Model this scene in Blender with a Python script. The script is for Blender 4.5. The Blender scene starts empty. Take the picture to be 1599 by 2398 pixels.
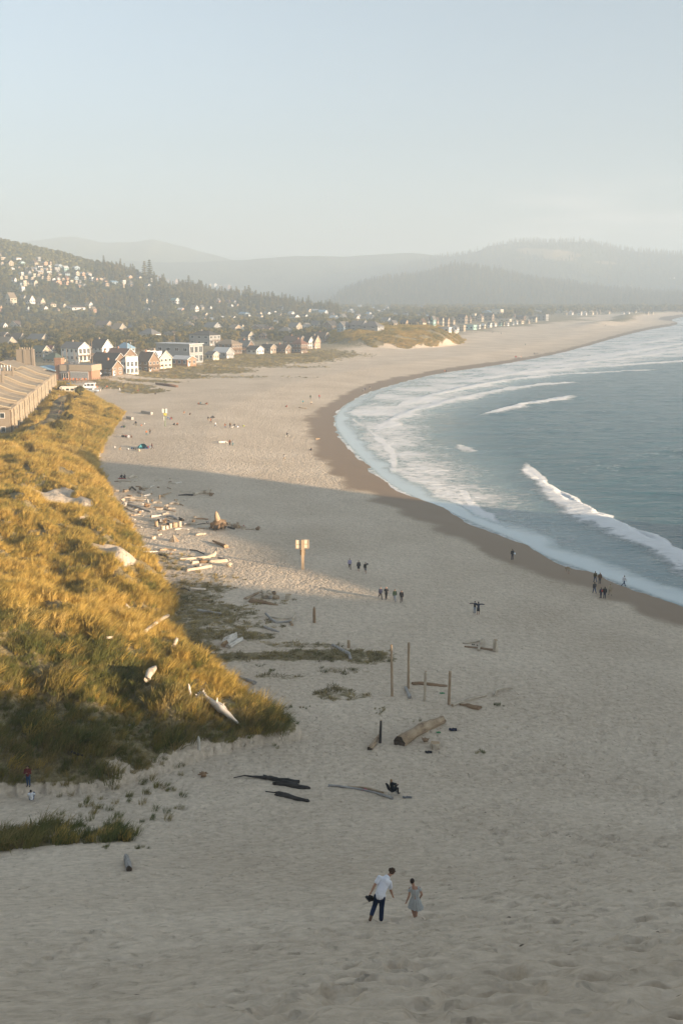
import bpy, bmesh, math, random
import numpy as np
from mathutils import Vector, Matrix, Quaternion
R = math.radians
scene = bpy.context.scene
col = scene.collection
random.seed(7)
rng = np.random.default_rng(7)

# ------------------------------------------------------------ camera, sky, sun, exposure
CAMZ = 43.0
PITCH = R(12.02)
FPX = 2400.0
cam_d = bpy.data.cameras.new("camera")
cam_d.sensor_fit = 'VERTICAL'
cam_d.sensor_height = 36.0
cam_d.lens = FPX / 2398.0 * 36.0
cam_d.clip_start = 0.5
cam_d.clip_end = 30000.0
cam = bpy.data.objects.new("camera", cam_d)
col.objects.link(cam)
cam.location = (0, 0, CAMZ)
cam.rotation_euler = (math.pi / 2 - PITCH, 0, 0)
scene.camera = cam

SUN_AZ = R(121.0)      # clockwise from +Y
SUN_EL = R(8.0)
world = bpy.data.worlds.new("World")
scene.world = world
world.use_nodes = True
wn = world.node_tree
wn.nodes.clear()
w_out = wn.nodes.new("ShaderNodeOutputWorld")
w_bg = wn.nodes.new("ShaderNodeBackground")
w_sky = wn.nodes.new("ShaderNodeTexSky")
w_sky.sky_type = 'NISHITA'
w_sky.sun_disc = False
w_sky.sun_elevation = SUN_EL
w_sky.sun_rotation = SUN_AZ
w_sky.altitude = 40
w_sky.air_density = 1.0
w_sky.dust_density = 2.5
w_sky.ozone_density = 1.5
w_bg.inputs['Strength'].default_value = 0.10
w_hsv = wn.nodes.new("ShaderNodeHueSaturation")
w_hsv.inputs['Saturation'].default_value = 0.30
wn.links.new(w_sky.outputs[0], w_hsv.inputs['Color'])
w_gam = wn.nodes.new("ShaderNodeGamma"); w_gam.inputs['Gamma'].default_value = 1.0
w_mul = wn.nodes.new("ShaderNodeMix"); w_mul.data_type = 'RGBA'; w_mul.blend_type = 'MULTIPLY'; w_mul.inputs[0].default_value = 1
w_mul.clamp_result = False
w_mul.inputs[7].default_value = (.575, .68, .78, 1)
wn.links.new(w_hsv.outputs[0], w_gam.inputs[0]); wn.links.new(w_gam.outputs[0], w_mul.inputs[6])
# thin low cloud to the right of the mountain
w_tc = wn.nodes.new("ShaderNodeTexCoord"); w_mp = wn.nodes.new("ShaderNodeMapping"); w_mp.inputs['Scale'].default_value = (3.2, 3.2, 16)
w_nz = wn.nodes.new("ShaderNodeTexNoise"); w_nz.inputs['Scale'].default_value = 2.2; w_nz.inputs['Detail'].default_value = 6; w_nz.inputs['Roughness'].default_value = .6
w_sx = wn.nodes.new("ShaderNodeSeparateXYZ")
wn.links.new(w_tc.outputs['Generated'], w_mp.inputs[0]); wn.links.new(w_mp.outputs[0], w_nz.inputs['Vector']); wn.links.new(w_tc.outputs['Generated'], w_sx.inputs[0])
def w_map(src, a, b, c, d):
    n = wn.nodes.new("ShaderNodeMapRange"); n.interpolation_type = 'SMOOTHSTEP'
    for i, v in enumerate((a, b, c, d)): n.inputs[i + 1].default_value = v
    wn.links.new(src, n.inputs[0]); return n.outputs[0]
def w_mulm(a, b):
    n = wn.nodes.new("ShaderNodeMath"); n.operation = 'MULTIPLY'; wn.links.new(a, n.inputs[0])
    if isinstance(b, float): n.inputs[1].default_value = b
    else: wn.links.new(b, n.inputs[1])
    return n.outputs[0]
w_m = w_mulm(w_mulm(w_map(w_nz.outputs[0], .42, .7, 0, 1), w_map(w_sx.outputs[2], .115, .06, 0, 1)), w_map(w_sx.outputs[0], .02, .2, 0, 1))
w_cl = wn.nodes.new("ShaderNodeMix"); w_cl.data_type = 'RGBA'; w_cl.clamp_result = False
wn.links.new(w_mulm(w_m, .75), w_cl.inputs[0]); wn.links.new(w_mul.outputs[2], w_cl.inputs[6]); w_cl.inputs[7].default_value = (2.25, 2.15, 2.05, 1)
wn.links.new(w_cl.outputs[2], w_bg.inputs['Color'])
wn.links.new(w_bg.outputs[0], w_out.inputs['Surface'])

sun_d = bpy.data.lights.new("sun", 'SUN')
sun_d.energy = 4.7
sun_d.angle = R(0.9)
sun_d.color = (1.0, 0.74, 0.49)
sun = bpy.data.objects.new("sun", sun_d)
col.objects.link(sun)
SDIR = Vector((math.sin(SUN_AZ) * math.cos(SUN_EL), math.cos(SUN_AZ) * math.cos(SUN_EL), math.sin(SUN_EL)))
sun.rotation_euler = SDIR.to_track_quat('Z', 'Y').to_euler()
sun.location = SDIR * 300

scene.view_settings.view_transform = 'Standard'
scene.view_settings.look = 'None'
scene.view_settings.exposure = 1.88
scene.view_settings.gamma = 1.0
scene.cycles.volume_bounces = 1
scene.cycles.max_bounces = 6
scene.cycles.use_denoising = True

# ------------------------------------------------------------ helpers
def px_dir(px, py):
    dx = (px - 799.5) / FPX
    dy = (1199.0 - py) / FPX
    return np.array((dx, math.cos(PITCH) + dy * math.sin(PITCH), -math.sin(PITCH) + dy * math.cos(PITCH)))

def flat(px, py, z=0.0):
    """photo pixel -> point on the level plane z"""
    d = px_dir(px, py)
    t = (z - CAMZ) / d[2]
    return np.array((d[0] * t, d[1] * t))

def depth_of(p):
    return p[1] * math.cos(PITCH) - (p[2] - CAMZ) * math.sin(PITCH)

def _hash(ix, iy, seed):
    h = (ix.astype(np.int64) * 374761393 + iy.astype(np.int64) * 668265263 + seed * 1442695041) & 0xFFFFFFFF
    h = ((h ^ (h >> 13)) * 1274126177) & 0xFFFFFFFF
    h = h ^ (h >> 16)
    return (h & 0xFFFFFF).astype(np.float64) / 0xFFFFFF

def vnoise(x, y, seed=0):
    x = np.asarray(x, float); y = np.asarray(y, float)
    ix = np.floor(x); iy = np.floor(y)
    fx = x - ix; fy = y - iy
    fx = fx * fx * fx * (fx * (fx * 6 - 15) + 10); fy = fy * fy * fy * (fy * (fy * 6 - 15) + 10)
    a = _hash(ix, iy, seed); b = _hash(ix + 1, iy, seed)
    c = _hash(ix, iy + 1, seed); d = _hash(ix + 1, iy + 1, seed)
    return (a + (b - a) * fx) * (1 - fy) + (c + (d - c) * fx) * fy

def fbm(x, y, seed=0, oct=4):
    s = 0.0; a = 0.5; n = 0.0
    for o in range(oct):
        s = s + a * vnoise(x, y, seed + o * 17); n += a
        x = x * 2.03 + 13.7; y = y * 2.03 + 7.1; a *= 0.5
    return s / n

def sstep(a, b, x):
    t = np.clip((x - a) / (b - a), 0, 1)
    return t * t * (3 - 2 * t)

def poly_dist(P, X, Y):
    """unsigned distance to polyline P, index/parameter of nearest, and side sign (+ = right of travel)"""
    best = np.full(X.shape, 1e18); side = np.zeros(X.shape); par = np.zeros(X.shape)
    acc = 0.0
    for i in range(len(P) - 1):
        ax, ay = P[i]; bx, by = P[i + 1]
        dx = bx - ax; dy = by - ay; L2 = dx * dx + dy * dy + 1e-12; L = math.sqrt(L2)
        t = np.clip(((X - ax) * dx + (Y - ay) * dy) / L2, 0, 1)
        ex = X - (ax + t * dx); ey = Y - (ay + t * dy)
        d2 = ex * ex + ey * ey
        m = d2 < best
        best = np.where(m, d2, best)
        side = np.where(m, np.sign(dy * (X - ax) - dx * (Y - ay)), side)
        par = np.where(m, acc + t * L, par)
        acc += L
    return np.sqrt(best), side, par

def inside(P, X, Y):
    c = np.zeros(X.shape, bool)
    n = len(P); j = n - 1
    for i in range(n):
        xi, yi = P[i]; xj, yj = P[j]
        if yi != yj:
            m = ((yi > Y) != (yj > Y)) & (X < (xj - xi) * (Y - yi) / (yj - yi) + xi)
            c ^= m
        j = i
    return c

def smooth_poly(P, n=3):
    P = [np.array(p, float) for p in P]
    for _ in range(n):
        Q = [P[0]]
        for a, b in zip(P[:-1], P[1:]):
            Q.append(a * .75 + b * .25); Q.append(a * .25 + b * .75)
        Q.append(P[-1]); P = Q
    return P

def tag(o, label=None, cat=None, group=None, kind=None):
    if label: o['label'] = label
    if cat: o['category'] = cat
    if group: o['group'] = group
    if kind: o['kind'] = kind
    return o

def link(o, parent=None):
    col.objects.link(o)
    if parent is not None: o.parent = parent
    return o

def empty(name, loc=(0, 0, 0), rz=0.0, label=None, cat=None, group=None):
    o = bpy.data.objects.new(name, None)
    o.empty_display_size = 0.3
    o.location = loc; o.rotation_euler = (0, 0, rz)
    col.objects.link(o)
    return tag(o, label, cat, group)

def mesh_np(name, V, F, mats=(), smooth=True, parent=None, attrs=None, midx=None):
    """mesh object from arrays; F is (n,4) or (n,3) int array or list of tuples"""
    me = bpy.data.meshes.new(name)
    if isinstance(F, np.ndarray):
        n, k = F.shape
        me.vertices.add(len(V)); me.vertices.foreach_set('co', np.asarray(V, np.float32).ravel())
        me.loops.add(n * k); me.loops.foreach_set('vertex_index', F.astype(np.int32).ravel())
        me.polygons.add(n)
        me.polygons.foreach_set('loop_start', np.arange(0, n * k, k, dtype=np.int32))
        me.polygons.foreach_set('loop_total', np.full(n, k, np.int32))
        if midx is not None: me.polygons.foreach_set('material_index', np.asarray(midx, np.int32))
        me.update(calc_edges=True)
    else:
        me.from_pydata([tuple(v) for v in V], [], F)
        if midx is not None: me.polygons.foreach_set('material_index', np.asarray(midx, np.int32))
        me.update()
    if smooth: me.polygons.foreach_set('use_smooth', np.ones(len(me.polygons), bool))
    if attrs:
        for k_, a in attrs.items():
            at = me.attributes.new(k_, 'FLOAT', 'POINT'); at.data.foreach_set('value', np.asarray(a, np.float32).ravel())
    for m in (mats if isinstance(mats, (list, tuple)) else [mats]): me.materials.append(m)
    o = bpy.data.objects.new(name, me)
    return link(o, parent)

class MB:
    """collects shapes; build() links them as ONE mesh object"""
    def __init__(s): s.v = []; s.f = []; s.m = []
    def add(s, v, f, mi=0):
        b = len(s.v); s.v += [tuple(p) for p in v]
        for q in f: s.f.append(tuple(i + b for i in q)); s.m.append(mi)
        return s
    def box(s, x0, x1, y0, y1, z0, z1, mi=0):
        v = [(x, y, z) for z in (z0, z1) for y in (y0, y1) for x in (x0, x1)]
        return s.add(v, [(0, 2, 3, 1), (4, 5, 7, 6), (0, 1, 5, 4), (2, 6, 7, 3), (0, 4, 6, 2), (1, 3, 7, 5)], mi)
    def prism(s, pts, axis, a, b, mi=0):
        """extrude polygon pts (2D) along axis 'x','y','z' from a to b"""
        def P(p, t):
            return (t, p[0], p[1]) if axis == 'x' else ((p[0], t, p[1]) if axis == 'y' else (p[0], p[1], t))
        n = len(pts)
        v = [P(p, a) for p in pts] + [P(p, b) for p in pts]
        f = [tuple(range(n))[::-1], tuple(range(n, 2 * n))] + [(i, (i + 1) % n, n + (i + 1) % n, n + i) for i in range(n)]
        return s.add(v, f, mi)
    def tube(s, pts, rad, n=8, mi=0, cap=True, jag=0.0, flat_=1.0, seed=0):
        rr = random.Random(seed)
        pts = [Vector(p) for p in pts]
        if not isinstance(rad, (list, tuple)): rad = [rad] * len(pts)
        rings = []
        up = None
        for i, p in enumerate(pts):
            t = (pts[min(i + 1, len(pts) - 1)] - pts[max(i - 1, 0)]).normalized()
            if up is None: up = Vector((0, 0, 1)) if abs(t.z) < .9 else Vector((1, 0, 0))
            a = t.cross(up).normalized(); b = a.cross(t).normalized(); up = b
            ring = []
            for k in range(n):
                th = 2 * math.pi * k / n
                q = rad[i] * (1 + jag * (rr.random() - .5) * 2)
                v = p + a * math.cos(th) * q + b * math.sin(th) * q * flat_
                if jag and i in (0, len(pts) - 1): v += t * (rr.random() - .5) * jag * 3 * rad[i]
                ring.append(v)
            rings.append(ring)
        v = [q for r_ in rings for q in r_]
        f = []
        for i in range(len(rings) - 1):
            for k in range(n):
                k2 = (k + 1) % n
                f.append((i * n + k, i * n + k2, (i + 1) * n + k2, (i + 1) * n + k))
        if cap:
            f.append(tuple(range(n))[::-1]); f.append(tuple(range((len(rings) - 1) * n, len(rings) * n)))
        return s.add(v, f, mi)
    def ball(s, c, r, mi=0, nu=10, nv=7, jag=0.0, seed=0):
        rr = random.Random(seed)
        if not isinstance(r, (list, tuple)): r = (r, r, r)
        v = [(c[0], c[1], c[2] - r[2])]
        for j in range(1, nv):
            ph = -math.pi / 2 + math.pi * j / nv
            for i in range(nu):
                th = 2 * math.pi * i / nu; q = 1 + jag * (rr.random() - .5) * 2
                v.append((c[0] + r[0] * q * math.cos(ph) * math.cos(th), c[1] + r[1] * q * math.cos(ph) * math.sin(th), c[2] + r[2] * q * math.sin(ph)))
        v.append((c[0], c[1], c[2] + r[2]))
        f = [(0, 1 + (i + 1) % nu, 1 + i) for i in range(nu)]
        for j in range(nv - 2):
            for i in range(nu):
                a = 1 + j * nu; f.append((a + i, a + (i + 1) % nu, a + nu + (i + 1) % nu, a + nu + i))
        L = len(v) - 1; a = 1 + (nv - 2) * nu
        f += [(a + i, a + (i + 1) % nu, L) for i in range(nu)]
        return s.add(v, f, mi)
    def xform(s, M):
        s.v = [tuple(M @ Vector(p)) for p in s.v]; return s
    def build(s, name, mats, parent=None, smooth=False, loc=None, rz=0.0):
        me = bpy.data.meshes.new(name)
        me.from_pydata(s.v, [], s.f)
        for m in (mats if isinstance(mats, (list, tuple)) else [mats]): me.materials.append(m)
        me.polygons.foreach_set('material_index', np.array(s.m, np.int32))
        if smooth: me.polygons.foreach_set('use_smooth', np.ones(len(s.f), bool))
        me.update()
        o = bpy.data.objects.new(name, me)
        if loc is not None: o.location = loc
        o.rotation_euler = (0, 0, rz)
        return link(o, parent)

# ------------------------------------------------------------ materials
def newmat(name):
    m = bpy.data.materials.new(name); m.use_nodes = True
    return m, m.node_tree.nodes, m.node_tree.links, m.node_tree.nodes['Principled BSDF']

MATS = {}
def mat(name, c, rough=0.8, c2=None, scale=3.0, bump=0.0, metal=0.0, coord='Object', stretch=(1, 1, 1), spec=0.3):
    """procedural: two-tone noise + optional bump"""
    if name in MATS: return MATS[name]
    m, N, L, B = newmat(name)
    c2 = c2 or tuple(x * 0.75 for x in c)
    tc = N.new('ShaderNodeTexCoord'); mp = N.new('ShaderNodeMapping'); mp.inputs['Scale'].default_value = stretch
    L.new(tc.outputs[coord], mp.inputs[0])
    nz = N.new('ShaderNodeTexNoise'); nz.inputs['Scale'].default_value = scale; nz.inputs['Detail'].default_value = 6; nz.inputs['Roughness'].default_value = .65
    L.new(mp.outputs[0], nz.inputs['Vector'])
    rp = N.new('ShaderNodeValToRGB')
    rp.color_ramp.elements[0].position = .32; rp.color_ramp.elements[0].color = (*c2, 1)
    rp.color_ramp.elements[1].position = .68; rp.color_ramp.elements[1].color = (*c, 1)
    L.new(nz.outputs[0], rp.inputs[0]); L.new(rp.outputs[0], B.inputs['Base Color'])
    B.inputs['Roughness'].default_value = rough; B.inputs['Metallic'].default_value = metal
    B.inputs['Specular IOR Level'].default_value = spec
    if bump:
        b = N.new('ShaderNodeBump'); b.inputs['Strength'].default_value = bump; b.inputs['Distance'].default_value = .05
        L.new(nz.outputs[0], b.inputs['Height']); L.new(b.outputs[0], B.inputs['Normal'])
    MATS[name] = m
    return m

def ramp(N, stops, inter='LINEAR'):
    r = N.new('ShaderNodeValToRGB'); cr = r.color_ramp; cr.interpolation = inter
    while len(cr.elements) < len(stops): cr.elements.new(.5)
    for e, (p, c) in zip(cr.elements, stops):
        e.position = p; e.color = c if len(c) == 4 else (*c, 1)
    return r
# ------------------------------------------------------------ the lie of the land
K = 1.0198          # coordinates below were read off a 1568 px wide view of the photograph
def dpoly(pts, z): return [flat(x * K, y * K, z) for x, y in pts]
WATER = dpoly([(2100, 1600), (1800, 1480), (1640, 1420), (1568, 1392), (1500, 1370), (1440, 1347), (1380, 1326), (1330, 1307), (1250, 1279), (1180, 1240), (1090, 1205),
               (1010, 1168), (955, 1147), (905, 1122), (875, 1100), (840, 1068), (805, 1032), (780, 1003), (764, 974), (768, 950), (797, 925), (835, 905),
               (880, 889), (960, 868), (1020, 855), (1100, 845), (1200, 828), (1300, 808), (1400, 779), (1480, 758), (1568, 744)], 0.0)
WATER += [np.array((560, 1800.)), np.array((800, 2300.)), np.array((1250, 3000.)), np.array((2600, 4500.)), np.array((9000, 9500.))]
WATER = [np.array((150., 60.))] + WATER
WATER = smooth_poly(WATER, 2)
WET = dpoly([(2100, 1660), (1800, 1530), (1640, 1462), (1568, 1432), (1440, 1390), (1340, 1342), (1160, 1297), (1085, 1262), (1000, 1215), (890, 1165), (870, 1150),
             (775, 1103), (745, 1080), (725, 1040), (690, 985), (725, 945), (740, 925), (800, 897), (870, 873), (960, 857), (1020, 845), (1100, 836), (1200, 820), (1300, 801),
             (1400, 772), (1480, 752), (1568, 739)], 0.6)
WET += [np.array((530, 1800.)), np.array((770, 2300.)), np.array((1200, 3000.)), np.array((2500, 4500.)), np.array((9000, 9700.))]
WET = smooth_poly([np.array((150., 48.))] + WET, 2)

# foredune: closed outline of its foot, grass hill on the left
DUNE_EDGE = dpoly([(470, 1760), (560, 1728), (688, 1712), (690, 1692), (600, 1645), (545, 1590), (500, 1540), (440, 1500), (412, 1440), (402, 1375), (372, 1305),
                   (322, 1240), (300, 1200), (268, 1150), (240, 1100), (222, 1065), (236, 1022), (262, 985), (285, 950), (240, 925), (205, 907)], 2.6)
DUNE = [np.array((-60., 72.))] + [np.array(flat(250 * K, 1795 * K, 4.8))] + DUNE_EDGE + [np.array((-117., 428.)), np.array((-150., 428.)), np.array((-300., 400.)), np.array((-300., 72.))]
MOUND = dpoly([(-60, 1880), (60, 1850), (180, 1838), (260, 1858), (335, 1900), (300, 1925), (180, 1935), (60, 1950), (-60, 1985)], 7.6)

def slope_z(X, Y):
    Yp = Y - 0.10 * np.clip(X, -60, 80) + 2.5 * (fbm(X / 23., Y / 23., 5, 3) - .5)
    xs = [-400, -70, 0, 9, 20, 30, 50, 64, 77, 95, 130, 400]
    zs = [85, 85, 40.3, 35.0, 28.8, 23.0, 12.5, 7.0, 4.0, 2.6, -1.0, -8.0]
    z = 0
    for o, w in ((-5, .25), (0, .5), (5, .25)): z = z + w * np.interp(Yp + o, xs, zs)
    return z

def sea_dist(X, Y):
    d, s, _ = poly_dist(WATER, X, Y)
    return d * -s       # > 0 on land

def ground_z(X, Y, fine=True):
    X = np.asarray(X, float); Y = np.asarray(Y, float)
    sd = sea_dist(X, Y)
    sd = sd + 1.6 * np.sin(X * .55 + Y * .38) * sstep(330, 200, Y) * sstep(8, 0, np.abs(sd)) * sstep(150, 210, Y) * .5 + (fbm(X / 6., Y / 6., 3, 3) - .5) * 3.0 * sstep(10, 0, np.abs(sd))
    z = np.where(sd > 0, np.minimum(sd * .05, 1.7 + sd * .008), np.maximum(sd * .05, -4))
    z = np.minimum(z, 2.7)
    # town flat
    far = sstep(390, 470, Y) * sstep(75, 150, sd) + sstep(300, 420, Y) * sstep(-95, -125, X)
    z = z + np.clip(far, 0, 1) * np.clip(5.0 - z, 0, 9)
    z = z + sstep(60, 110, sd) * (fbm(X / 40., Y / 40., 11, 4) - .5) * 1.2
    # foredune
    ins = inside(DUNE, X, Y); d, _, _ = poly_dist(DUNE, X, Y)
    d = np.where(ins, d, -d)
    rise = 7.2 * (1 - np.exp(-np.clip(d, 0, 99) / (8.5 + 9 * sstep(104, 84, Y)))) * (0.85 + .3 * fbm(X / 30., Y / 30., 21, 2)) * np.clip(1.05 - sstep(250, 330, Y) * .45, 0, 1)
    hum = ((fbm(X / 9. + 3, Y / 11., 31, 3) - .5) * 3.6 + (fbm((X + .7 * Y) / 4.2, (Y - .7 * X) / 11., 33, 2) - .5) * 2.6) * sstep(0, 7, d)
    # path trench beside the inn
    dz = rise + hum
    inn = sstep(-80, -92, X + .19 * (Y - 280)) * sstep(225, 262, Y)
    dz = dz * (1 - inn) + inn * 2.6
    z = z + np.where(d > 0, dz, 0)
    ins = inside(MOUND, X, Y); d2, _, _ = poly_dist(MOUND, X, Y)
    z = z + np.where(ins, 1.5 * (1 - np.exp(-d2 / 1.5)), 0)
    # the tall sand slope the camera stands on
    s = slope_z(X, Y)
    zb = z * sstep(40, 75, Y + 0 * X); mk = sstep(-25, 12, sd) * sstep(26, 6, X - .37 * Y - 4); q = s * mk - 9 * (1 - mk)
    z = np.where(d > 0, zb + np.maximum(q, 0) * .5, 0) + np.where(d > 0, 0, np.maximum(zb, q) + .18 * np.exp(-((zb - q) / .8) ** 2) * sstep(6, 12, sd))
    z = np.where(d > 0, np.maximum(z, q), z)
    # far grassy dune
    fd = ((X - 42 - .1 * (Y - 880)) / 62.) ** 2 + ((Y - 885) / 120.) ** 2
    fdn = np.clip(1 - fd, 0, 1)
    z = z + 11.5 * (1 - (1 - fdn) ** 2.2) * (.8 + .45 * fbm(X / 25., Y / 40., 41, 3)) * sstep(1.0, .8, fd)
    # low dune ridge along the far beach
    rid = np.exp(-((sd - 75) / 22.) ** 2) * sstep(1100, 1400, Y)
    z = z + rid * 5.0 * (.4 + fbm(X / 60., Y / 60., 51, 3))
    # bay between the hills
    bay = sstep(3000, 3250, Y) * sstep(120, 40, X) * sstep(-1500, -900, X)
    z = z * (1 - bay) - 2.0 * bay
    if fine:
        r = np.hypot(X, Y)
        w = sstep(170, 30, r) * sstep(0, 6, sd)
        n1 = fbm(X / .55 + 2.2 * vnoise(X / 2, Y / 2, 77), Y / .5, 61, 2); n2 = vnoise(X / .33, Y / .27, 62)
        dim = np.clip(.42 - vnoise(X / .62 + 9, Y / .52, 63), 0, 1)
        trail = sstep(.35, .62, fbm(X / 6., Y / 8., 64, 3))
        z = z + w * ((n1 - .5) * .20 + (n2 - .5) * .07 - dim * .75 * (.25 + trail)) * (.4 + .75 * sstep(-8, 8, X + .2 * (20 - Y)))
        z = z + sstep(70, 9, r) * (fbm(X / 1.1, Y / .7, 65, 2) - .5) * (.10 + .20 * sstep(-2, 8, X + .3 * (14 - Y)))
    return z

# hills, each given by its skyline: px, py (photo), distance of the ridge and of the foot
HILLS = {
 'wooded_hill': dict(sil=[(-500, 520), (0, 566), (60, 577), (122, 590), (204, 610), (270, 628), (310, 646), (380, 662), (440, 680), (510, 694), (560, 700), (620, 708), (670, 714), (720, 722), (800, 732)],
                     ridge=[(-500, 2100), (0, 1900), (300, 1800), (800, 1700)], foot=[(-500, 1000), (0, 1090), (300, 1200), (800, 1450)]),
 'forested_spur': dict(sil=[(700, 740), (770, 716), (800, 690), (850, 668), (900, 660), (960, 652), (1020, 640), (1060, 630), (1100, 631), (1140, 638), (1200, 652), (1285, 668), (1360, 680), (1480, 690), (1599, 694), (1800, 698), (2100, 705)],
                     ridge=[(700, 3400), (2100, 3600)], foot=[(700, 3000), (2100, 2750)]),
 'clearcut_mountain': dict(sil=[(700, 700), (800, 682), (860, 660), (960, 624), (1000, 612), (1040, 606), (1100, 596), (1135, 580), (1200, 572), (1285, 575), (1370, 579), (1450, 592), (1530, 598), (1599, 606), (1800, 618), (2200, 650)],
                     ridge=[(700, 4800), (2200, 5000)], foot=[(700, 4000), (2200, 3900)]),
 'distant_ridge': dict(sil=[(-500, 615), (200, 615), (380, 615), (460, 613), (600, 609), (700, 605), (780, 601), (880, 598), (960, 596), (1100, 612), (1300, 640), (1600, 660), (2200, 690)],
                     ridge=[(-500, 5400), (2200, 5400)], foot=[(-500, 4700), (2200, 4700)]),
 'distant_mountain': dict(sil=[(-600, 580), (0, 585), (100, 572), (200, 563), (260, 570), (310, 571), (370, 565), (420, 580), (520, 604), (620, 625), (900, 660)],
                     ridge=[(-600, 6000), (900, 6000)], foot=[(-600, 5450), (900, 5450)]),
}
def hill_z(h, px, r, fine=True):
    """height of a hill at bearing px and horizontal distance r"""
    S = np.array(h['sil'], float); ys = np.interp(px, S[:, 0], S[:, 1])
    Rr = np.interp(px, *np.array(h['ridge'], float).T); Rf = np.interp(px, *np.array(h['foot'], float).T)
    zr = CAMZ + Rr * np.tan(-(PITCH - np.arctan((1199 - ys) / FPX)))
    t = (r - Rf) / (Rr - Rf)
    prof = np.where(t <= 1, sstep(0, 1.0, t * .5 + .0) * 2, 1 - .45 * np.clip(t - 1, 0, 2) ** 1.5)
    prof = np.where(t < 0, 0, prof)
    z = -3 + (zr + 3) * np.where(t < 1, np.clip(t, 0, 1) ** 1.0 * .55 + .45 * sstep(0, 1, t), prof)
    X = r * np.sin(np.arctan((px - 799.5) / FPX)); Y = r * np.cos(np.arctan((px - 799.5) / FPX))
    amp = np.clip(zr, 0, 400) * (.26 if Rr.min() > 3000 else .16) * np.clip(t, 0, 1) * np.clip(1.15 - t, 0, 1) * 1.6
    sc = np.clip(Rr / 14, 90, 400)
    z = z + (fbm(X / sc, Y / sc, 91, 4) - .5) * 2 * amp
    n_ = fbm(X / (sc * 1.3) + 5, Y / (sc * 2.2), 95, 3); z = z + (.32 - np.abs(2 * n_ - 1)) * amp * (1.1 if Rr.min() > 3000 else .3)
    return np.where(t < 0, -6 + 0 * z, z)

def bearing(X, Y): return 799.5 + FPX * X / np.maximum(Y, 1)

def any_z(X, Y):
    z = ground_z(X, Y, False)
    px = bearing(X, Y); r = np.hypot(X, Y)
    for h in HILLS.values():
        S = h['sil']
        m = (px > S[0][0]) & (px < S[-1][0])
        z = np.where(m, np.maximum(z, hill_z(h, px, r)), z)
    return z

def gp(px, py, lift=0.0):
    """photo pixel -> first point of the terrain the line of sight meets"""
    d = px_dir(px, py)
    t = np.concatenate([np.arange(5, 130, 2.), np.arange(130, 600, 6.), np.arange(600, 1500, 12.), np.arange(1500, 5200, 40.)])
    for it in range(3):
        X = d[0] * t; Y = d[1] * t; Z = CAMZ + d[2] * t - lift
        g = any_z(X, Y) if py < 960 else ground_z(X, Y, False)
        k = np.argmax(Z < g)
        if Z[k] >= g[k]: k = len(t) - 1
        if it < 2: t = np.linspace(t[max(k - 1, 0)], t[k], 14)
    return Vector((X[k], Y[k], g[k]))

def gz(x, y): return float(any_z(np.array([x]), np.array([y]))[0])

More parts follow.
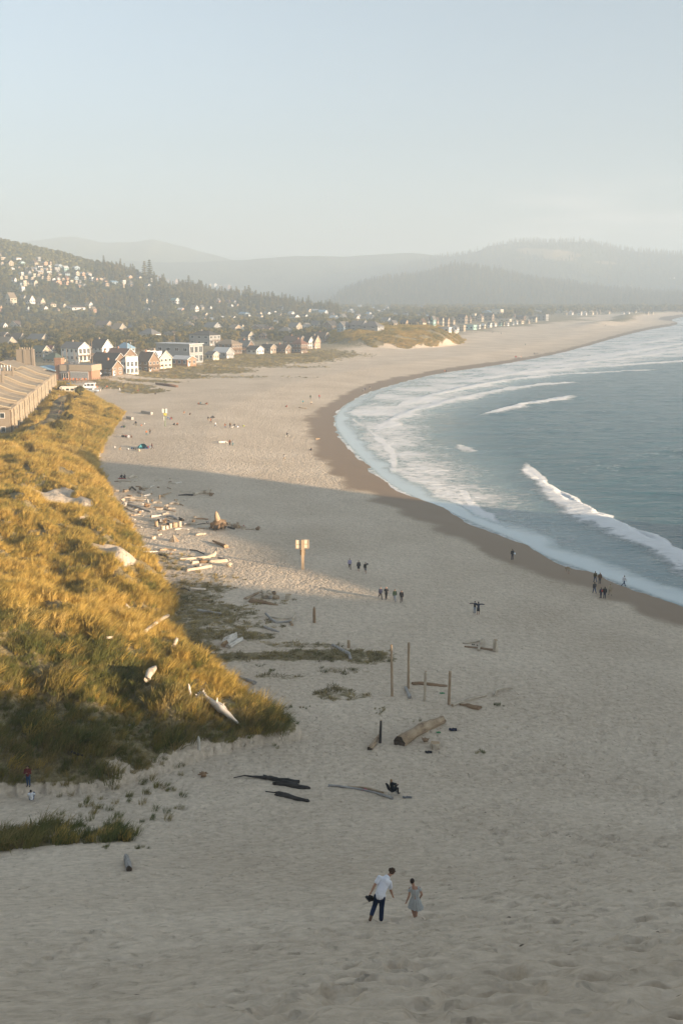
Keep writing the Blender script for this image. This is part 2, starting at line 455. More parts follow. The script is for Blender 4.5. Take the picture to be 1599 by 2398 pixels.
# ------------------------------------------------------------ ground materials
def sand_material():
    m, N, L, B = newmat('sand')
    tc = N.new('ShaderNodeTexCoord')
    def noise(sc, det=4, rough=.6, vec=None):
        n = N.new('ShaderNodeTexNoise'); n.inputs['Scale'].default_value = sc; n.inputs['Detail'].default_value = det; n.inputs['Roughness'].default_value = rough
        L.new(vec or tc.outputs['Object'], n.inputs['Vector']); return n
    n1 = noise(.05, 5); n2 = noise(1.7, 4, .7)
    r1 = ramp(N, [(.3, (.51, .418, .315)), (.7, (.64, .54, .422))]); L.new(n1.outputs[0], r1.inputs[0])
    r2 = ramp(N, [(.35, (.80, .79, .77)), (.65, (1.08, 1.08, 1.08))]); L.new(n2.outputs[0], r2.inputs[0])
    mul = N.new('ShaderNodeMix'); mul.data_type = 'RGBA'; mul.blend_type = 'MULTIPLY'; mul.inputs[0].default_value = 1
    L.new(r1.outputs[0], mul.inputs[6]); L.new(r2.outputs[0], mul.inputs[7])
    # small dark litter
    vo = N.new('ShaderNodeTexVoronoi'); vo.inputs['Scale'].default_value = .8; L.new(tc.outputs['Object'], vo.inputs['Vector'])
    rl = ramp(N, [(.035, (1, 1, 1)), (.06, (0, 0, 0))]); L.new(vo.outputs['Distance'], rl.inputs[0])
    lit = N.new('ShaderNodeMix'); lit.data_type = 'RGBA'; L.new(rl.outputs[0], lit.inputs[0])
    L.new(mul.outputs[2], lit.inputs[6]); lit.inputs[7].default_value = (.10, .075, .05, 1)
    def attr(nm):
        a = N.new('ShaderNodeAttribute'); a.attribute_name = nm; return a
    # vegetation floor
    veg = attr('veg'); nv = noise(.9, 5, .7)
    ad = N.new('ShaderNodeMath'); ad.operation = 'MULTIPLY_ADD'; ad.inputs[1].default_value = 1.1; ad.inputs[2].default_value = -.55; L.new(nv.outputs[0], ad.inputs[0])
    sm = N.new('ShaderNodeMath'); sm.operation = 'ADD'; sm.use_clamp = True; L.new(veg.outputs['Fac'], sm.inputs[0]); L.new(ad.outputs[0], sm.inputs[1])
    rv = ramp(N, [(.42, (0, 0, 0)), (.62, (1, 1, 1))]); L.new(sm.outputs[0], rv.inputs[0])
    rc = ramp(N, [(.35, (.15, .115, .06)), (.5, (.21, .17, .085)), (.7, (.29, .235, .135))]); L.new(noise(3.2, 4).outputs[0], rc.inputs[0])
    mv = N.new('ShaderNodeMix'); mv.data_type = 'RGBA'; L.new(rv.outputs[0], mv.inputs[0]); L.new(lit.outputs[2], mv.inputs[6]); L.new(rc.outputs[0], mv.inputs[7])
    haze_glow = attr('haze_glow'); md = N.new('ShaderNodeMix'); md.data_type = 'RGBA'; md.blend_type = 'MULTIPLY'; L.new(haze_glow.outputs['Fac'], md.inputs[0]); md.clamp_result = False  # haze glow over the far beach, painted into the sand colour
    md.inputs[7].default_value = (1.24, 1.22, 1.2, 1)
    # wet sand
    wet = attr('wet')
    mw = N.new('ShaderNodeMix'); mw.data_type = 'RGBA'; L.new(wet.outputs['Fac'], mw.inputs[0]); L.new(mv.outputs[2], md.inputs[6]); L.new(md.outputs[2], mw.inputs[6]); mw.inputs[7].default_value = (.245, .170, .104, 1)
    L.new(mw.outputs[2], B.inputs['Base Color'])
    rr = N.new('ShaderNodeMapRange'); L.new(wet.outputs['Fac'], rr.inputs[0]); rr.inputs[3].default_value = .95; rr.inputs[4].default_value = .55; L.new(rr.outputs[0], B.inputs['Roughness'])
    B.inputs['Specular IOR Level'].default_value = .25
    # footprints and ripples
    mp = N.new('ShaderNodeMapping'); mp.inputs['Scale'].default_value = (1, .8, 1); L.new(tc.outputs['Object'], mp.inputs[0])
    n4 = noise(1.9, 3, .55, mp.outputs[0]); n5 = noise(.55, 3, .6, mp.outputs[0])
    v2 = N.new('ShaderNodeTexVoronoi'); v2.feature = 'SMOOTH_F1'; v2.inputs['Scale'].default_value = 1.7; v2.inputs['Smoothness'].default_value = .4
    L.new(n4.outputs['Color'], v2.inputs['Vector'])
    add = N.new('ShaderNodeVectorMath'); add.operation = 'MULTIPLY_ADD'; add.inputs[1].default_value = (.5, .5, .5)
    L.new(n4.outputs['Color'], add.inputs[0]); L.new(mp.outputs[0], add.inputs[2]); L.new(add.outputs[0], v2.inputs['Vector'])
    rf = ramp(N, [(.0, (0, 0, 0)), (.34, (1, 1, 1))]); L.new(v2.outputs['Distance'], rf.inputs[0])
    # fewer prints in places
    h1 = N.new('ShaderNodeMath'); h1.operation = 'MULTIPLY'; L.new(rf.outputs[0], h1.inputs[0]); L.new(n5.outputs[0], h1.inputs[1])
    h2 = N.new('ShaderNodeMath'); h2.operation = 'MULTIPLY_ADD'; h2.inputs[1].default_value = .7; L.new(n4.outputs[0], h2.inputs[0]); L.new(h1.outputs[0], h2.inputs[2])
    bp = N.new('ShaderNodeBump'); bp.inputs['Distance'].default_value = .42
    st = N.new('ShaderNodeMapRange'); L.new(wet.outputs['Fac'], st.inputs[0]); st.inputs[3].default_value = .75; st.inputs[4].default_value = .03; L.new(st.outputs[0], bp.inputs['Strength'])
    L.new(h2.outputs[0], bp.inputs['Height']); L.new(bp.outputs[0], B.inputs['Normal'])
    return m
SAND = sand_material()

def veg_mask(X, Y, z, sd):
    """1 where plants cover the sand"""
    ins = inside(DUNE, X, Y); d, _, _ = poly_dist(DUNE, X, Y); d = np.where(ins, d, -d)
    v = .95 * sstep(-.3, .5, d - .25 + 9.0 * sstep(120, 90, Y) * np.minimum(fbm(X / 3.2, Y / 2.6, 6, 3) - .40, 0) * sstep(8, 2, d))
    # blowouts: bare sand gaps in the dune grass
    for (px, py, rx, ry) in BLOW:
        c = flat(px * K, py * K, 6.0)
        q = ((X - c[0]) / rx) ** 2 + ((Y - c[1]) / ry) ** 2
        v = v * sstep(.7, 1.3, q + (fbm(X / 2., Y / 2., 8, 2) - .5) * .8)
    ins = inside(MOUND, X, Y); v = np.where(ins & (fbm(X / 2.2, Y / 1.6, 14, 2) > .36), np.maximum(v, .9), v)
    return v
BLOW = [(120, 1150, 4, 7), (165, 1165, 4, 5), (70, 1170, 4, 6), (250, 1265, 3.5, 4.5), (270, 1290, 2.5, 3), (228, 1372, 1.2, 2), (200, 1210, 2, 3)]
# thin ground cover on the flat sand: centre in photo px, half axes in metres, strength
PATCH = [(470, 1430, 7, 5, .75), (430, 1475, 6, 4, .8), (560, 1430, 4, 2.5, .6), (520, 1478, 9, 1.8, .75), (640, 1527, 6.5, 1.3, .85), (760, 1522, 9, 1.6, .95), (850, 1530, 5, 1.6, .75),
         (520, 1530, 7, 1.4, .8), (455, 1510, 4, 2, .8), (700, 1500, 7, 1.0, .62), (800, 1620, 3.5, 1.6, .62), (660, 1575, 4, .9, .55), (400, 1395, 9, 5, .7), (440, 1370, 8, 3, .6),
         (540, 1455, 8, 1.5, .62), (620, 1400, 5, 1.5, .5), (800, 1560, 4, 1.0, .5), (470, 1345, 7, 3, .42), (370, 1300, 6, 3, .5), (390, 1320, 5, 2, .5),
         (560, 842, 36, 55, .9), (470, 860, 34, 30, .85), (660, 832, 44, 60, .85), (390, 873, 26, 22, .8), (745, 826, 36, 45, .7), (290, 897, 16, 16, .9), (335, 905, 12, 12, .8), (250, 892, 10, 8, .7), (350, 885, 20, 8, .75), (540, 872, 26, 10, .55), (690, 850, 30, 14, .5), (820, 826, 24, 20, .5), (700, 872, 14, 8, .45)]
def patch_mask(X, Y):
    v = np.zeros(X.shape)
    for (px, py, rx, ry, s) in PATCH:
        c = flat(px, py, 2.7 if py > 1000 else 4.6)
        q = ((X - c[0]) / rx) ** 2 + ((Y - c[1]) / (ry * (1.5 if ry < 6 else 1))) ** 2
        v = np.maximum(v, (s * .88 if py > 1380 else s) * sstep(1.25, .25, q + (fbm(X / 1.8, Y / 1.2, 12, 3) - .5) * .9))
    return v

# ------------------------------------------------------------ ground sheet (polar grid, fine where it is near)
th_in = np.arange(-21.5, 21.5, .062)
th = np.concatenate([np.arange(-180, -21.5, 1.5), th_in, np.arange(21.5, 180.1, 1.5)]) * math.pi / 180
rr_ = [1.0]
while rr_[-1] < 9600: rr_.append(rr_[-1] * ((1.03 if rr_[-1] < 8 else 1.0066) if rr_[-1] < 1500 else 1.02))
rr_ = np.array(rr_)
TH, RR = np.meshgrid(th, rr_)
GX = RR * np.sin(TH); GY = RR * np.cos(TH)
GZ = ground_z(GX, GY)
GS = sea_dist(GX, GY)
dwet, swet, _ = poly_dist(WET, GX, GY)
wetv = sstep(-1.2, 2.2, dwet * swet + (fbm(GX / 7., GY / 7., 15, 3) - .5) * 7)
vegv = veg_mask(GX, GY, GZ, GS)
pv = patch_mask(GX, GY)
town = sstep(400, 440, GY) * sstep(95, 150, GS + 60 * (fbm(GX / 60., GY / 60., 19, 3) - .5)) * .62
farv = (((GX - 42 - .1 * (GY - 880)) / 60.) ** 2 + ((GY - 890) / 118.) ** 2 < 1 + .35 * (fbm(GX / 12., GY / 25., 44, 3) - .5)) * .8
ridv = np.exp(-((GS - 78) / 26.) ** 2) * sstep(1200, 1500, GY) * .75
deep = sstep(2200, 2700, GY) * sstep(80, 200, GS) * .9
vegv = np.maximum.reduce([vegv, pv, town, farv, ridv, deep])
vegv = vegv * (GS > 3)
# footprints: a walked line on the left, tracks behind the couple, scattered prints
def prints(P, step, side, depth):
    P = [gp(*q) for q in P]
    for a, b in zip(P[:-1], P[1:]):
        n = max(1, int((b - a).length / step)); t = (b - a).normalized()
        for i in range(n):
            c = a.lerp(b, i / n) + Vector((-t.y, t.x, 0)) * side * (1 if i % 2 else -1); dimple(c.x, c.y, t.x, t.y, depth)
def dimple(x, y, tx, ty, depth, sz=1.0):
    r = math.hypot(x, y); i0, i1 = np.searchsorted(rr_, (r - .9, r + .9)); a = math.atan2(x, y); da = 1.0 / r
    j0, j1 = np.searchsorted(th, (a - da, a + da)); sx = GX[i0:i1, j0:j1] - x; sy = GY[i0:i1, j0:j1] - y
    u = (sx * tx + sy * ty) / (.20 * sz); v = (sx * ty - sy * tx) / (.13 * sz); q = u * u + v * v
    GZ[i0:i1, j0:j1] += depth * (-1.25 * np.exp(-q) + .55 * np.exp(-(np.sqrt(q) - 1.6) ** 2 / .35))
prints([(-20, 2285), (60, 2262), (160, 2225), (250, 2185), (330, 2150), (420, 2095), (470, 2075), (560, 2040), (700, 1985)], .72, .1, .075)
prints([(900, 2200), (930, 2260), (870, 2300), (700, 2330), (560, 2398)], .7, .12, .09); prints([(985, 2185), (1010, 2240), (920, 2262), (820, 2250)], .6, .1, .09)
for q_ in ((892, 2157), (866, 2144), (966, 2147), (975, 2146)):
    c_ = gp(*q_); dimple(c_.x, c_.y, .2, .98, .06, 1.1)
for i in range(520):
    y_ = 14 + 62 * rng.random() ** 1.3; x_ = rng.uniform(-.36, .36) * y_
    if fbm(np.array([x_ / 7.]), np.array([y_ / 9.]), 66, 2)[0] + .2 * (x_ / y_) < .42: continue
    a_ = rng.uniform(0, 3.14); dimple(x_, y_, math.cos(a_), math.sin(a_), rng.uniform(.02, .075), rng.uniform(.8, 1.3))
nr, nc = GX.shape
idx = np.arange(nr * nc).reshape(nr, nc)
F = np.stack([idx[:-1, :-1].ravel(), idx[:-1, 1:].ravel(), idx[1:, 1:].ravel(), idx[1:, :-1].ravel()], 1)
ground = mesh_np('beach_ground', np.stack([GX.ravel(), GY.ravel(), GZ.ravel()], 1), F, SAND, attrs={'wet': wetv, 'veg': vegv, 'haze_glow': sstep(420, 800, GY) * sstep(5, 40, GS)})
tag(ground, kind='structure')
del TH, RR, dwet, swet

# ------------------------------------------------------------ headland (behind the camera to the right): it throws the evening shade
DV = np.array((-math.sin(SUN_AZ), -math.cos(SUN_AZ))); NV = np.array((DV[1], -DV[0]))
if NV[1] < 0: NV = -NV
A_U = np.array([(-260, 330), (-60, 330), (0, 320), (22, 270), (40, 200), (50, 140), (58, 112), (66, 78), (73, 64), (80, 72), (86, 82), (92, 92), (98, 92), (104, 92), (112, 86), (116, 66), (120, 58), (124, 70), (128, 88), (135, 98),
                (142, 118), (150, 124), (157, 140), (164, 172), (171, 205), (181, 215), (186, 175), (192, 70), (198, -25), (215, -70), (240, -80)], float)
A0 = -75.0
us = np.arange(-250, 236, 1.5); vs = np.linspace(-1, 1, 41)
U, V_ = np.meshgrid(us, vs, indexing='ij')
hh = 2.5 + math.tan(SUN_EL) * (np.interp(us, A_U[:, 0], A_U[:, 1]) - A0)
hh = np.maximum(hh, -2.0)
wid = 38.0
rough_h = (fbm(U / 9., V_ * 6, 71, 4) - .5) * 5 * np.abs(V_) * 2
HZ = -3 + (hh[:, None] + 3) * (1 - np.abs(V_) ** 2.2) + rough_h * sstep(0, 10, hh)[:, None]
Ax = A0 + V_ * wid + (fbm(U / 14., V_, 72, 3) - .5) * 8
HX = U * NV[0] + Ax * DV[0]; HY = U * NV[1] + Ax * DV[1]
n0, n1 = HX.shape; idx = np.arange(n0 * n1).reshape(n0, n1)
F = np.stack([idx[:-1, :-1].ravel(), idx[1:, :-1].ravel(), idx[1:, 1:].ravel(), idx[:-1, 1:].ravel()], 1)
ROCK = mat('sandstone', (.34, .24, .14), .9, (.2, .14, .09), .15, .4)
headland = mesh_np('headland', np.stack([HX.ravel(), HY.ravel(), HZ.ravel()], 1), F, ROCK)
tag(headland, kind='structure')
# ------------------------------------------------------------ sea
def sea_material():
    m, N, L, B = newmat('sea_water')
    tc = N.new('ShaderNodeTexCoord')
    def attr(nm):
        a = N.new('ShaderNodeAttribute'); a.attribute_name = nm; return a
    def noise(sc, det, rough, stretch=(1, 1, 1), rot=0, dist=0):
        mp = N.new('ShaderNodeMapping'); mp.inputs['Scale'].default_value = stretch; mp.inputs['Rotation'].default_value = (0, 0, rot)
        L.new(tc.outputs['Object'], mp.inputs[0])
        n = N.new('ShaderNodeTexNoise'); n.inputs['Scale'].default_value = sc; n.inputs['Detail'].default_value = det; n.inputs['Roughness'].default_value = rough
        n.inputs['Distortion'].default_value = dist
        L.new(mp.outputs[0], n.inputs['Vector']); return n
    foam = attr('foam'); film = attr('film'); shal = attr('shallow')
    n1 = noise(.62, 8, .74, (.55, 1.0, 1), .2, .6); n2 = noise(.035, 4, .6, (1, 1.3, 1))
    a = N.new('ShaderNodeMath'); a.operation = 'ADD'; L.new(foam.outputs['Fac'], a.inputs[0]); L.new(n1.outputs[0], a.inputs[1])
    b = N.new('ShaderNodeMath'); b.operation = 'MULTIPLY_ADD'; b.inputs[1].default_value = .35; L.new(n2.outputs[0], b.inputs[0]); L.new(a.outputs[0], b.inputs[2])
    fr = N.new('ShaderNodeMapRange'); fr.interpolation_type = 'SMOOTHSTEP'; L.new(b.outputs[0], fr.inputs[0]); fr.inputs[1].default_value = .94; fr.inputs[2].default_value = 1.22
    mx = N.new('ShaderNodeMath'); mx.operation = 'MAXIMUM'; L.new(fr.outputs[0], mx.inputs[0])
    fm = N.new('ShaderNodeMath'); fm.operation = 'MULTIPLY'; fm.inputs[1].default_value = .62; L.new(film.outputs['Fac'], fm.inputs[0]); L.new(fm.outputs[0], mx.inputs[1])
    wc = N.new('ShaderNodeMix'); wc.data_type = 'RGBA'; L.new(shal.outputs['Fac'], wc.inputs[0])
    wc.inputs[6].default_value = (.026, .098, .122, 1); wc.inputs[7].default_value = (.30, .395, .41, 1)
    fc = N.new('ShaderNodeMix'); fc.data_type = 'RGBA'; L.new(film.outputs['Fac'], fc.inputs[0]); fc.inputs[6].default_value = (.78, .78, .77, 1); fc.inputs[7].default_value = (.62, .68, .67, 1)
    cm = N.new('ShaderNodeMix'); cm.data_type = 'RGBA'; L.new(mx.outputs[0], cm.inputs[0]); L.new(wc.outputs[2], cm.inputs[6]); L.new(fc.outputs[2], cm.inputs[7])
    L.new(cm.outputs[2], B.inputs['Base Color'])
    rg = N.new('ShaderNodeMapRange'); L.new(fr.outputs[0], rg.inputs[0]); rg.inputs[3].default_value = .12; rg.inputs[4].default_value = .8; L.new(rg.outputs[0], B.inputs['Roughness'])
    B.inputs['IOR'].default_value = 1.33; B.inputs['Specular IOR Level'].default_value = .5
    w1 = noise(.75, 5, .62, (.5, 1, 1), -.15, .3); w2 = noise(.16, 3, .5, (.4, 1, 1), .1)
    h = N.new('ShaderNodeMath'); h.operation = 'MULTIPLY_ADD'; h.inputs[1].default_value = 2.2; L.new(w2.outputs[0], h.inputs[0]); L.new(w1.outputs[0], h.inputs[2])
    h2 = N.new('ShaderNodeMath'); h2.operation = 'MULTIPLY_ADD'; h2.inputs[1].default_value = .5; L.new(fr.outputs[0], h2.inputs[0]); L.new(h.outputs[0], h2.inputs[2])
    bp = N.new('ShaderNodeBump'); bp.inputs['Distance'].default_value = .55
    iv = N.new('ShaderNodeMapRange'); L.new(film.outputs['Fac'], iv.inputs[0]); iv.inputs[3].default_value = 1.0; iv.inputs[4].default_value = .02; L.new(iv.outputs[0], bp.inputs['Strength'])
    L.new(h2.outputs[0], bp.inputs['Height']); L.new(bp.outputs[0], B.inputs['Normal'])
    return m
SEA = sea_material()
# breakers read off the photograph (foot of the white water), width of the foam behind them in metres, height
BREAK = [
 ([(1205, 1062), (1225, 1090), (1285, 1132), (1350, 1168), (1420, 1200), (1500, 1238), (1568, 1272), (1700, 1330)], 5.5, 1.25, 1.0),
 ([(1100, 952), (1150, 938), (1200, 926), (1260, 918), (1310, 908)], 6, .9, .9),
 ([(862, 1000), (868, 982), (890, 962), (950, 938), (1030, 917), (1120, 898), (1200, 885), (1290, 878), (1330, 876)], 8, .45, .80),
 ([(890, 940), (960, 912), (1040, 893), (1180, 868), (1300, 857), (1420, 853), (1520, 848)], 7, .9, .85),
 ([(1010, 882), (1200, 852), (1350, 842), (1480, 834), (1568, 828), (1680, 820)], 8, .9, 1.0),
 ([(1130, 862), (1280, 838), (1400, 824), (1568, 803), (1680, 790)], 9, .8, .95),
 ([(1300, 832), (1450, 806), (1568, 786), (1700, 770)], 10, .8, .95),
 ([(1400, 800), (1500, 782), (1600, 768)], 10, .8, .9),
 ([(1180, 846), (1300, 826), (1420, 808), (1520, 792)], 7, .5, .9), ([(1040, 868), (1150, 850), (1260, 836)], 6, .4, .55), ([(1440, 818), (1568, 796), (1680, 780)], 8, .5, .9), ([(1330, 796), (1420, 783), (1500, 768)], 6, .4, .5),
]
LACE = [  # thin lacy swash edges
 ([(862, 1000), (880, 1018), (905, 1042), (902, 1066), (898, 1085)], 2.0, .7),
 ([(790, 948), (815, 968), (845, 985), (862, 1000)], 1.0, .55), ([(830, 962), (812, 945), (850, 930), (900, 915)], 1.5, .5),
 ([(1062, 1128), (1075, 1150), (1105, 1180), (1140, 1205)], 1.6, .75), ([(985, 1100), (1000, 1120), (1040, 1150)], 1.0, .5),
 ([(1040, 1150), (1100, 1185), (1180, 1222), (1260, 1262), (1350, 1300), (1440, 1330), (1568, 1372), (1700, 1420)], 1.6, .8),
 ([(905, 1108), (960, 1130), (1040, 1150)], 1.2, .5), ([(915, 1030), (945, 1045), (960, 1060)], 2.0, .4), ([(1055, 1022), (1075, 1035)], 2.5, .5),
]
th = np.concatenate([np.arange(-4, 21.5, .065), np.arange(21.5, 100, 1.0)]) * math.pi / 180
rr_ = [55.0]
while rr_[-1] < 14000: rr_.append(rr_[-1] * (1.0046 if rr_[-1] < 1500 else 1.02))
rr_ = np.array(rr_)
TH, RR = np.meshgrid(th, rr_)
SX = RR * np.sin(TH); SY = RR * np.cos(TH)
keepd = sea_dist(SX, SY)
off = -keepd
SZ = np.zeros(SX.shape); foamv = np.zeros(SX.shape)
bn = fbm(SX / 9., SY / 9., 101, 3) - .5
for pts, w, hgt, amt in BREAK:
    P = smooth_poly([flat(x * K, y * K, 0) for x, y in pts], 2)
    d, s, par = poly_dist(P, SX, SY)
    L_ = max(1.0, float(np.max(par)))
    w = w * (.3 + .9 * sstep(0, .7 * L_, par)) if pts[-1][0] > 1568 and pts[0][1] > 1000 else w
    sea_side = np.where(off > 0, s, 0)
    sg = 1.0 if pts[0][1] > 1000 and pts[0][0] > 1100 else 1.0
    d = d + bn * w * .9
    ends = sstep(0, .12 * L_, par) * (sstep(0, .06 * L_, L_ - par) if pts[-1][0] < 1568 else 1)
    trail = np.where(s * sg > 0, np.exp(-(np.clip(d, 0, None) / w) ** 1.3), np.exp(-(np.clip(d, 0, None) / 1.2) ** 2))
    foamv = np.maximum(foamv, amt * trail * (.35 + .65 * ends))
    dd = np.where(s * sg > 0, d, -d)
    SZ += hgt * .5 * (ends * sstep(0, .4 * L_, par)) * (1 + .5 * bn) * np.exp(-((dd - 1.5) / np.where(dd > 1.5, 5.0, 1.6)) ** 2)
for pts, w, amt in LACE:
    P = smooth_poly([flat(x * K, y * K, 0) for x, y in pts], 2)
    d, s, par = poly_dist(P, SX, SY)
    foamv = np.maximum(foamv, amt * np.exp(-((d + bn * w * 1.5) / w) ** 2))
# surf zone: mottled foam all the way to the outer breaker
P_out = smooth_poly([flat(x * K, y * K, 0) for x, y in [(1800, 1400), (1568, 1290), (1420, 1215), (1290, 1150), (1180, 1080), (1050, 1010), (1060, 950), (1200, 890), (1400, 850), (1568, 826), (1800, 790)]], 2)
d, s, _ = poly_dist(P_out, SX, SY)
surf = sstep(-14, 26, -d * s)
surf = np.clip(surf, 0, 1)
foamv = np.maximum(foamv, .44 * surf * (.5 + fbm(SX / 18., SY / 12., 105, 3)))
foamv = np.maximum(foamv, .10 + .16 * fbm(SX / 30., SY / 9., 107, 3) * (1 - surf))
swl = sstep(0, 1.5, off) * sstep(7.5, 3, off + 5 * (fbm(SX / 9., SY / 9., 103, 3) - .5)) * sstep(700, 300, SY)
SZ += (fbm(SX / 14., SY / 7., 111, 3) - .5) * .7 * sstep(12, 60, off)
SZ = SZ * sstep(3, 16, off) + .0
shal = np.clip(.95 * surf + swl, 0, 1)
nr, nc = SX.shape; idx = np.arange(nr * nc).reshape(nr, nc)
F = np.stack([idx[:-1, :-1].ravel(), idx[:-1, 1:].ravel(), idx[1:, 1:].ravel(), idx[1:, :-1].ravel()], 1)
kf = (keepd.ravel()[F] < 12).any(1)
F = F[kf]
used, inv = np.unique(F, return_inverse=True)
sea = mesh_np('sea_water', np.stack([SX.ravel(), SY.ravel(), SZ.ravel()], 1)[used], inv.reshape(F.shape), SEA,
              attrs={'foam': foamv.ravel()[used] * (1 - .9 * swl.ravel()[used]), 'film': swl.ravel()[used], 'shallow': shal.ravel()[used]})
tag(sea, kind='structure')
LAKE = mat('lake_water', (.05, .10, .13), .15, (.04, .08, .10), .01)
lake = MB().add([(-1600, 2900, 0), (160, 2900, 0), (160, 6000, 0), (-1600, 6000, 0)], [(0, 1, 2, 3)]).build('lake_water', LAKE)
tag(lake, kind='structure')

# ------------------------------------------------------------ hills
def hill_material():
    m, N, L, B = newmat('hill_floor')
    tc = N.new('ShaderNodeTexCoord'); n = N.new('ShaderNodeTexNoise'); n.inputs['Scale'].default_value = .012; n.inputs['Detail'].default_value = 8; n.inputs['Roughness'].default_value = .7
    L.new(tc.outputs['Object'], n.inputs['Vector'])
    r = ramp(N, [(.3, (.045, .055, .025)), (.5, (.08, .085, .035)), (.72, (.13, .12, .05))]); L.new(n.outputs[0], r.inputs[0])
    cl = N.new('ShaderNodeAttribute'); cl.attribute_name = 'clear'
    mx = N.new('ShaderNodeMix'); mx.data_type = 'RGBA'; L.new(cl.outputs['Fac'], mx.inputs[0]); L.new(r.outputs[0], mx.inputs[6]); mx.inputs[7].default_value = (.30, .23, .13, 1)
    L.new(mx.outputs[2], B.inputs['Base Color']); B.inputs['Roughness'].default_value = .95; B.inputs['Specular IOR Level'].default_value = .1
    b = N.new('ShaderNodeBump'); b.inputs['Distance'].default_value = 12; b.inputs['Strength'].default_value = .8
    n2 = N.new('ShaderNodeTexNoise'); n2.inputs['Scale'].default_value = .05; n2.inputs['Detail'].default_value = 5; L.new(tc.outputs['Object'], n2.inputs['Vector'])
    L.new(n2.outputs[0], b.inputs['Height']); L.new(b.outputs[0], B.inputs['Normal'])
    return m
HILLM = hill_material()
CLEAR = [(1270, 592, 75, 9), (1290, 604, 45, 5), (1400, 615, 26, 4), (1480, 668, 75, 11), (1420, 662, 40, 5), (1500, 680, 60, 9)]
for nm, h in HILLS.items():
    S = np.array(h['sil'], float)
    pxs = np.arange(S[0, 0], S[-1, 0] + 1, 4.0)
    ts = np.concatenate([np.linspace(-.02, 1.0, 70), np.linspace(1.03, 1.9, 14)])
    PX, T = np.meshgrid(pxs, ts)
    Rr = np.interp(PX, *np.array(h['ridge'], float).T); Rf = np.interp(PX, *np.array(h['foot'], float).T)
    Rd = Rf + T * (Rr - Rf)
    HZ = hill_z(h, PX, Rd)
    an = np.arctan((PX - 799.5) / FPX)
    HX = Rd * np.sin(an); HY = Rd * np.cos(an)
    # screen row of each vertex, used only to find where the clearings lie on the slope
    cy = HY * math.cos(PITCH) - (HZ - CAMZ) * math.sin(PITCH); vy = HY * math.sin(PITCH) + (HZ - CAMZ) * math.cos(PITCH)
    row = 1199 - FPX * vy / cy
    cl = np.zeros(PX.shape)
    if nm in ('clearcut_mountain', 'forested_spur'):
        for (x, y, a, b_) in CLEAR:
            if (nm == 'clearcut_mountain') == (y < 640):
                q = ((PX - x) / a) ** 2 + ((row - y - (PX - x) * .08) / b_) ** 2
                cl = np.maximum(cl, sstep(1.3, .7, q + (fbm(PX / 18., row / 5., 23, 3) - .5)))
    h['clear'] = cl
    nr, nc = HX.shape; idx = np.arange(nr * nc).reshape(nr, nc)
    F = np.stack([idx[:-1, :-1].ravel(), idx[:-1, 1:].ravel(), idx[1:, 1:].ravel(), idx[1:, :-1].ravel()], 1)
    o = mesh_np(nm, np.stack([HX.ravel(), HY.ravel(), HZ.ravel()], 1), F, HILLM, attrs={'clear': cl})
    tag(o, kind='structure')
# ------------------------------------------------------------ grass and forest (uncountable: one object each)
def lib(name):
    c = bpy.data.collections.new(name); return c
def to_lib(c, o):
    col.objects.unlink(o); c.objects.link(o); return o

def scatter(name, P, ROT, SCL, libcol, label=None, cat=None):
    """one object whose points carry randomly chosen copies of the plants in libcol"""
    me = bpy.data.meshes.new(name); n = len(P)
    me.vertices.add(n); me.vertices.foreach_set('co', np.asarray(P, np.float32).ravel())
    a = me.attributes.new('rot', 'FLOAT_VECTOR', 'POINT'); a.data.foreach_set('vector', np.asarray(ROT, np.float32).ravel())
    a = me.attributes.new('scl', 'FLOAT_VECTOR', 'POINT'); a.data.foreach_set('vector', np.asarray(SCL, np.float32).ravel())
    o = link(bpy.data.objects.new(name, me))
    ng = bpy.data.node_groups.new(name, 'GeometryNodeTree')
    ng.interface.new_socket('Geometry', in_out='INPUT', socket_type='NodeSocketGeometry')
    ng.interface.new_socket('Geometry', in_out='OUTPUT', socket_type='NodeSocketGeometry')
    N = ng.nodes; L = ng.links
    gi = N.new('NodeGroupInput'); go = N.new('NodeGroupOutput')
    ci = N.new('GeometryNodeCollectionInfo'); ci.inputs['Collection'].default_value = libcol
    ci.inputs['Separate Children'].default_value = True; ci.inputs['Reset Children'].default_value = True
    ip = N.new('GeometryNodeInstanceOnPoints'); ip.inputs['Pick Instance'].default_value = True
    def named(nm):
        q = N.new('GeometryNodeInputNamedAttribute'); q.data_type = 'FLOAT_VECTOR'; q.inputs['Name'].default_value = nm; return q
    ra = named('rot'); sa = named('scl')
    e2r = N.new('FunctionNodeEulerToRotation'); L.new(ra.outputs[0], e2r.inputs[0])
    rv = N.new('FunctionNodeRandomValue'); rv.data_type = 'INT'; rv.inputs[4].default_value = 0; rv.inputs[5].default_value = 997
    L.new(gi.outputs[0], ip.inputs['Points']); L.new(ci.outputs[0], ip.inputs['Instance'])
    L.new(rv.outputs[2], ip.inputs['Instance Index'])
    L.new(e2r.outputs[0], ip.inputs['Rotation']); L.new(sa.outputs[0], ip.inputs['Scale'])
    L.new(ip.outputs[0], go.inputs[0])
    md = o.modifiers.new('plants', 'NODES'); md.node_group = ng
    return tag(o, label, cat, kind='stuff')

